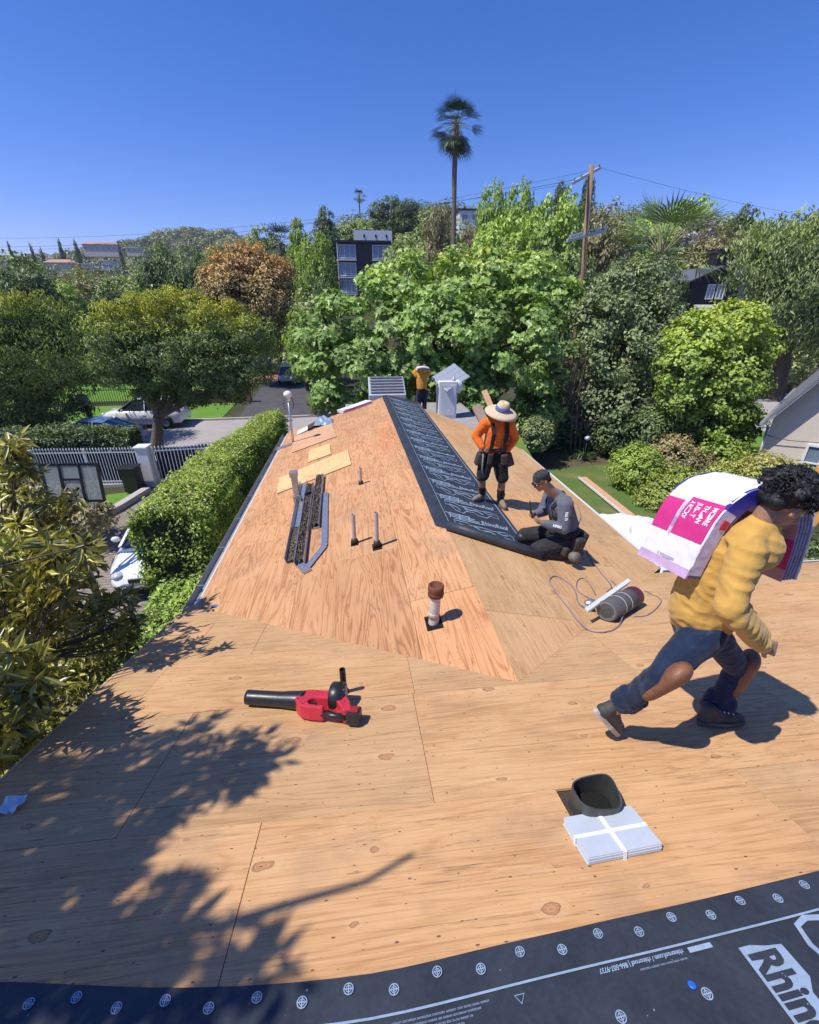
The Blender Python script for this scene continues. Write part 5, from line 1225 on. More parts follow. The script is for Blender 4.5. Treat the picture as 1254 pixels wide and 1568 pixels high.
# --- far worker seen from behind with a bundle on his shoulders
def far_man():
    bx, by, bz = 2.08, 15.15, 2.79
    t = thing('person', 'distant worker in amber sweatshirt seen from behind carrying a bundle on the neck', 'person', (bx, by, bz)); V = lambda x, y, z: Vector((bx + x, by + y, bz + z))
    B = Blob(); P, M = head(B, V(0, .08, 1.60), Vector((0, .95, -.3)), Vector((0, .3, .95)), 1.0)
    B.chain([V(0, 0, .95), V(0, 0, 1.15), V(0, .02, 1.36)], [.12, .115, .13]); B.cap(V(0, .03, 1.42), V(0, .06, 1.54), .055)
    for g in (-1, 1):
        B.chain([V(0, .02, 1.38), V(.18 * g, .02, 1.42), V(.25 * g, .05, 1.52), V(.14 * g, .10, 1.66)], [.08, .05, .045, .032]); hand(B, V(.14 * g, .10, 1.66), Vector((-.5 * g, .1, .6)), Vector((0, .9, .2)), .95, .7, left=g < 0)
        B.chain([V(0, 0, .95), V(.09 * g, 0, .90), V(.10 * g, .03, .48), V(.10 * g, -.02, .10)], [.1, .085, .056, .04])
    B.grow('body', SKIN_B, t, .012, 2)
    S = Blob(); A = cloth('amber_fleece', (.60, .27, .035), .85, .12, 200, 7); S.chain([V(0, 0, .98), V(0, 0, 1.15), V(0, .02, 1.38)], [.15, .155, .165], 1.15, (1, 0, 0)); S.cap(V(-.13, .02, 1.42), V(.13, .02, 1.42), .09)
    for g in (-1, 1): S.chain([V(.18 * g, .02, 1.41), V(.25 * g, .05, 1.51), V(.15 * g, .10, 1.64)], [.08, .07, .045])
    S.cap(V(0, .04, 1.45), V(0, .05, 1.53), .09, .07); S.grow('shirt', A, t, .013, 3, .008, 8)
    K = Blob(); K.cap(V(0, 0, .99), V(0, 0, .93), .155, .15, 1.15, (1, 0, 0)); K.grow('waist_band', cloth('black_cotton', (.012, .012, .013)), t, .013, 2)
    J = Blob(); J.cap(V(0, 0, .92), V(0, 0, .86), .14, .14, 1.15, (1, 0, 0))
    for g in (-1, 1): J.chain([V(.085 * g, 0, .88), V(.10 * g, .03, .48), V(.10 * g, -.01, .08)], [.11, .082, .07])
    J.grow('trousers', cloth('navy_trousers', (.015, .02, .045), .85, .3), t, .013, 3)
    for g in (-1, 1): shoe(t, V(.10 * g, -.09, 0), V(.11 * g, .17, 0), Vector((0, 0, 1)), pm('dark_trainer', (.05, .048, .045)), pm('dark_sole', (.10, .095, .09)), 1.0, laces=False)
    H = Blob(); H.ell(P(-.02, 0, .045), (.1, .085, .08), M); H.grow('hair', HAIR, t, .013, 1)
    q = thing('shingle_bundle', 'white wrapped shingle bundle on the neck of the distant worker', 'shingle bundle', tuple(V(0, -.02, 1.55)))
    b = MB(); b.grid(lambda i, j: V((i - .5) * .40, -.13 + (j - .5) * .30, 1.72 - .03 * (2 * i - 1) ** 2), 10, 4); b.grid(lambda i, j: V((i - .5) * .40, -.13 + (j - .5) * .30, 1.635 - .03 * (2 * i - 1) ** 2), 10, 4)
    for j in (0, 1): b.grid(lambda i, k: V((i - .5) * .40, -.13 + (j - .5) * .30, 1.635 + .085 * k - .03 * (2 * i - 1) ** 2), 10, 1)
    for i in (0, 1): b.grid(lambda k, j: V((i - .5) * .40, -.13 + (j - .5) * .30, 1.605 + .085 * k), 1, 4)
    b.build('wrapper', WRAPW, q, True)
    b = MB(); b.grid(lambda i, j: V((i - .5) * .38, -.283, 1.645 + .045 * j - .03 * (2 * i - 1) ** 2), 10, 1); b.build('dark_print', pm('maroon_wrap', (.10, .018, .03)), q, True)
far_man()
# ---------------------------------------------------------------- vegetation
RNG = np.random.default_rng(11)
def leaf_mat(name, dark, light, tip=None, trans=.35, rough=.45, spec=.4):
    t = NT(name); at_ = t.n('ShaderNodeAttribute', {'attribute_name': 'tint'}).outputs['Fac']
    tip = tip or light
    dark, light, tip = (tuple(min(.62, c * g) for c in k[:3]) + (1,) for k, g in ((tuple(a * b for a, b in zip(dark, (1.25, 1, 1.1))), 1.5), (tuple(a * b for a, b in zip(light, (1.32, 1.0, 1.15))), 3.6), (tuple(a * b for a, b in zip(tip, (1.1, 1.0, 1.0))), 2.35)))
    c = t.ramp(at_, [(0.0, dark), (0.62, light), (0.74, light), (1.0, tip)])
    p = t.principled(c, rough, 0, None, spec)
    tr = t.n('ShaderNodeBsdfTranslucent', None, Color=t.mix(1.0, c, (1.15, 1.25, .55, 1), 'MULTIPLY'))
    mx = t.n('ShaderNodeMixShader', None, _0=trans * .72, _1=p.outputs[0], _2=tr.outputs[0])
    t.t.links.new(mx.outputs[0], t.o.inputs[0]); return t.m
def unit(a): return a / np.maximum(1e-9, np.linalg.norm(a, axis=-1, keepdims=True))
def leaf_mesh(name, pos, nrm, dirn, size, aspect, tint, mat, lobed=False, fold=.18, bend=.12):
    """one mesh of folded leaf blades: pos (base), nrm (face up), dirn (midrib), size (length)"""
    N = len(pos); d = unit(dirn); s_ = unit(np.cross(d, nrm)); n = np.cross(s_, d)
    L = size[:, None]; W = (size * aspect)[:, None] * .5
    if lobed:
        k = [(0, 0, 0), (.10, .75, .1), (.34, .42, .05), (.55, 1.0, .14), (.66, .40, .04), (1.0, 0, -.1), (.66, -.40, .04), (.55, -1.0, .14), (.34, -.42, .05), (.10, -.75, .1)]
        faces = [(0, 1, 2), (2, 3, 4), (0, 2, 4, 5), (0, 5, 6, 8), (6, 7, 8), (0, 8, 9)]
    else:
        k = [(0, 0, 0), (.45, 1.0, fold), (1.0, 0, -bend), (.45, -1.0, fold)]; faces = [(0, 2, 1), (0, 3, 2)]
    V = np.stack([pos + d * L * a + s_ * W * b + n * L * c for a, b, c in k], 1).reshape(-1, 3)
    nk = len(k); off = (np.arange(N) * nk)[:, None]
    loops = np.concatenate([np.array(f)[None, :] + off for f in faces], 1).ravel()
    lens = np.tile([len(f) for f in faces], N); starts = np.concatenate([[0], np.cumsum(lens)[:-1]])
    me = bpy.data.meshes.new(name); me.vertices.add(len(V)); me.vertices.foreach_set('co', V.ravel())
    me.loops.add(len(loops)); me.loops.foreach_set('vertex_index', loops)
    me.polygons.add(len(lens)); me.polygons.foreach_set('loop_start', starts); me.polygons.foreach_set('loop_total', lens)
    at_ = me.attributes.new('tint', 'FLOAT', 'FACE'); at_.data.foreach_set('value', np.repeat(tint, len(faces)).astype(np.float32))
    me.materials.append(mat); me.update(calc_edges=True); return me
def rand_dir(n, rng): return unit(rng.normal(size=(n, 3)))
def crown_points(lobes, n_cl, per, cr, rng, shell=.6, flat=.7, top_bias=0.0):
    """leaf positions in clumps spread over ellipsoid lobes -> positions, outward normals, clump ids"""
    lobes = np.array(lobes, float); vol = lobes[:, 3] * lobes[:, 4] * lobes[:, 5]; pr = vol ** .72; pr /= pr.sum()
    ids = rng.choice(len(lobes), n_cl, p=pr); dr = rand_dir(n_cl, rng)
    if top_bias: dr[:, 2] = np.where(rng.random(n_cl) < top_bias, np.abs(dr[:, 2]), dr[:, 2])
    rad = shell + (1.02 - shell) * rng.random(n_cl) ** .6
    cc = lobes[ids, :3] + dr * rad[:, None] * lobes[ids, 3:6]
    on = unit(dr / lobes[ids, 3:6])
    sz = cr * (0.6 + .8 * rng.random(n_cl))
    k = np.repeat(np.arange(n_cl), per); q = rand_dir(len(k), rng) * (rng.random(len(k)) ** .45)[:, None]
    q[:, 2] *= flat
    pos = cc[k] + q * sz[k][:, None]
    nr = unit(on[k] * .55 + q * .7 + np.array([0, 0, .55]))
    return pos, nr, k, cc
def crown(lobes, n_cl, per, cr, leaf, mat, rng, aspect=.6, shell=.6, flat=.7, droop=.0, lobed=False, tipz=None, tipw=1.0, tipamt=.8, top_bias=0.0, jit=.7):
    pos, nr, k, cc = crown_points(lobes, n_cl, per, cr, rng, shell, flat, top_bias); n = len(pos)
    nr = unit(nr + rand_dir(n, rng) * jit * .6)
    d = np.cross(nr, rand_dir(n, rng)); d = unit(d); d[:, 2] -= droop; d = unit(d)
    cl_t = rng.random(len(cc)); tint = .12 + .5 * (.55 * cl_t[k] + .45 * rng.random(n))
    if tipz is not None:
        w = np.clip((pos[:, 2] - tipz) / tipw, 0, 1) * (rng.random(n) < tipamt); tint = np.where(w > .25, .74 + .26 * w * (.4 + .6 * cl_t[k]), tint)
    size = leaf * (.65 + .7 * rng.random(n))
    return leaf_mesh('crown', pos, nr, d, size, np.full(n, aspect), tint, mat, lobed)
BARK = pm('bark_grey_brown', (.085, .066, .050), .9, 0, .35, 5, .8, 22, .02, .2, 0, (1, 1, .3))
def trunk_mesh(base, lobes, r0, n_limb, rng, fork=.5, wob=.25):
    b = MB(); base = Vector(base); top = Vector(np.average(np.array(lobes)[:, :3], axis=0)); rr = random.Random(int(rng.integers(1e6)))
    fk = base.lerp(top, fork); fk.x = base.x + (top.x - base.x) * fork * .6; fk.y = base.y + (top.y - base.y) * fork * .6
    pts = [base + Vector((0, 0, -.1)), base.lerp(fk, .35) + Vector((rr.uniform(-1, 1), rr.uniform(-1, 1), 0)) * wob * r0, base.lerp(fk, .7) + Vector((rr.uniform(-1, 1), rr.uniform(-1, 1), 0)) * wob * r0, fk]
    b.tube(pts, [r0 * 1.35, r0, r0 * .9, r0 * .85], 10, False)
    for i in range(n_limb):
        L = lobes[i % len(lobes)]; e = Vector(L[:3]) + Vector((rr.uniform(-.5, .5) * L[3], rr.uniform(-.5, .5) * L[4], rr.uniform(-.2, .5) * L[5]))
        m1 = fk.lerp(e, .35) + Vector((rr.uniform(-.3, .3), rr.uniform(-.3, .3), rr.uniform(0, .4))) * wob; m2 = fk.lerp(e, .7) + Vector((rr.uniform(-.3, .3), rr.uniform(-.3, .3), rr.uniform(0, .3))) * wob
        rs = r0 * rr.uniform(.35, .6); b.tube([fk, m1, m2, e], [rs, rs * .75, rs * .45, rs * .12], 7, False)
        for j in range(3):
            e2 = m2 + Vector((rr.uniform(-.6, .6) * L[3], rr.uniform(-.6, .6) * L[4], rr.uniform(-.1, .6) * L[5])); b.tube([m2, m2.lerp(e2, .5) + Vector((0, 0, .1 * rr.random())), e2], [rs * .35, rs * .2, rs * .05], 5, False)
    return b
def tree(name, label, cat, base, lobes, r0, limbs, cr_args, mat, seed, group=None, bark=None, fork=.5):
    rng = np.random.default_rng(seed); base = Vector(base)
    t = thing(name, label, cat, tuple(base), 0, group)
    L = [(l[0] - base.x, l[1] - base.y, l[2] - base.z, l[3], l[4], l[5]) for l in lobes]
    tb = trunk_mesh((0, 0, 0), L, r0, limbs, rng, fork); tb.build('trunk', bark or BARK, t)
    a = dict(cr_args); 
    if a.get('tipz') is not None: a['tipz'] -= base.z
    link('crown', crown(L, mat=mat, rng=rng, **a), t); return t
def lob(px, py, rp, Y, sq=.85, dep=1.0):
    """ellipsoid lobe whose outline centre and radius were measured in photo pixels, standing at distance Y"""
    c = U(px, py, y=Y); k = Y / ray(px, py).y; r = rp / FPX * k
    return (c.x, c.y, c.z, r, r * dep, r * sq)

M_BROAD = leaf_mat('leaf_broad_green', (.022, .055, .014, 1), (.085, .160, .036, 1), (.22, .29, .055, 1), .38, .40, .45)
M_ELM = leaf_mat('leaf_fine_elm', (.020, .045, .016, 1), (.060, .105, .028, 1), (.30, .24, .025, 1), .35)
M_RUST = leaf_mat('leaf_rusty', (.05, .062, .02, 1), (.12, .11, .04, 1), (.25, .135, .05, 1), .3)
M_IVY = leaf_mat('leaf_grey_green', (.022, .046, .018, 1), (.078, .125, .046, 1), (.16, .21, .09, 1), .28, .42, .4)
M_LIME = leaf_mat('leaf_lime', (.034, .080, .014, 1), (.10, .175, .030, 1), (.24, .26, .035, 1), .4)
M_PEPPER = leaf_mat('leaf_pepper', (.030, .062, .022, 1), (.095, .150, .050, 1), (.19, .23, .06, 1), .35)
M_HEDGE = leaf_mat('leaf_hedge', (.035, .095, .012, 1), (.105, .18, .030, 1), (.25, .23, .09, 1), .35, .45, .35)
M_HEDGE2 = leaf_mat('leaf_shrub_dull', (.030, .062, .014, 1), (.10, .155, .030, 1), (.24, .20, .07, 1), .3)
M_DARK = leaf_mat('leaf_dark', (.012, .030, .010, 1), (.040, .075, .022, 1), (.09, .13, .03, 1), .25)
M_WHORL = leaf_mat('leaf_whorl', (.024, .040, .010, 1), (.085, .105, .022, 1), (.34, .24, .04, 1), .35, .33, .5)
M_BRIGHT = leaf_mat('leaf_bright', (.035, .085, .014, 1), (.10, .19, .032, 1), (.17, .26, .05, 1), .35)
M_OLIVE = leaf_mat('leaf_olive', (.035, .050, .020, 1), (.10, .115, .050, 1), (.20, .17, .08, 1), .3)

# --- the big broad-leaved tree behind the far end of the roof
big_l = [lob(*a) for a in ((485, 545, 46, 20.5), (520, 505, 55, 21), (565, 470, 55, 22), (620, 448, 58, 22.5), (680, 440, 60, 23), (745, 440, 60, 23), (805, 440, 62, 23), (850, 465, 40, 22), (540, 570, 60, 19.5), (610, 530, 75, 20), (690, 520, 85, 20), (780, 520, 85, 20), (845, 545, 50, 20.5), (610, 600, 62, 19.5), (690, 600, 70, 19.5), (780, 600, 75, 20.5), (500, 595, 30, 19.5), (840, 620, 50, 21))]
tree('broadleaf_tree', 'huge broad leaved green tree filling the middle behind the roof end', 'tree', (5.0, 22.2, 0), big_l, .35, 14, dict(n_cl=560, per=60, cr=.56, leaf=.24, aspect=.95, lobed=True, shell=.72, flat=.55, tipz=6.2, tipw=2.4, tipamt=.55, droop=.35), M_BROAD, 21)
# --- two fine-leaved street trees on the left
la = [lob(*a) for a in ((175, 498, 40, 21), (225, 482, 42, 21.5), (280, 480, 44, 22), (335, 490, 42, 21.5), (380, 512, 36, 21), (185, 545, 48, 20.5), (250, 545, 60, 21), (320, 548, 55, 21), (375, 560, 40, 21), (225, 588, 36, 21), (290, 590, 36, 21.5), (350, 588, 32, 21))]
tree('street_tree', 'flat topped street tree with golden tips beside the white gate', 'tree', (-10.0, 21.9, 0), la, .26, 10, dict(n_cl=620, per=64, cr=.46, leaf=.155, aspect=.34, shell=.55, flat=.6, tipz=5.0, tipw=1.3, tipamt=.85, droop=.5), M_ELM, 31, bark=pm('bark_smooth', (.13, .105, .085), .85, 0, .25, 5, .5), fork=.35)
lb_ = [lob(*a) for a in ((-60, 520, 55, 24), (-5, 492, 45, 24), (50, 487, 42, 24), (100, 500, 40, 24), (135, 520, 28, 23.5), (-20, 560, 62, 23), (50, 555, 60, 23), (110, 560, 48, 23), (20, 610, 50, 23.5), (80, 612, 45, 24), (-60, 600, 55, 24))]
tree('street_tree', 'weeping grey green street tree cut off by the left edge', 'tree', (-16.8, 24.6, 0), lb_, .42, 10, dict(n_cl=580, per=64, cr=.55, leaf=.185, aspect=.30, shell=.5, flat=.8, tipz=5.6, tipw=1.2, tipamt=.6, droop=.95), M_ELM, 32, fork=.3)
# --- rusty flowering tree across the street
tree('rusty_tree', 'rounded tree with rusty orange new foliage across the street', 'tree', (-10.5, 42, 0), [lob(*a) for a in ((345, 420, 36, 41), (385, 410, 38, 42), (420, 425, 32, 41), (360, 455, 40, 40), (410, 460, 38, 40), (330, 445, 26, 41), (400, 500, 42, 41))], .3, 8, dict(n_cl=760, per=30, cr=.62, leaf=.26, aspect=.5, shell=.7, tipz=7.6, tipw=2.8, tipamt=.6), M_RUST, 33)
# --- right side: climbing grey-green mass, lime tree, pepper tree
iv = [lob(*a) for a in ((955, 440, 46, 21), (1000, 430, 36, 21), (925, 480, 42, 20), (985, 490, 50, 20), (1022, 492, 26, 20), (940, 540, 48, 19), (1000, 550, 50, 19), (950, 610, 48, 18.8), (985, 650, 44, 18.5), (910, 600, 34, 19.5), (905, 520, 34, 20))]
tree('ivy_covered_tree', 'tall grey green tree smothered in leafy creeper below the fan palm', 'tree', (11.6, 19.6, 0), iv, .3, 10, dict(n_cl=520, per=46, cr=.42, leaf=.165, aspect=.7, shell=.62, flat=.8, droop=.3), M_IVY, 34)
li = [lob(*a) for a in ((1075, 520, 46, 17), (1120, 505, 44, 17), (1150, 530, 36, 17), (1060, 560, 44, 16.5), (1115, 570, 55, 16.5), (1132, 590, 34, 17), (1050, 610, 36, 16.5), (1095, 630, 52, 16.5), (1120, 645, 40, 16.5), (1095, 685, 44, 16), (1155, 485, 24, 17.5))]
tree('lime_green_tree', 'yellow green leafy tree between the creeper mass and the stucco house', 'tree', (14.2, 17.4, 0), li, .16, 9, dict(n_cl=560, per=56, cr=.36, leaf=.13, aspect=.85, shell=.66, flat=.7, tipz=4.2, tipw=2.4, tipamt=.55), M_LIME, 35)
pe = [lob(*a) for a in ((1170, 400, 46, 31), (1220, 375, 46, 31), (1270, 370, 46, 31), (1190, 455, 40, 30), (1215, 440, 55, 30), (1275, 440, 55, 30), (1185, 500, 40, 30), (1240, 500, 48, 30), (1300, 500, 50, 30), (1165, 365, 24, 32))]
tree('pepper_tree', 'large drooping pepper tree behind the stucco house gable', 'tree', (30.3, 30.0, 0), pe, .55, 10, dict(n_cl=780, per=30, cr=.85, leaf=.34, aspect=.28, shell=.55, flat=.9, droop=1.1, tipz=9.0, tipw=3.5, tipamt=.5), M_PEPPER, 36)
# dead brown vine hanging in front of the creeper
rr = random.Random(8); b = MB()
for i in range(150):
    p = U(rr.uniform(862, 912), rr.uniform(520, 640), y=rr.uniform(18.6, 19.6)); pts = [p]
    for j in range(4): p = p + Vector((rr.uniform(-.22, .22), rr.uniform(-.15, .15), -rr.uniform(.05, .42))); pts.append(p)
    b.tube(pts, [.016, .013, .010, .007, .004], 4, False)
for i in range(5):
    p = U(880 + i * 7, 650, y=19.2); p.z = 0; b.tube([p, U(878 + i * 8, 600, y=19.2), U(885 + i * 5, 540, y=19.3)], [.05, .04, .02], 6, False)
tag(b.build('dead_vine', pm('dead_twig', (.16, .115, .085), .9, 0, .3, 9, .3)), 'tangle of dead brown vine hanging beside the creeper covered tree', 'vine')

# --- shrubs and hedges
def shrub(name, label, lobes, n_cl, per, cr, leaf, mat, seed, aspect=.6, cat='shrub', group=None, tipz=None, tipw=.5, stems=True, core=None, flat=.7, tipamt=.6, droop=0, shell=.7):
    L0 = np.array(lobes); base = (float(L0[:, 0].mean()), float(L0[:, 1].mean()), 0)
    t = thing(name, label, cat, base, 0, group); L = [(l[0] - base[0], l[1] - base[1], l[2], l[3], l[4], l[5]) for l in lobes]
    rng = np.random.default_rng(seed)
    link('foliage', crown(L, n_cl, per, cr, leaf, mat, rng, aspect=aspect, shell=shell, flat=flat, tipz=tipz, tipw=tipw, tipamt=tipamt, droop=droop), t)
    if stems:
        b = MB(); r2 = random.Random(seed)
        for i in range(7):
            l = L[i % len(L)]; x0, y0 = l[0] * .5 + r2.uniform(-.2, .2), l[1] * .5 + r2.uniform(-.2, .2)
            b.tube([(x0, y0, -.05), ((x0 + l[0]) / 2 + r2.uniform(-.1, .1), (y0 + l[1]) / 2, l[2] * .5), (l[0], l[1], l[2] + l[5] * .5)], [.03, .022, .008], 5, False)
        b.build('stems', BARK, t)
    return t
def hedge(name, label, path, n, leaf, mat, seed, tipw=.0, cat='hedge', aspect=.55):
    """clipped hedge: path of (x, y, half width, height); leaves on a noisy rounded-box skin over stems and a solid dark core"""
    rng = np.random.default_rng(seed); P = np.array(path, float); base = (P[0, 0], P[0, 1], 0)
    t = thing(name, label, cat, base)
    seg = np.linalg.norm(np.diff(P[:, :2], axis=0), axis=1); cum = np.concatenate([[0], np.cumsum(seg)])
    u = rng.random(n) * (cum[-1] + .5) - .25; uc = np.clip(u, 0, cum[-1])
    x, y, w, h = (np.interp(uc, cum, P[:, i]) for i in range(4))
    dx, dy = np.gradient(P[:, 0], cum), np.gradient(P[:, 1], cum); tx, ty = np.interp(uc, cum, dx), np.interp(uc, cum, dy); ln = np.hypot(tx, ty); tx, ty = tx / ln, ty / ln
    a = rng.random(n); per = 2 * h + 2 * w; q = a * per
    left = q < h; top = (q >= h) & (q < h + 2 * w)
    cx = np.where(left, -w, np.where(top, q - h - w, w)); cz = np.where(left, q, np.where(top, h, per - q))
    nx = np.where(left, -1., np.where(top, 0, 1.)); nz = np.where(top, 1., .15)
    # round the shoulders
    e = np.clip((np.abs(cx) - w * .7) / (w * .3 + 1e-6), 0, 1) * np.clip((cz - h * .86) / (h * .14), 0, 1); cz = cz - e * .12 * h; cx = cx * (1 - e * .10)
    end = rng.random(n) < .10
    side = np.where(rng.random(n) < .6, 0, 1); ue = np.where(side == 0, 0, cum[-1])
    for i, ar in enumerate((x, y, w, h)): ar[end] = np.interp(ue[end], cum, P[:, i])
    cx = np.where(end, (rng.random(n) * 2 - 1) * w, cx); cz = np.where(end, rng.random(n) * h, cz)
    tx = np.where(end, np.interp(ue, cum, dx), tx); ty = np.where(end, np.interp(ue, cum, dy), ty); ln = np.hypot(tx, ty); tx, ty = tx / ln, ty / ln
    en = np.where(end, np.where(side == 0, -1., 1.), 0.)
    nn = np.stack([np.where(end, 0, nx) * ty + en * tx, np.where(end, 0, -nx) * tx + en * ty, np.where(end, .1, nz)], 1)
    pos = np.stack([x + cx * ty, y - cx * tx, cz], 1)
    lump = np.array([mnoise.noise((p[0] * 1.6, p[1] * 1.6, p[2] * 1.6)) + .6 * mnoise.noise((p[0] * 4.5, p[1] * 4.5, p[2] * 4.5)) for p in pos])
    pos = pos + nn * (lump * .13 + rng.normal(size=n) * .05 - rng.random(n) ** 3 * .22)[:, None] - np.array([base[0], base[1], 0])
    nr = unit(nn * .9 + np.array([0, 0, .5]) + rand_dir(n, rng) * .75); d = np.cross(nr, rand_dir(n, rng)); d[:, 2] -= .1
    tint = .1 + .45 * rng.random(n) + .16 * np.clip(lump * 2, -1, 1)
    if tipw: hh = np.interp(np.clip(u, 0, cum[-1]), cum, P[:, 3]); tint = np.where((pos[:, 2] > hh - .25) & (rng.random(n) < tipw), .74 + .26 * rng.random(n), tint)
    link('foliage', leaf_mesh('foliage', pos, nr, d, leaf * (.6 + .8 * rng.random(n)), np.full(n, aspect), tint, mat), t)
    b = MB(); r2 = random.Random(seed)
    for i in range(int(cum[-1] / .16) + 4):
        uu = r2.uniform(0, cum[-1]); bx, by, bw, bh = (float(np.interp(uu, cum, P[:, j])) for j in range(4))
        for j in range(5):
            x0, y0 = bx - base[0] + r2.uniform(-.5, .5) * bw, by - base[1] + r2.uniform(-.2, .2)
            b.tube([(x0, y0, 0), (x0 + r2.uniform(-.2, .2), y0 + r2.uniform(-.2, .2), bh * .5), (x0 + r2.uniform(-.4, .4) * bw, y0 + r2.uniform(-.3, .3), bh * .92)], [.018, .013, .005], 4, False)
    b.build('stems', BARK, t)
    # solid shell blocking the gaps, inner shade put into its dark colour
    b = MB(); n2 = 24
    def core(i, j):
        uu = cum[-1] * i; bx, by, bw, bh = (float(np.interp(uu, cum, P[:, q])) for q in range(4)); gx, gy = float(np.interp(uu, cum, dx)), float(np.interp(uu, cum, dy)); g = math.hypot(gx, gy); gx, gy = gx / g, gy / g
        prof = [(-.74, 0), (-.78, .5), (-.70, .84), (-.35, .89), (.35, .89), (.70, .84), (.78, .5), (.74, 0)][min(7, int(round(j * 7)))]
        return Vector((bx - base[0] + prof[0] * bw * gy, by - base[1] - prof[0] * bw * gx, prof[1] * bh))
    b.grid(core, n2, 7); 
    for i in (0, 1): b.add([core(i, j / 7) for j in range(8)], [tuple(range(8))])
    b.build('dark_core', pm('hedge_core_dark', (.020, .030, .010), .95, 0, .5, 16, .8, 30, .03), t)
    return t
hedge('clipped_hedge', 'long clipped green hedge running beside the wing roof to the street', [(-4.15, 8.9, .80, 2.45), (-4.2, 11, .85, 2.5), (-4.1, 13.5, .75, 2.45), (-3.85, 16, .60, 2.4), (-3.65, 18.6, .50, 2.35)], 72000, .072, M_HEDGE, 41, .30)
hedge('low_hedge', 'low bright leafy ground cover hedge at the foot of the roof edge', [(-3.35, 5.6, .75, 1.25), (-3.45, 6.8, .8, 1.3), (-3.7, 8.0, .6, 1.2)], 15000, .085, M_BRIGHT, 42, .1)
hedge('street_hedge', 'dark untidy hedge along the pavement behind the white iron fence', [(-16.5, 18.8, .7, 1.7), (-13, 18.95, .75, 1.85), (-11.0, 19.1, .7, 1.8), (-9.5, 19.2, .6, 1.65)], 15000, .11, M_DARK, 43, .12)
SR = lambda px, py, rp, Y, sq=.9: lob(px, py, rp, Y, sq)
shrub('round_shrub', 'round clipped shrub at the lawn edge closest to the shaded bed', [SR(975, 715, 36, 14.6), (SR(985, 735, 34, 14.4))], 210, 42, .26, .095, M_HEDGE, 51)
shrub('round_shrub', 'clipped shrub with reddish patches behind the white tarp', [SR(1040, 752, 40, 13.2), SR(1015, 765, 34, 13)], 240, 42, .26, .095, M_HEDGE2, 52, tipz=1.0, tipw=.5, tipamt=.35)
shrub('round_shrub', 'dull brownish shrub below the lime green tree', [SR(1030, 700, 34, 15.6), SR(1060, 715, 30, 15.4)], 200, 36, .28, .10, M_OLIVE, 53, tipz=.9, tipw=.4)
shrub('round_shrub', 'wide yellow green shrub under the stucco house window', [SR(1120, 738, 34, 12.6), SR(1165, 728, 36, 12.4), SR(1205, 740, 36, 12.0), SR(1090, 755, 30, 12.4)], 420, 40, .26, .09, M_HEDGE2, 54, tipz=1.0, tipw=.7, tipamt=.6)
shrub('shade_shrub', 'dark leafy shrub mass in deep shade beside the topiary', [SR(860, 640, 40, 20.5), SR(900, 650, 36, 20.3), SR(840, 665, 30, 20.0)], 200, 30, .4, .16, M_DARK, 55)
shrub('shade_shrub', 'dark shrub mass behind the hatted worker', [SR(740, 640, 36, 19), SR(780, 650, 36, 18.6), SR(820, 640, 40, 21)], 200, 30, .4, .17, M_BROAD, 56)
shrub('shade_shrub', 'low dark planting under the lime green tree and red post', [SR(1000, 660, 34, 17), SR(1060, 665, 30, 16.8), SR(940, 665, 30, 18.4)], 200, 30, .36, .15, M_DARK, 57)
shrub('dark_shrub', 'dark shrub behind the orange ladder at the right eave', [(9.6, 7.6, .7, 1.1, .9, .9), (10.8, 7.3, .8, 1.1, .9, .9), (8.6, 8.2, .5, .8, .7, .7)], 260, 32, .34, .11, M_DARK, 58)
# topiary ball on a slim stem
tb = SR(820, 663, 27, 17.6, .95)
t = thing('topiary_tree', 'small round topiary tree on a slim stem in the back garden', 'topiary', (tb[0] - .15, tb[1], 0))
link('crown', crown([(0.15, 0, tb[2], tb[3], tb[3], tb[5])], 95, 34, .24, .12, M_IVY, np.random.default_rng(5), aspect=.6, shell=.7), t)
b = MB(); b.tube([(0, 0, -.05), (.02, 0, .8), (.15, 0, tb[2])], [.035, .028, .02], 7); b.build('trunk', pm('pale_stem', (.30, .26, .22), .8), t)
# strappy clump with a lilac flower head
p = U(893, 706, z=0); t = thing('strappy_plant', 'clump of strappy leaves with a pale lilac flower in the shaded bed', 'plant', tuple(p)); r2 = random.Random(4); b = MB()
for i in range(34):
    a = r2.uniform(0, 6.28); L = r2.uniform(.45, .8); e = Vector((math.cos(a), math.sin(a), 0)); s_ = Vector((-e.y, e.x, 0)) * .022
    q = [Vector((0, 0, 0)), e * L * .35 + Vector((0, 0, L * .6)), e * L * .75 + Vector((0, 0, L * .62)), e * L + Vector((0, 0, L * .35))]
    b.add([v + g * s_ * (1 - .3 * i2) for i2, v in enumerate(q) for g in (-1, 1)], [(2 * k, 2 * k + 1, 2 * k + 3, 2 * k + 2) for k in range(3)])
b.build('leaves', pm('strap_leaf', (.07, .15, .03), .45), t)
b = MB(); b.tube([(0, 0, 0), (.02, 0, 1.0)], .01, 6); b.build('flower_stem', pm('strap_leaf', (.07, .15, .03)), t)
b = MB(); b.ell((.02, 0, 1.05), (.13, .13, .10), None, 9, 6); b.build('flower_head', pm('lilac_flower', (.55, .50, .68), .8, 0, .3, 30, .8), t)

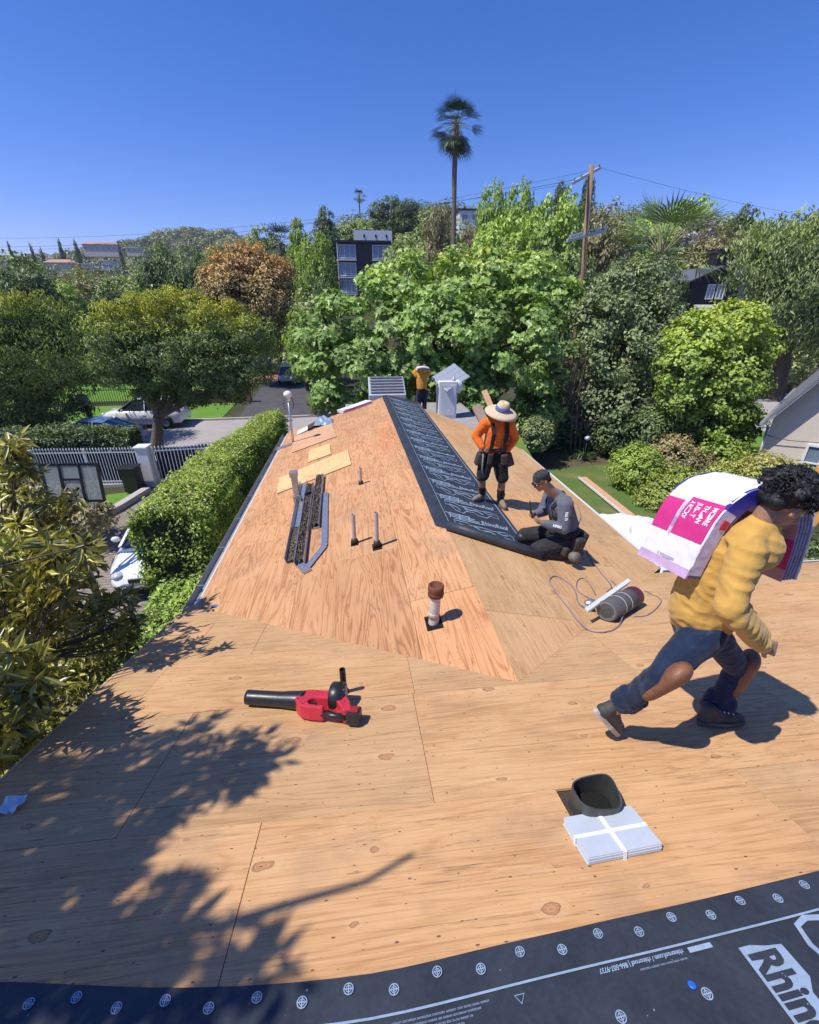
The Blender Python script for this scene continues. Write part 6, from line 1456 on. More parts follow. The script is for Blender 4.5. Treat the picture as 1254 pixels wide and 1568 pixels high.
# --- foreground tree on the left: whorls of lance-shaped leaves; its upper crown stands out of frame and shades the deck
def whorls(centers, axes, rng, per=13, leaf=.17, asp=.26, young=.3):
    n = len(centers); k = np.repeat(np.arange(n), per); ax = unit(np.array(axes))[k]
    rd = unit(np.cross(ax, rand_dir(len(k), rng))); el = rng.uniform(-.25, .75, len(k))[:, None]
    d = unit(rd * (1 - np.abs(el) * .4) + ax * el - np.array([0, 0, .22])); nr = unit(ax * .9 - rd * el + rand_dir(len(k), rng) * .25)
    pos = np.array(centers)[k] + d * .012 + ax * rng.uniform(-.05, .03, (len(k), 1))
    yg = rng.random(n) < young
    tint = np.where(yg[k], .70 + .3 * rng.random(len(k)), .08 + .54 * rng.random(len(k)))
    return pos, nr, d, leaf * (.6 + .7 * rng.random(len(k))), np.full(len(k), asp), tint
def near_tree():
    rng = np.random.default_rng(77); r2 = random.Random(77)
    base = Vector((-4.7, 2.3, 0)); t = thing('foreground_tree', 'close tree with whorled yellow green leaves overhanging the left roof edge', 'tree', tuple(base))
    cen = []; ax = []
    def blob_(n, px0, px1, py0, py1, d0, d1, keep=lambda x, y: True):
        k = 0
        while k < n:
            x, y = r2.uniform(px0, px1), r2.uniform(py0, py1)
            if not keep(x, y): continue
            q = U(x, y, y=r2.uniform(d0, d1))
            cen.append(q); ax.append(Vector((r2.uniform(-.6, .7), r2.uniform(-.8, .3), r2.uniform(.1, 1.0)))); k += 1
    blob_(270, -60, 75, 985, 1165, 2.0, 3.2, lambda x, y: y < 1165 - max(0, (x - 45)) * 2.5 and x < 60 + 20 * math.sin(y * .05))
    blob_(300, -60, 150, 830, 1010, 2.9, 4.6, lambda x, y: x < 150 - (y - 830) * .38 + 16 * math.sin(y * .06))
    blob_(80, 90, 215, 900, 1000, 4.2, 5.4, lambda x, y: y > 905 + abs(x - 150) * .25)
    blob_(60, -40, 120, 800, 880, 3.6, 5.2)
    for cx, cy, s_, n in ((18, 690, 26, 12), (30, 720, 20, 7), (25, 805, 18, 7), (90, 822, 20, 8), (60, 775, 30, 8), (30, 760, 26, 9), (100, 770, 16, 4), (120, 850, 14, 4), (190, 910, 12, 3), (5, 745, 20, 6)):
        for i in range(int(n * 1.6)): cen.append(U(cx + r2.gauss(0, s_ * .5), cy + r2.gauss(0, s_ * .45), y=r2.uniform(4.0, 4.8))); ax.append(Vector((r2.uniform(-.4, .4), r2.uniform(-.6, .1), r2.uniform(.3, 1))))
    n_vis = len(cen)
    # upper crown, outside the picture: stands up-sun of the shaded part of the deck
    def inpoly(x, y, P):
        c_ = False; j = len(P) - 1
        for i in range(len(P)):
            if (P[i][1] > y) != (P[j][1] > y) and x < (P[j][0] - P[i][0]) * (y - P[i][1]) / (P[j][1] - P[i][1]) + P[i][0]: c_ = not c_
            j = i
        return c_
    dense = [(-60, 1175), (60, 1160), (150, 1138), (270, 1140), (330, 1150), (400, 1178), (395, 1195), (320, 1220), (270, 1250), (235, 1300), (180, 1360), (120, 1370), (40, 1345), (-60, 1340)]
    sparse = [(-60, 1340), (60, 1350), (160, 1375), (300, 1330), (300, 1380), (430, 1400), (470, 1440), (460, 1500), (300, 1540), (-60, 1540)]
    fringe = [(180, 1110), (330, 1100), (420, 1130), (430, 1170), (330, 1150), (240, 1130)]
    for poly, n in ((dense, 215), (sparse, 72), (fringe, 16)):
        k = 0
        while k < n:
            x, y = r2.uniform(-60, 480), r2.uniform(1095, 1545)
            if not inpoly(x, y, poly): continue
            cen.append(UM(x, y) + SD * r2.uniform(3.6, 5.3)); ax.append(Vector((r2.uniform(-.5, .5), r2.uniform(-.5, .5), r2.uniform(.3, 1)))); k += 1
    P0 = [np.array(v) for v in whorls([np.array(c) for c in cen], [np.array(a) for a in ax], rng, 15, .125, .27, .30)]
    P0[0] = P0[0] - np.array(base)
    link('crown', leaf_mesh('crown', *P0, M_WHORL, False, .10, .10), t)
    b = MB(); loc = [c - base for c in cen]
    f1, f2, f3 = Vector((.5, .9, 2.5)), Vector((.3, -.8, 4.2)), Vector((.6, 1.6, 3.0))
    b.tube([(0, 0, -.1), (.12, .2, 1.2), f1], [.17, .14, .12], 10, False); b.tube([f1, (.4, .1, 3.4), f2, (.7, -1.2, 5.6)], [.1, .08, .06, .03], 8, False); b.tube([f1, f3, (.9, 2.2, 3.6)], [.09, .06, .03], 8, False)
    hubs = [f1, f2, f3, Vector((.7, -1.2, 5.6)), Vector((.9, 2.2, 3.6)), Vector((1.1, -.3, 4.8)), Vector((1.6, .3, 3.2)), Vector((1.3, 1.4, 3.2))]
    for a_, c_ in ((1, 5), (0, 6), (2, 7)): b.tube([hubs[a_], hubs[a_].lerp(hubs[c_], .5) + Vector((0, 0, .15)), hubs[c_]], [.05, .04, .03], 7, False)
    for i, q in enumerate(loc):
        if i % 2: continue
        h = min(hubs, key=lambda u: (u - q).length); m_ = h.lerp(q, .55) + Vector((r2.uniform(-.12, .12), r2.uniform(-.12, .12), -.06)); b.tube([h, m_, q], [.016, .010, .005], 4, False)
    for pts in ([(-40, 1385), (40, 1405), (110, 1428), (240, 1410), (380, 1415)], [(330, 1420), (440, 1385), (560, 1350), (632, 1308)]):
        b.tube([UM(*p) + SD * 4.2 - base for p in pts], [.024, .02, .015, .012, .008][:len(pts)], 6, False)
    b.build('trunk', pm('bark_near', (.10, .078, .060), .85, 0, .3, 9, .5), t)
near_tree()
shrub('garden_shrub', 'yellow green shrub growing under the basketball backboard', [SR(60, 780, 40, 12.2), SR(110, 770, 36, 12.4), SR(140, 790, 24, 12.0), SR(20, 790, 34, 12)], 260, 34, .26, .12, M_OLIVE, 61, tipz=.9, tipw=.6, tipamt=.5)
shrub('garden_shrub', 'dense dark shrub filling the corner under the close tree', [(-4.6, 5.2, .9, 1.0, 1.0, .9), (-5.6, 6.2, .8, 1.0, 1.0, .8), (-4.2, 3.6, .9, .9, 1.0, .9), (-5.4, 4.2, .9, 1.0, 1.0, .9), (-3.4, 2.6, .9, .8, .9, .9), (-4.5, 1.6, .9, .9, .9, .9)], 700, 30, .30, .13, M_WHORL, 62, aspect=.34, tipz=1.2, tipw=.6, tipamt=.3)
# ---------------------------------------------------------------- palms
def frond_fan(b, o, d, L, rng, blades=15, w=.055, split=.6):
    """fan leaf: petiole then a pleated fan of blades"""
    d = Vector(d).normalized(); up = Vector((0, 0, 1)); s_ = d.cross(up); s_ = s_.normalized() if s_.length > .01 else Vector((1, 0, 0)); n = s_.cross(d)
    c = o + d * L * .5 - up * L * .05; pet = (o, c)
    for i in range(blades):
        a = (i / (blades - 1) - .5) * 2.3; q = (d * math.cos(a) + s_ * math.sin(a)).normalized(); l = L * .62 * (.75 + .25 * math.cos(a)); qs = q.cross(n).normalized(); w_ = w * 13 / blades
        tip = c + q * l - up * l * rng.uniform(.05, .28); mid = c + q * l * .55 - up * l * .03
        b.add([c, mid + qs * L * w_ * .34, mid - qs * L * w_ * .34, tip], [(0, 1, 2), (1, 3, 2)])
    return pet
def palm(name, label, base, top, crown_r, n, r0, seed, mat, dead=18, group=None, spread=(-.9, 1.2), blades=13):
    base, top = Vector(base), Vector(top); t = thing(name, label, 'palm tree', tuple(base), 0, group); rng = random.Random(seed); h = top - base
    b = MB(); pts = [Vector((0, 0, -.3))] + [h * k + Vector((math.sin(k * 5) * .08, 0, 0)) * (k < 1) for k in (.1, .3, .5, .7, .85, 1.0)]
    b.tube(pts, [r0 * 1.35, r0 * 1.15, r0, r0 * .92, r0 * .9, r0 * .95, r0 * 1.1], 12, False); b.build('trunk', pm('palm_bark', (.20, .165, .135), .9, 0, .3, 3, .8, 16, .03, .2, 0, (1, 1, 3)), t)
    b = MB(); ps = MB()
    for i in range(n):
        a = rng.uniform(0, 6.283); e = rng.uniform(*spread); d = Vector((math.cos(a) * math.cos(e), math.sin(a) * math.cos(e), math.sin(e)))
        p0, p1 = frond_fan(b, h + d * r0 * .8, d, crown_r * rng.uniform(.8, 1.1), rng, blades); ps.tube([p0, p0.lerp(p1, .5) + Vector((0, 0, .05 * crown_r)), p1], [.022 * crown_r * .6, .018 * crown_r * .6, .012 * crown_r * .6], 5, False)
    b.build('crown', mat, t); ps.build('leaf_stalks', pm('palm_stalk', (.26, .24, .11), .6), t)
    if dead:
        b = MB()
        for i in range(dead):
            a = rng.uniform(0, 6.283); d = Vector((math.cos(a) * .45, math.sin(a) * .45, -1)); frond_fan(b, h + Vector((math.cos(a), math.sin(a), 0)) * r0 * .8 - Vector((0, 0, rng.uniform(0, .3) * crown_r)), d, crown_r * rng.uniform(.45, .7), rng, 7)
        b.build('dead_skirt', pm('dead_frond', (.17, .12, .07), .9, 0, .35, 4, .2), t)
    return t
M_PALM = pm('palm_leaf', (.036, .070, .022), .42, 0, .35, 1.2, 0); M_PALM2 = pm('palm_leaf_light', (.20, .27, .07), .45, 0, .35, 1.0, 0)
pz = terrain(9.2, 45); palm('tall_palm', 'very tall slim fan palm rising against the blue sky', (9.0, 45, pz), U(699, 192, y=45), 2.0, 52, .22, 3, M_PALM, 22, None, (-1.1, 1.2), 15)
fp = U(1012, 392, y=24); palm('fan_palm', 'broad fan palm with spiky green fronds above the creeper covered tree', (fp.x, 24, 0), fp, 2.9, 24, .30, 4, M_PALM2, 26, None, (-.35, 1.4), 17)
q = U(550, 300, y=150); palm('distant_palm', 'tiny distant fan palm on the hill skyline', (q.x, 150, terrain(q.x, 150)), q, 1.9, 26, .2, 5, M_PALM, 8, None, (-1, 1.2), 7)
q = U(428, 372, y=88); palm('distant_palm', 'bushy distant fan palm above the rusty tree', (q.x, 88, terrain(q.x, 88)), q, 3.2, 26, .3, 6, M_PALM, 10, None, (-.6, 1.3), 9)

# ---------------------------------------------------------------- middle-distance trees, one by one
def proto(seed, lobes, n_cl, per, cr, leaf, mat, **kw):
    rng = np.random.default_rng(seed); tr = trunk_mesh((0, 0, 0), lobes, .075, 7, rng, .45, .1).mesh('trunk', BARK)
    return tr, crown(lobes, n_cl, per, cr, leaf, mat, rng, **kw)
ROUND = [(0, 0, .72, .42, .42, .30), (.22, .05, .60, .30, .30, .26), (-.22, -.05, .62, .30, .30, .26), (.02, -.22, .58, .30, .28, .26), (0, .2, .6, .3, .3, .26), (.1, -.12, .40, .34, .3, .22), (-.14, .0, .40, .32, .3, .22)]
TALL = [(0, 0, .86, .18, .18, .14), (.08, 0, .70, .24, .24, .18), (-.09, .03, .62, .25, .25, .18), (.04, -.08, .46, .28, .28, .2), (-.04, .0, .30, .28, .28, .18), (.12, .06, .34, .2, .2, .16)]
OPEN = [(.12, 0, .84, .26, .24, .13), (-.16, .04, .74, .26, .24, .14), (.26, -.02, .60, .22, .22, .13), (-.24, -.05, .52, .24, .22, .14), (.05, .05, .50, .26, .26, .16), (0, -.12, .34, .26, .24, .14)]
PR = {'round_bright': proto(1, ROUND, 330, 22, .085, .050, M_BRIGHT, shell=.7, tipz=.75, tipw=.2, tipamt=.5), 'round_dark': proto(2, ROUND, 330, 22, .085, .048, M_DARK, shell=.7, tipz=.8, tipw=.2), 'round_lime': proto(3, ROUND, 330, 22, .085, .050, M_LIME, shell=.65), 'round_olive': proto(4, ROUND, 330, 22, .085, .046, M_OLIVE, shell=.6), 'tall_bright': proto(5, TALL, 330, 22, .07, .045, M_BRIGHT, shell=.65), 'tall_dark': proto(6, TALL, 330, 22, .07, .042, M_DARK, shell=.6), 'open_olive': proto(7, OPEN, 250, 22, .075, .042, M_OLIVE, shell=.5, droop=.6), 'open_dark': proto(8, OPEN, 260, 22, .075, .042, M_DARK, shell=.5), 'round_pepper': proto(9, ROUND, 330, 22, .085, .05, M_PEPPER, shell=.65, droop=.5)}
_cnt = {}
def mtree(kind, px, ptop, pbot, wpx, Y, label, name='hillside_tree', group=None):
    """a tree whose crown top, foot and width were measured in the photograph, standing at distance Y"""
    top = U(px, ptop, y=Y); zb = min(terrain(top.x, Y), top.z - 2); h = top.z - zb
    k = Y / ray(px, ptop).y; w = wpx / FPX * k
    t = thing(name, label, 'tree', (top.x, Y, zb), random.uniform(0, 6.28), group); t.scale = (w / .92, w / .92, h / 1.02)
    tr, cr_ = PR[kind]; link('trunk', tr, t); link('crown', cr_, t); return t
MID = [('tall_dark', 497, 312, 400, 62, 105, 'dark pine like tree standing above the dark modern building'), ('tall_bright', 455, 335, 440, 60, 78, 'slim yellowish tree left of the dark modern building'), ('round_lime', 482, 358, 450, 66, 70, 'rounded lime green tree against the left wall of the modern building'),
       ('round_dark', 492, 425, 470, 40, 62, 'small dark tree at the foot of the modern building'), ('round_bright', 757, 279, 380, 52, 72, 'bright upright tree right beside the tall palm trunk'), ('round_bright', 799, 277, 380, 54, 70, 'bright twin topped tree second from the tall palm trunk'), ('round_bright', 780, 330, 400, 110, 64, 'broad bright green tree below the twin topped tree'),
       ('open_olive', 672, 300, 390, 64, 84, 'brownish open eucalyptus left of the tall palm trunk'), ('open_olive', 725, 335, 395, 44, 82, 'brown tinged eucalyptus right of the tall palm trunk'), ('round_pepper', 618, 362, 430, 80, 66, 'soft green tree in front of the right end of the modern building'),
       ('open_dark', 590, 296, 360, 60, 130, 'dark open conifer on the hill skyline'), ('open_dark', 622, 300, 360, 56, 128, 'dark rounded conifer on the skyline beside the open one'), ('round_bright', 858, 295, 400, 100, 58, 'large green tree behind the utility pole'), ('tall_dark', 862, 272, 340, 50, 92, 'dark pine poking above the tree behind the utility pole'),
       ('tall_dark', 905, 258, 330, 40, 90, 'dark pine directly behind the top of the utility pole'), ('round_dark', 880, 385, 450, 90, 50, 'dark green tree at the foot of the utility pole'), ('round_olive', 935, 312, 400, 90, 72, 'olive green tree between utility pole and fan palm'), ('round_bright', 1062, 302, 380, 80, 95, 'round green tree on the skyline right of the fan palm'),
       ('tall_dark', 1150, 308, 400, 70, 84, 'dark spreading pine on the skyline above the black house'), ('round_olive', 1110, 340, 420, 80, 76, 'olive tree just above the black house roof'), ('round_pepper', 1190, 345, 420, 90, 70, 'soft green tree behind the pepper tree'), ('round_dark', 240, 372, 460, 70, 62, 'tall dark green tree between hillside and golden street tree'),
       ('round_dark', 285, 380, 470, 70, 60, 'dark green tree touching the rusty tree'), ('round_dark', 15, 388, 470, 95, 48, 'dark green tree at the left edge across the street'), ('round_olive', 120, 408, 480, 90, 66, 'olive green tree below the hillside houses'), ('round_dark', 180, 425, 480, 90, 60, 'low dark tree behind the golden street tree'), ('round_bright', 75, 430, 490, 80, 58, 'mid green tree left of the low dark tree'),
       ('round_pepper', 330, 372, 450, 60, 90, 'soft green tree behind the rusty tree'), ('round_pepper', 545, 335, 400, 70, 120, 'soft green tree on the slope above the modern building'), ('round_bright', 1000, 330, 420, 80, 80, 'mid green tree directly behind the fan palm'), ('round_lime', 460, 470, 540, 60, 38, 'lime green tree left of the huge broad leaved tree'), ('round_bright', 1230, 345, 430, 60, 60, 'green tree rising behind the pepper tree crown'), ('round_pepper', 400, 345, 420, 60, 120, 'soft hillside tree above the rusty tree'), ('round_dark', 1030, 405, 470, 60, 46, 'dark tree left of the black house')]
MID += [('tall_dark', x, y, 0, w, 300, 'small dark conifer standing on the far left ridge line', 'ridge_conifer', 'conifers on the far left ridge') for x, y, w in ((10, 366, 9), (44, 369, 9), (88, 362, 12), (112, 364, 14), (180, 368, 9), (60, 376, 10))]
for a in MID: mtree(*a)
# jacaranda haze of purple flowers
q = U(1075, 345, y=80); t = thing('jacaranda_tree', 'purple flowering jacaranda on the slope right of the fan palm', 'tree', (q.x, 80, terrain(q.x, 80))); hz_ = q.z - t.location.z
M_JAC = leaf_mat('jacaranda_bloom', (.12, .09, .17, 1), (.26, .21, .36, 1), None, .3); link('crown', crown([(0, 0, hz_ - 1.5, 3.2, 2.5, 2.0), (1.5, 0, hz_ - 2.5, 2.2, 2, 1.6)], 120, 24, .6, .35, M_JAC, np.random.default_rng(3)), t); b = MB(); b.tube([(0, 0, -.2), (0, 0, hz_ - 1)], [.25, .15], 8); b.build('trunk', BARK, t)

# --- far woods: too many to count, one mass on each hill
SIGHT = [(505, 345, 612, 450, 95), (1060, 395, 1140, 470, 47), (1125, 415, 1215, 475, 52), (695, 312, 745, 336, 135), (75, 396, 100, 404, 228)]   # clearings in front of houses that stand in view
def clear_view(x, y):
    z = terrain(x, y)
    for (x0, y0, x1, y1, Y) in SIGHT:
        if y < Y + 4:
            a, b_ = proj((x, y, z + 8)), proj((x, y, z))
            if x0 - 12 < a[0] < x1 + 12 and a[1] < y1 and b_[1] > y0: return False
    return True
def woods(name, label, n, r0, r1, h0, h1, per, leaf, mat, seed, a0=-.95, a1=1.1):
    rng = np.random.default_rng(seed); a = rng.uniform(a0, a1, n); r = np.sqrt(rng.uniform(r0 ** 2, r1 ** 2, n)); x, y = r * np.sin(a), r * np.cos(a)
    ok = np.array([clear_view(float(i), float(j)) for i, j in zip(x, y)]); x, y = x[ok], y[ok]; n = len(x)
    z = np.array([terrain(float(i), float(j)) for i, j in zip(x, y)]); h = rng.uniform(h0, h1, n) * (.7 + .6 * rng.random(n)); k = np.repeat(np.arange(n), per)
    d = rand_dir(len(k), rng); d[:, 2] = np.abs(d[:, 2]) * 1.0 - .15; rad = (.75 + .3 * rng.random(len(k)))
    lump = 1 + .22 * np.sin(d[:, 0] * 5 + k) * np.sin(d[:, 1] * 6 + 2 * k)
    pos = np.stack([x[k] + d[:, 0] * h[k] * .52 * rad * lump, y[k] + d[:, 1] * h[k] * .52 * rad * lump, z[k] + h[k] * (.38 + d[:, 2] * .55 * rad)], 1)
    nr = unit(d + np.array([0, 0, .5]) + rand_dir(len(k), rng) * .5); dd = np.cross(nr, rand_dir(len(k), rng)); tone = rng.random(n)
    tint = np.clip(.05 + .75 * tone[k] ** 1.3 + .25 * (rng.random(len(k)) - .5), 0, 1)
    me = leaf_mesh(name, pos, nr, dd, leaf * (.6 + .8 * rng.random(len(k))), np.full(len(k), .8), tint, mat)
    tag(link(name, me), label, 'woods', None, 'stuff')
M_WOOD = leaf_mat('woods_leaf', (.022, .045, .017, 1), (.075, .115, .034, 1), (.15, .16, .06, 1), .25)
M_FARW = leaf_mat('far_woods_leaf', (.030, .052, .024, 1), (.085, .115, .045, 1), (.16, .15, .075, 1), .2)
woods('hillside_woods', 'mixed woodland covering the nearer hill behind the street', 1500, 58, 215, 5, 9.5, 200, .62, M_WOOD, 91)
woods('distant_woods', 'scrub and trees covering the farther hill', 3800, 220, 660, 5, 9, 64, 1.5, M_FARW, 92, -1.0, .6)
woods('roadside_shrubbery', 'mixed shrubs filling the gardens across the street', 240, 46, 66, 2.5, 5, 150, .42, M_WOOD, 93)
# ---------------------------------------------------------------- vehicles
GLASS = pm('car_glass', (.022, .030, .040), .06, 0, .1, 3, 0, spec=.8); TYRE = pm('tyre_rubber', (.018, .018, .018), .85, 0, .2, 12, .2); RIM = pm('alloy_rim', (.42, .42, .43), .3, .8, .1, 8, 0); LAMP = pm('headlamp_glass', (.55, .57, .60), .08, .2, .1, 10, 0); TAIL = pm('tail_lamp_red', (.30, .012, .012), .15, 0, .1, 9, 0)
def car(name, label, paint, loc, rotz, suv=False, group=None):
    """built nose towards +x"""
    t = thing(name, label, 'car', loc, rotz, group); W = .90; L = 4.45; k = .16 if suv else 0
    xs = [-2.2, -2.12, -1.75, -1.3, -.6, .2, .85, 1.35, 1.8, 2.08, 2.22]
    top = [.62, .86, .96, .98, .96, .95, .94, .88, .80, .70, .52] if not suv else [.70, 1.0, 1.06, 1.07, 1.06, 1.05, 1.03, .99, .93, .82, .60]
    low = [.40, .30, .26, .24, .22, .22, .22, .24, .26, .28, .36]; hw = [.70, .82, .88, .90, .90, .90, .90, .89, .86, .78, .62]
    b = MB(); prof = []
    for x, zt, zl, w in zip(xs, top, low, hw):
        prof.append([(x, -w * .80, zl), (x, -w, zl + .12), (x, -w * 1.01, (zl + zt) / 2 + .04), (x, -w * .96, zt - .07), (x, -w * .80, zt), (x, 0, zt + .03), (x, w * .80, zt), (x, w * .96, zt - .07), (x, w * 1.01, (zl + zt) / 2 + .04), (x, w, zl + .12), (x, w * .80, zl)])
    m_ = len(prof[0]); b.add([p for r_ in prof for p in r_], [(i * m_ + j, i * m_ + j + 1, (i + 1) * m_ + j + 1, (i + 1) * m_ + j) for i in range(len(xs) - 1) for j in range(m_ - 1)], True)
    for r_ in (0, len(xs) - 1): b.add(prof[r_], [tuple(range(m_))], True)
    b.build('body', paint, t)
    # glasshouse: dark glass with a painted roof and pillars
    if suv: st = [(-2.05, 1.06, .72), (-1.85, 1.50, .66), (-.3, 1.62, .66), (.35, 1.56, .66), (1.12, 1.02, .74)]
    else: st = [(-1.72, .97, .70), (-.95, 1.36, .60), (-.1, 1.44, .60), (.30, 1.40, .60), (1.18, .93, .72)]
    zb = .95 if not suv else 1.04; g = MB(); n = 7; pr = []
    for x, z, w in st:
        zz = max(z, zb + .005); pr.append([(x, -.84 if zz > zb + .05 else -w, zb - .03), (x, -w - .06 * (zz < zb + .05), zb + (zz - zb) * .7), (x, -w + .07, zz - .02), (x, 0, zz + .015), (x, w - .07, zz - .02), (x, w + .06 * (zz < zb + .05), zb + (zz - zb) * .7), (x, .84 if zz > zb + .05 else w, zb - .03)])
    g.add([p for r_ in pr for p in r_], [(i * n + j, i * n + j + 1, (i + 1) * n + j + 1, (i + 1) * n + j) for i in range(len(st) - 1) for j in range(n - 1)], False); g.build('glasshouse', GLASS, t)
    r_ = MB(); s1, s2, s3 = st[1], st[2], st[3]
    r_.grid(lambda i, j: Vector(((s1[0] + .04) * (1 - i) + s3[0] * i, (j - .5) * 2 * (s2[2] - .02), (s1[1] + (s2[1] - s1[1]) * min(1, i * 1.6) if i < .62 else s2[1] + (s3[1] - s2[1]) * (i - .62) / .38) + .02 + .02 * math.sin(math.pi * j))), 8, 6); r_.build('roof', paint, t)
    for sy in (-1, 1):
        for a, c in ((st[1], st[0]), (st[3], st[4])):
            p = MB(); p.bar((a[0], sy * (a[2] - .03), a[1] + .0), (c[0], sy * (c[2] + .06), zb), .07, .05); p.build('pillar', paint, t)
        p = MB(); p.bar((-.35, sy * .625, s2[1] - .03), (-.35, sy * .86, zb - .02), .06, .04, (1, 0, 0)); p.build('pillar', paint, t)
        p = MB(); p.ell((.78, sy * 1.0, zb + .04), (.06, .11, .075)); p.build('wing_mirror', paint, t)
        for x in (-1.38, 1.36):
            a = MB(); RXm = Matrix.Rotation(R(90), 3, 'X'); a.lathe([(.40, -.02), (.40, .02)], 22, (x, sy * .885, .36), RXm); a.build('arch_black_disc', BLACKP, t)  # black disc on the body side in place of the shadowed wheel cutout
            wv = MB(); wv.lathe([(.20, -.11), (.31, -.11), (.335, -.07), (.335, .07), (.31, .11), (.20, .11)], 22, (x, sy * .84, .335), RXm, True, False); wh = wv.build('wheel', TYRE, t)
            ri = MB(); ri.lathe([(.03, -.075), (.19, -.09), (.215, -.10), (.215, .10), (.19, .09), (.03, .075)], 18, (x, sy * .84, .335), RXm); ri.build('rim', RIM, wh)
        hl = MB(); hl.ell((2.02, sy * .60, .66 + k), (.15, .17, .085)); hl.build('headlight', LAMP, t)
        tl = MB(); tl.ell((-2.12, sy * .68, .80 + k), (.09, .13, .12)); tl.build('tail_light', TAIL, t)
        for x in (-.35, .62, -1.2): d = MB(); d.box((x, sy * .912, .68), (.012, .006, .5)); d.build('door_gap', BLACKP, t)
        for x in (-.25, -1.05): d = MB(); d.box((x + .02, sy * .915, .80), (.16, .02, .025)); d.build('door_handle', paint, t)
    gr = MB(); gr.box((2.19, 0, .55 + k * .6), (.06, .74, .14)); gr.build('grille', BLACKP, t, bevel=.02)
    bp = MB(); bp.box((2.17, 0, .36), (.12, 1.25, .08)); bp.build('lower_intake', BLACKP, t, bevel=.02)
    return t
PW_ = pm('car_white', (.74, .74, .74), .22, 0, .03, 2, 0, coat=.8); PS_ = pm('car_silver_blue', (.34, .38, .44), .25, .4, .05, 2, 0, coat=.8); PB_ = pm('car_black', (.015, .015, .018), .2, 0, .1, 2, 0, coat=.8); PBL = pm('car_pale_blue', (.30, .40, .52), .2, .3, .05, 2, 0, coat=.8)
car('parked_car', 'white hatchback parked at the far kerb beyond the golden street tree', PW_, (-12.3, 26.95, .01), R(178), True)
car('parked_car', 'white saloon in the paved driveway half hidden by the long hedge', PW_, (-5.35, 11.35, .02), R(-84))
car('parked_car', 'silver blue car seen from behind in the shaded driveway across the street', PS_, (-6.3, 42.6, .03), R(95), True)
car('parked_car', 'black car in front of the huge broad leaved tree', PB_, (-.35, 27.0, .02), R(183), True)
car('parked_car', 'pale blue car at the near kerb behind the tree trunk by the gate', PBL, (-12.9, 22.3, .02), R(183))
car('parked_car', 'pale car under the weeping street tree at the left edge', PS_, (-18.6, 23.2, .02), R(183))
# ---------------------------------------------------------------- fence, gate, walls, garden things on the left
t = thing('iron_fence', 'white iron fence of spear topped bars along the front garden', 'fence', (-12.2, 17.15, 0))
IRON = pm('white_iron', (.62, .64, .68), .5, 0, .08, 6, .1)
def picket_mesh():
    b = MB(); b.box((0, 0, .78), (.022, .022, 1.30)); b.lathe([(.008, 1.43), (.03, 1.47), (.026, 1.50), (.001, 1.56)], 6); return b.mesh('picket', IRON)
PK = picket_mesh()
def fence_run(t, x0, x1, dy, step):
    n = int(abs(x1 - x0) / step)
    for i in range(n + 1): o = link('picket', PK, t); o.location = (x0 + (x1 - x0) * i / n, dy * i / n, 0)
    for z in (.22, 1.36): b = MB(); b.bar((x0, 0, z), (x1, dy, z), .03, .04); b.build('rail', IRON, t)
fence_run(t, 0, 3.72, -.22, .105)
for x in (0, 1.85): b = MB(); b.box((x, -.06 * x + .02, .75), (.06, .06, 1.5)); b.build('post', IRON, t)
b = MB(); b.box((1.9, -.13, .06), (3.9, .25, .12)); b.build('footing', CONC, t)
BACKING = pm('dark_backing', (.012, .014, .020), .9, 0, .3, 20, .2)  # dark panel set behind the fence and gate bars
b = MB(); b.bar((0, .05, .79), (3.7, -.17, .79), .012, 1.14); b.build('backing_panel', BACKING, t)
t = thing('gate_pillar', 'white painted square pillar between fence and gate', 'pillar', (-8.2, 16.98, 0)); b = MB(); b.box((0, 0, .76), (.42, .42, 1.52)); b.build('shaft', WHITEP, t, bevel=.01); b = MB(); b.box((0, 0, 1.55), (.50, .50, .08)); b.build('cap', WHITEP, t, bevel=.015)
t = thing('driveway_gate', 'white iron sliding gate right of the white pillar', 'gate', (-7.9, 17.0, 0)); fence_run(t, 0, 3.0, .25, .125)
b = MB(); b.bar((.05, .05, .79), (3.0, .30, .79), .012, 1.14); b.build('backing_panel', BACKING, t)
b = MB(); b.box((0, 0, .75), (.07, .07, 1.45)); b.build('post', IRON, t)
b = MB(); b.box((-12.75, 17.2, .72), (.9, .25, 1.45)); tag(b.build('garden_wall', STUCCO, None, False, .01), 'short grey rendered wall at the left end of the iron fence', 'wall')
t = thing('waste_bin', 'black wheeled waste bin standing against the white pillar', 'bin', (-8.55, 16.35, 0)); b = MB(); b.prism([(-.24, -.26), (.24, -.26), (.28, .28), (-.28, .28)], .06, .95); b.build('bin_body', BLACKP, t, bevel=.03); b = MB(); b.box((0, .0, .98), (.6, .62, .06)); b.build('lid', BLACKP, t, bevel=.02)
for s_ in (-1, 1): b = MB(); b.lathe([(.09, -.03), (.1, 0), (.09, .03)], 14, (s_ * .24, .26, .1), Matrix.Rotation(R(90), 3, 'Y')); b.build('wheel', TYRE, t)
b = MB()
kp = [(-8.05, 16.2), (-8.35, 14.6), (-8.9, 12.9), (-9.8, 11.0)]
for a, c in zip(kp, kp[1:]): b.bar((*a, .10), (*c, .10), .28, .24)
tag(b.build('driveway_kerb', CONC), kind='structure')
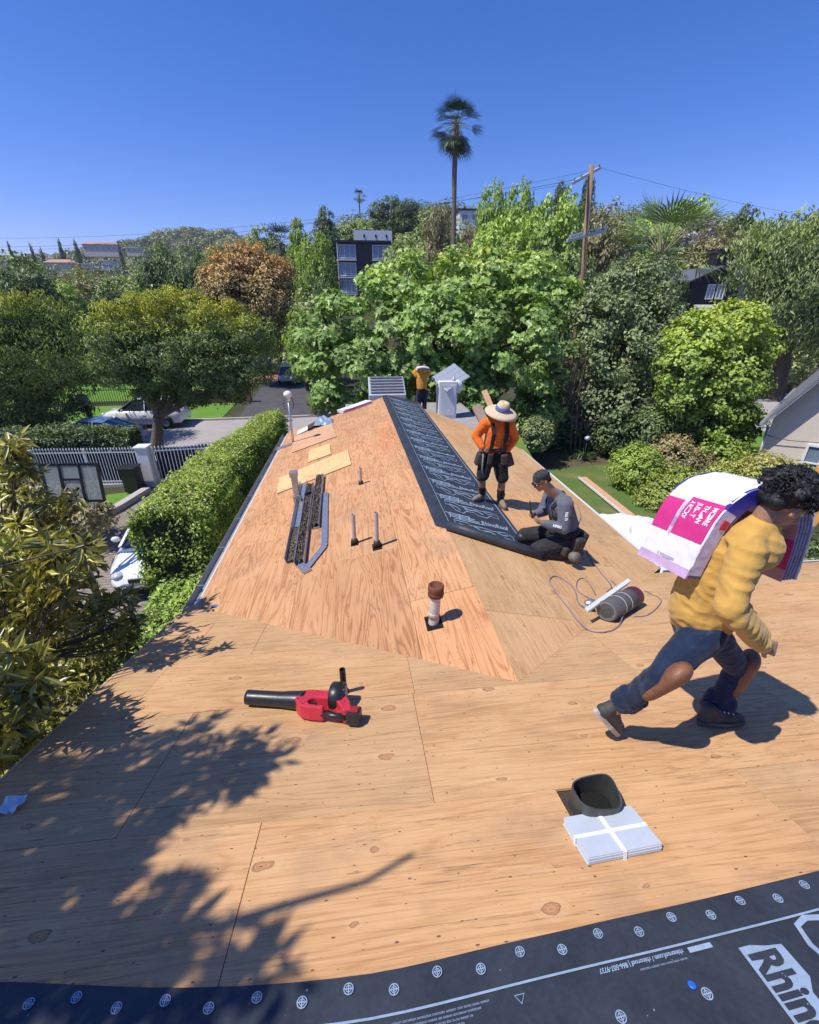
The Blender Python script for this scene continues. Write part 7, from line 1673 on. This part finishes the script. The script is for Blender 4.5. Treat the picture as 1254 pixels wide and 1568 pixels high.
# basketball hoop, seen from behind
t = thing('basketball_hoop', 'black basketball hoop on a pole with clear backboard by the driveway', 'basketball hoop', (-6.25, 9.15, 0)); MBK = pm('black_steel', (.016, .016, .018), .4, .3, .2, 9, .05)
b = MB(); b.bar((0, 0, 0), (0, .0, 1.35), .11, .11); b.bar((0, 0, 1.3), (-.25, .12, 2.45), .10, .10); b.build('pole', MBK, t, bevel=.01)
BM = Euler((R(-8), 0, R(-4))).to_matrix(); bc = Vector((-.10, .62, 2.80)); P2 = lambda x, z, y=0: bc + BM @ Vector((x, y, z))
def gl():
    g = NT('clear_acrylic'); n = g.n('ShaderNodeBsdfGlass', None, Color=(.75, .80, .78, 1), Roughness=.12, IOR=1.1); tr = g.n('ShaderNodeBsdfTransparent', None, Color=(.72, .76, .74, 1)); df = g.n('ShaderNodeBsdfPrincipled', None, Base_Color=(.42, .45, .42, 1), Roughness=.2)
    m1 = g.n('ShaderNodeMixShader', None, _0=.45, _1=tr.outputs[0], _2=df.outputs[0]); g.t.links.new(m1.outputs[0], g.o.inputs[0]); return g.m
b = MB(); b.box(bc, (1.18, .015, .80), BM); bb = b.build('backboard', gl(), t)
for a, c in (((-.6, -.41), (.6, -.41)), ((-.6, .41), (.6, .41)), ((-.6, -.41), (-.6, .41)), ((.6, -.41), (.6, .41))): b = MB(); b.bar(P2(*a), P2(*c), .05, .05, (0, 1, 0)); b.build('backboard_frame', MBK, bb)
for a, c in (((-.20, -.41), (-.20, .10)), ((.20, -.41), (.20, .10)), ((-.20, .08), (.20, .08)), ((-.20, .41), (-.24, -.41)), ((.22, .41), (.2, -.41))): b = MB(); b.bar(P2(*a, -.02), P2(*c, -.02), .035, .03, (0, 1, 0)); b.build('brace', MBK, bb)
for x in (-.12, .12): b = MB(); b.bar((-.22 + x * .5, .12, 2.42), P2(x, -.1, -.03), .035, .05); b.bar((-.22 + x * .5, .10, 2.15), P2(x, -.32, -.03), .03, .04); b.build('support_arm', MBK, t)
b = MB(); n = 24; rc = P2(0, -.28, .30); b.tube([rc + Vector((.23 * math.cos(2 * math.pi * i / n), .23 * math.sin(2 * math.pi * i / n), 0)) for i in range(n + 1)], .010, 6); b.build('rim', pm('rim_orange', (.55, .16, .05), .5), t)
b = MB()
for i in range(12):
    a0 = 2 * math.pi * i / 12; b.tube([rc + Vector((.225 * math.cos(a0), .225 * math.sin(a0), 0)), rc + Vector((.17 * math.cos(a0 + .26), .17 * math.sin(a0 + .26), -.2)), rc + Vector((.12 * math.cos(a0), .12 * math.sin(a0), -.4))], .006, 4); b.tube([rc + Vector((.225 * math.cos(a0), .225 * math.sin(a0), 0)), rc + Vector((.17 * math.cos(a0 - .26), .17 * math.sin(a0 - .26), -.2)), rc + Vector((.12 * math.cos(a0), .12 * math.sin(a0), -.4))], .006, 4)
b.build('net', pm('net_white', (.65, .65, .63), .9), t)
b = MB(); b.box((0, -.05, .06), (.5, .5, .12)); b.build('base', MBK, t, bevel=.02)
# garden store and awning left
t = thing('garden_shed', 'low shed with pale grey roof sheets at the left edge beyond the close tree', 'shed', (-9.6, 9.3, 0)); b = MB(); b.box((0, 0, .62), (1.8, 1.5, 1.24)); b.build('wall', WHITEP, t)
for i in range(4): b = MB(); b.box((-.75 + i * .5, 0, 1.30), (.49, 1.8, .05), Euler((R(6), 0, 0)).to_matrix()); b.build('roof_sheet', pm('pale_grey_roof', (.50, .52, .56), .6), t)
t = thing('awning', 'white awning roof by the left end of the iron fence', 'awning', (-12.9, 15.2, 0)); b = MB(); b.box((0, 0, 1.72), (2.4, 2.0, .10), Euler((R(-5), R(-4), 0)).to_matrix()); b.build('roof', WHITEP, t, bevel=.02)
for x, y in ((1.1, -.9), (1.1, .9), (-1.1, .9), (-1.1, -.9)): b = MB(); b.box((x, y, .86), (.07, .07, 1.72)); b.build('post', DARKW, t)
# across the street: brick wall with stones, black railings, sign post
BRK = pm('wall_brick', (.25, .12, .09), .9, 0, .25, 5, .5); CAPB = pm('wall_cap', (.40, .25, .20), .9, 0, .2, 5, .3)
t = thing('brick_wall', 'low brick garden wall with pale capping across the street', 'wall', (-15, 33.5, 0))
bk = MB(); bk.box((0, 0, 0), (.38, .20, .145)); BKM = bk.mesh('brick', BRK, bevel=.008)
b = MB(); b.box((3.3, 0, .42), (6.7, .17, .84)); b.build('mortar_core', pm('mortar', (.20, .16, .14), .95), t)
for r_ in range(5):
    for i in range(16):
        o = link('brick', BKM, t); o.location = (.2 + i * .41 + (.2 if r_ % 2 else 0) + random.uniform(-.005, .005), random.uniform(-.006, .006), .09 + r_ * .16)
for i in range(9): b = MB(); b.box((.37 + i * .735, 0, .89), (.73, .30, .07)); b.build('capping_stone', CAPB, t, bevel=.008)
for x in (-.1, 6.9): b = MB(); b.box((x, 0, .6), (.45, .45, 1.2)); b.build('pier', BRK, t, bevel=.01)
t = thing('garden_railing', 'black iron garden railing on the far lawn left of the brick wall', 'railing', (-24, 33.0, 0)); pkb = MB(); pkb.box((0, 0, .6), (.03, .03, 1.2)); PKB = pkb.mesh('bar', MBK)
for i in range(56): o = link('bar', PKB, t); o.location = (i * .155, i * .008, 0)
for z in (.15, 1.05): b = MB(); b.bar((0, 0, z), (8.6, .45, z), .03, .05); b.build('rail', MBK, t)
q = U(147, 668, z=0); t = thing('sign_post', 'dark post carrying a pale round sign on the far verge', 'sign', tuple(q)); b = MB(); b.box((0, 0, .8), (.22, .16, 1.6)); b.build('post', DARKW, t, bevel=.02); b = MB(); b.lathe([(.30, -.02), (.32, 0), (.30, .02)], 20, (-.1, -.05, 1.95), Matrix.Rotation(R(90), 3, 'X')); b.build('round_plate', pm('pale_sign', (.55, .55, .55), .6), t)
# ---------------------------------------------------------------- houses
def gable_house(name, label, c, w, d, zb, h, rise, wallm, roofm, rotz=0, wins=(), chimney=None, over=.35, shed=None):
    """gable faces -y locally; wins: (x, z, w, h, panes)"""
    t = thing(name, label, 'house', (c[0], c[1], zb), rotz); b = MB()
    b.add([(-w / 2, 0, -3), (w / 2, 0, -3), (w / 2, 0, h), (0, 0, h + rise), (-w / 2, 0, h), (-w / 2, d, -3), (w / 2, d, -3), (w / 2, d, h), (0, d, h + rise), (-w / 2, d, h)], [(0, 1, 2, 3, 4), (9, 8, 7, 6, 5), (0, 5, 6, 1), (1, 6, 7, 2), (4, 9, 5, 0)]); b.build('wall', wallm, t)
    for s_ in (-1, 1):
        sl_ = rise / (w / 2); e = (s_ * (w / 2 + over), h - over * sl_); b = MB(); b.add([(0, -over, h + rise + .03), (e[0], -over, e[1] + .03), (e[0], d + over, e[1] + .03), (0, d + over, h + rise + .03), (0, -over, h + rise + .16), (e[0], -over, e[1] + .16), (e[0], d + over, e[1] + .16), (0, d + over, h + rise + .16)], [(0, 1, 2, 3), (4, 7, 6, 5), (0, 4, 5, 1), (1, 5, 6, 2), (2, 6, 7, 3), (3, 7, 4, 0)]); b.build('roof', roofm, t)
    for (x, z, ww, hh, n) in wins: window(t, (x, -.03, z), ww, hh, n)
    if chimney: x, y, s_, ch = chimney; b = MB(); b.box((x, y, ch / 2 + h * .5), (s_, s_, ch)); b.box((x, y, ch + h * .5 - .25), (s_ * 1.12, s_ * 1.12, .12)); b.build('chimney', wallm, t)
    return t
PANE = pm('window_pane', (.16, .21, .27), .08, 0, .25, 1.5, 0, spec=.8)
def window(t, c, w, h, n=2, m=1, frame=WHITEP, pane=PANE, fr=.07):
    b = MB(); c = Vector(c)
    for (x, z, sx, sz) in ((0, h / 2, w + fr, fr), (0, -h / 2, w + fr, fr), (-w / 2, 0, fr, h - fr), (w / 2, 0, fr, h - fr)): b.box(c + Vector((x, -.02, z)), (sx, .10, sz))
    for i in range(1, n): b.box(c + Vector((-w / 2 + w * i / n, -.022, 0)), (fr * .6, .09, h - fr))
    for j in range(1, m): b.box(c + Vector((0, -.024, -h / 2 + h * j / m)), (w - fr, .085, fr * .6))
    f = b.build('window', frame, t)
    for i in range(n):
        for j in range(m): b = MB(); b.box(c + Vector((-w / 2 + w * (i + .5) / n, 0, -h / 2 + h * (j + .5) / m)), (w / n - .01, .03, h / m - .01)); b.build('pane', pane, f)
# stucco neighbour on the right
NHT = R(-50)
t = thing('neighbour_house', 'beige stucco house with slate eaves and white windows at the right edge', 'house', (13.83, 13.4, 0), NHT); b = MB()
b.add([(0, 0, 0), (6, 0, 0), (6, 0, 2.95), (3, 0, 7.75), (0, 0, 2.95), (0, 9, 0), (6, 9, 0), (6, 9, 2.95), (3, 9, 7.75), (0, 9, 2.95)], [(0, 1, 2, 3, 4), (9, 8, 7, 6, 5), (0, 4, 9, 5), (1, 6, 7, 2)]); b.build('wall', STUCCO, t)
RFG = pm('grey_shingle_roof', (.16, .165, .18), .9, 0, .25, 3, .5); FAS = pm('slate_fascia', (.22, .26, .31), .6)
for s_, xa, xb in ((1, 3, -.18), (-1, 3, 6.18)):
    zb_ = 2.95 - .18 * 1.6; b = MB(); b.add([(xa, -.4, 7.80), (xb, -.4, zb_ + .05), (xb, 9.4, zb_ + .05), (xa, 9.4, 7.80), (xa, -.4, 7.95), (xb, -.4, zb_ + .16), (xb, 9.4, zb_ + .16), (xa, 9.4, 7.95)], [(0, 1, 2, 3), (4, 7, 6, 5), (0, 4, 5, 1), (1, 5, 6, 2), (2, 6, 7, 3), (3, 7, 4, 0)]); b.build('roof', RFG, t)
    b = MB(); b.bar((xa, -.42, 7.74), (xb, -.42, zb_ - .01), .03, .20, (0, -1, 0)); b.build('rake_board', FAS, t)
    b = MB(); b.bar((xb - s_ * .06, -.35, zb_ + .04), (xb - s_ * .06, 9.3, zb_ + .04), .10, .10); b.build('gutter', DULLM, t)
b = MB(); b.tube([(-.05, -.06, 2.6), (-.03, -.06, 0)], .045, 8); b.build('downpipe', DULLM, t)
window(t, (1.75, -.03, 1.62), 1.25, 1.15, 3, 2); window(t, (4.2, -.03, 1.6), 1.0, 1.1, 2, 2)
b = MB(); b.tube([(-.1, -.2, 2.35), (.6, -.12, 2.25), (1.6, -.12, 2.35), (3.0, -.12, 2.6)], .012, 6); b.build('service_cable', BLACKP, t)
# black timber house
BLK = pm('black_siding', (.022, .017, .022), .75, 0, .3, 2, .4, 20, .01, .3, 0, (.3, .3, 6)); zb_ = 3.0
gable_house('black_house', 'black timber house with chimney half hidden by the creeper covered tree', (35.2, 45, 0), 5.2, 8, zb_, 5.6, 1.1, BLK, pm('dark_slate', (.10, .11, .13), .8), 0, ((-.5, 4.6, .75, 1.25, 2), (.55, 4.6, .75, 1.25, 2)), (1.1, 2.0, 1.3, 5.6))
b = MB(); b.box((35.6, 43.6, 6.05), (4.6, 2.8, .14), Euler((R(14), 0, 0)).to_matrix()); tag(b.build('porch_roof', pm('pale_porch', (.45, .47, .50), .6)), 'pale lean to roof on the front of the black house', 'roof')
t = thing('white_house', 'white flat roofed house seen through the pepper tree', 'house', (44.5, 50, terrain(44, 50))); b = MB(); b.box((0, 2, 4), (10, 6, 8.6)); b.build('wall', WHITEP, t); b = MB(); b.box((0, 1.8, 8.4), (10.6, 7, .3)); b.build('roof', pm('pale_porch', (.45, .47, .50), .6), t)
for x in (-3, 0, 3): window(t, (x, -1.04, 5.6), 1.6, 1.4, 2)
# house across the street behind the rusty tree
gable_house('street_house', 'grey roofed house behind the rusty tree and driveway across the street', (-8.6, 56, 0), 11, 9, 0, 3.6, 3.0, WHITEP, pm('grey_roof_tiles', (.30, .32, .36), .85, 0, .15, 2, .4), R(4), ((-2.8, 1.7, 1.6, 1.5, 2), (2.4, 1.7, 1.6, 1.5, 2)))
# modern dark building
t = thing('modern_building', 'dark three storey modern building with large window bays above the trees', 'building', (1.9, 95, 0)); CH = pm('charcoal_render', (.035, .030, .040), .7, 0, .2, .6, .2); WF = pm('white_frame', (.62, .64, .68), .5)
b = MB(); b.box((0, 5, 9), (9.7, 10, 16)); b.build('wall', CH, t); b = MB(); b.box((0, 4.8, 17.1), (10.1, 10.8, .35)); b.build('roof', MBK, t)
b = MB(); b.box((1.9, 6, 18.3), (7.2, 6, 2.0)); b.build('penthouse', WF, t)
BL_ = pm('blue_window_glass', (.13, .19, .33), .08, 0, .3, .5, 0, spec=.8)
for k, z in enumerate((15.5, 12.6, 9.8)):
    window(t, (-3.1, -.06, z), 3.0, 2.1, 3, 1, WF, BL_, .14); b = MB(); b.box((-3.1, -.35, z - 1.38), (3.3, .7, .22)); b.build('balcony_slab', WF, t)
    if k < 2: window(t, (3.1, -.06, z), 3.0, 2.1, 3, 1, WF, BL_, .14); b = MB(); b.box((3.1, -.35, z - 1.38), (3.3, .7, .22)); b.build('balcony_slab', WF, t)
b = MB(); b.box((-4.9, -.1, 9.5), (.18, .3, 16)); b.build('edge_fin', WF, t)
for x in (.2, 2.4, 4.4): b = MB(); b.box((x, 2.96, 18.4), (.3, .06, .5)); b.build('vent', MBK, t)
# hillside villas
def villa(label, px, py, Y, w, h, wallm, roofm, flat=False):
    q = U(px, py, y=Y); t = thing('hillside_house', label, 'house', (q.x, Y, q.z - h)); b = MB(); b.box((0, 3, h / 2 - 1), (w, 6, h + 2)); b.build('wall', wallm, t)
    b = MB()
    if flat: b.box((0, 3, h + .15), (w + .8, 6.8, .35))
    else: b.add([(-w / 2 - .6, -.6, h), (w / 2 + .6, -.6, h), (w / 2 + .6, 6.6, h), (-w / 2 - .6, 6.6, h), (-w / 2 + 1.6, 3, h + 1.6), (w / 2 - 1.6, 3, h + 1.6)], [(0, 1, 5, 4), (1, 2, 5), (2, 3, 4, 5), (3, 0, 4), (3, 2, 1, 0)])
    b.build('roof', roofm, t); n = max(2, int(w / 3.2))
    for i in range(n): window(t, (-w / 2 + w * (i + .5) / n, -.05, h * .55), w / n * .55, h * .4, 2, 1, WHITEP, PANE, .15)
CRM = pm('cream_render', (.58, .50, .44), .85); TER = pm('terracotta_tiles', (.42, .24, .18), .85, 0, .2, 1, .3); GRY = pm('grey_hill_wall', (.45, .46, .48), .85)
villa('long cream villa with terracotta roof on the distant left hill', 152, 374, 330, 20, 4.6, CRM, TER)
villa('white villa with low terracotta roof below the long cream villa', 88, 402, 260, 12, 5, CRM, TER)
villa('small white flat roofed house on the left hillside', 163, 400, 230, 5, 5, WHITEP, GRY, True)
villa('grey house beside the small white one on the left hillside', 135, 405, 240, 6, 4, GRY, GRY, True)
villa('white modern house on the ridge behind the tall palm', 720, 322, 135, 5.5, 3.6, WHITEP, MBK, True)
villa('long pale house on the far left ridge line', 205, 380, 350, 10, 2.6, CRM, GRY, True)
# ---------------------------------------------------------------- utility pole and wires
t = thing('utility_pole', 'wooden utility pole with two levels of grey crossarms', 'utility pole', (13.25, 27, 0)); POLEM = pm('pole_wood', (.27, .185, .115), .85, 0, .25, 4, .5, 30, .01, .2, 0, (4, 4, .4))
b = MB(); ptop = U(906, 253, y=27); b.tube([(13.25, 27, -.2), (12.85, 27, 6.6), ptop], [.19, .16, .125], 14); b.build('pole', POLEM, t, True)
ARM = pm('grey_crossarm', (.62, .62, .60), .7, 0, .12, 4, .2)
A = [(U(876, 281, y=26.4), U(919, 257, y=27.4)), (U(868, 369, y=26.3), U(926, 354, y=27.4)), (U(873, 362, y=26.7), U(930, 349, y=27.8))]
for a, c in A:
    b = MB(); b.bar(a, c, .11, .13); b.build('crossarm', ARM, t, True)
    for k in (.06, .3, .7, .94): q = a.lerp(c, k); b = MB(); b.lathe([(.03, 0), (.05, .05), (.035, .1), (.045, .14), (.02, .17)], 8, q + Vector((0, 0, .06))); b.build('insulator', pm('insulator_glass', (.20, .22, .24), .3), t, True)
b = MB(); b.bar(A[1][0].lerp(A[1][1], .5) + Vector((0, -.05, .05)), A[2][0].lerp(A[2][1], .5), .3, .12); b.build('arm_bracket', DULLM, t, True)
WIRE = pm('wire_dark', (.05, .055, .065), .5, .3, .1, 2, 0)
def wire(label, a, c, sag, r=.013):
    r *= .6
    a, c = Vector(a), Vector(c); b = MB(); b.tube([a.lerp(c, k / 24) - Vector((0, 0, sag * 4 * (k / 24) * (1 - k / 24))) for k in range(25)], r, 5, False); tag(b.build('power_line', WIRE), label, 'power line')
a0, a1 = A[0]; 
wire('uppermost thin power line crossing the sky from the pole top', a0, U(-120, 362, y=46), .9); wire('middle power line crossing the sky from the pole top', a0.lerp(a1, .3), U(-120, 377, y=44), 1.0, .016); wire('lowest of the three sky power lines from the pole top', a0.lerp(a1, .94), U(-120, 384, y=45), 1.1, .012)
wire('low cable crossing in front of the modern building and rusty tree', A[1][0], U(-120, 452, y=36), 1.0, .016); wire('second low cable crossing just under the first', A[2][0], U(-120, 560, y=30), .9, .014)
wire('power line running from the pole top to the right over the fan palm', a1, U(1400, 345, y=46), .6, .012)
wire('service cable dropping past the huge tree to the roof mast', U(838, 528, y=25.5), Vector((p.x, p.y, p.z)) if False else U(449, 640, y=11.2), .5, .010)
wire('cable crossing in front of the pepper tree to the stucco house', U(1178, 497, y=24), U(1300, 478, y=26), .2, .02)
# ---------------------------------------------------------------- back garden
t = thing('ladder', 'orange ladder leaning against the right eave behind the walking worker', 'ladder', (6.6, 6.0, 0)); ORG = pm('ladder_orange', (.62, .30, .07), .5, 0, .15, 5, .15)
l0, l1 = U(1210, 850, y=5.2), U(1275, 765, y=5.0); off = U(1205, 812, y=5.35) - U(1210, 850, y=5.2)
d = (l1 - l0).normalized(); foot0 = l0 - d * (l0.z / d.z)
for k, o in enumerate((Vector((0, 0, 0)), Vector((.02, .42, .02)))):
    b = MB(); b.bar(foot0 + o + d * .03, l1 + o + d * .5, .035, .09, (0, 1, 0)); b.build('rail', ORG, t, True, .005)
for i in range(14): q = foot0 + d * (.4 + i * .32); b = MB(); b.tube([q, q + Vector((.02, .42, .02))], .016, 8); b.build('rung', GALV, t, True)
def tarp():
    c = U(975, 812, z=.25); b = MB()
    def f(i, j):
        x, y = (i - .5) * 2.1, (j - .5) * 2.6; r_ = max(0, 1 - (abs(2 * i - 1) ** 3 + abs(2 * j - 1) ** 3) * .6)
        z = .02 + r_ * (.26 + .24 * mnoise.noise((x * 1.4, y * 1.4, 3)) + .13 * (1 - 2 * abs(mnoise.noise((x * 2.6, y * 2.2, 7)))) + .06 * (1 - 2 * abs(mnoise.noise((x * 6, y * 5, 1)))))
        return Vector((c.x + x + .25 * mnoise.noise((x, y, 9)), c.y + y + .3 * mnoise.noise((y * .8, x * .8, 4)), max(.02, z)))
    b.grid(f, 60, 60); tag(b.build('dust_sheet', pm('white_sheet', (.68, .70, .72), .6, 0, .06, 3, .15)), 'crumpled white dust sheet heaped on the ground by the right eave', 'dust sheet')
    b = MB(); c2 = U(1030, 858, z=.03); b.grid(lambda i, j: Vector((c2.x - .5 + (i - .5) * 1.6, c2.y + (j - .5) * 1.2, .03 + .05 * abs(mnoise.noise((i * 5, j * 5, 2))))), 20, 16); tag(b.build('dust_sheet', pm('white_sheet', (.68, .70, .72))), 'flat white plastic sheet lying between the heap and the house wall', 'dust sheet')
tarp()
a, c = U(892, 731, z=.1), U(972, 795, z=.1); t = thing('timber_plank', 'long new timber plank with one white edge lying on the back lawn', 'plank', tuple(a)); b = MB(); b.bar(a, c, .30, .045); b.build('board', pm('new_timber', (.58, .33, .20), .75, 0, .12, 4, .2), t, True, .004)
b = MB(); b.bar(a + Vector((-.17, 0, .01)), c + Vector((-.17, 0, .01)), .03, .07); b.build('white_edge', WHITEP, t, True)
a, c = U(786, 668, y=10.9), U(814, 716, y=10.4); b = MB(); b.bar(a, c, .30, .05, (0, -1, .5)); tag(b.build('green_board', pm('green_board', (.16, .27, .03), .6, 0, .2, 3, .2), None, False, .01), 'green board leaning on the eave behind the hatted worker', 'board')
q = U(1030, 680, z=0); t = thing('garden_post', 'red brown garden post standing among the shrubs', 'post', tuple(q)); b = MB(); b.box((0, 0, .55), (.34, .2, 1.1)); b.build('post', pm('red_post', (.42, .11, .06), .7), t, bevel=.02); b = MB(); b.box((0, 0, 1.13), (.42, .28, .06)); b.build('cap', pm('red_post', (.42, .11, .06)), t, bevel=.01)

# ---------------------------------------------------------------- air: thin haze that fades the far hill
hb = MB(); hb.box((0, 450, 60), (2400, 1500, 126)); hz = hb.build('haze', NT('haze_air').m)
hm = hz.data.materials[0]; ht = hm.node_tree; ht.nodes.clear(); ho = ht.nodes.new('ShaderNodeOutputMaterial'); pv = ht.nodes.new('ShaderNodeVolumePrincipled')
pv.inputs['Color'].default_value = (.80, .88, 1.0, 1); pv.inputs['Density'].default_value = 0.0002; pv.inputs['Anisotropy'].default_value = .1
ht.links.new(pv.outputs[0], ho.inputs['Volume']); tag(hz, 'thin blue summer haze over the far hills', 'haze', None, 'stuff')
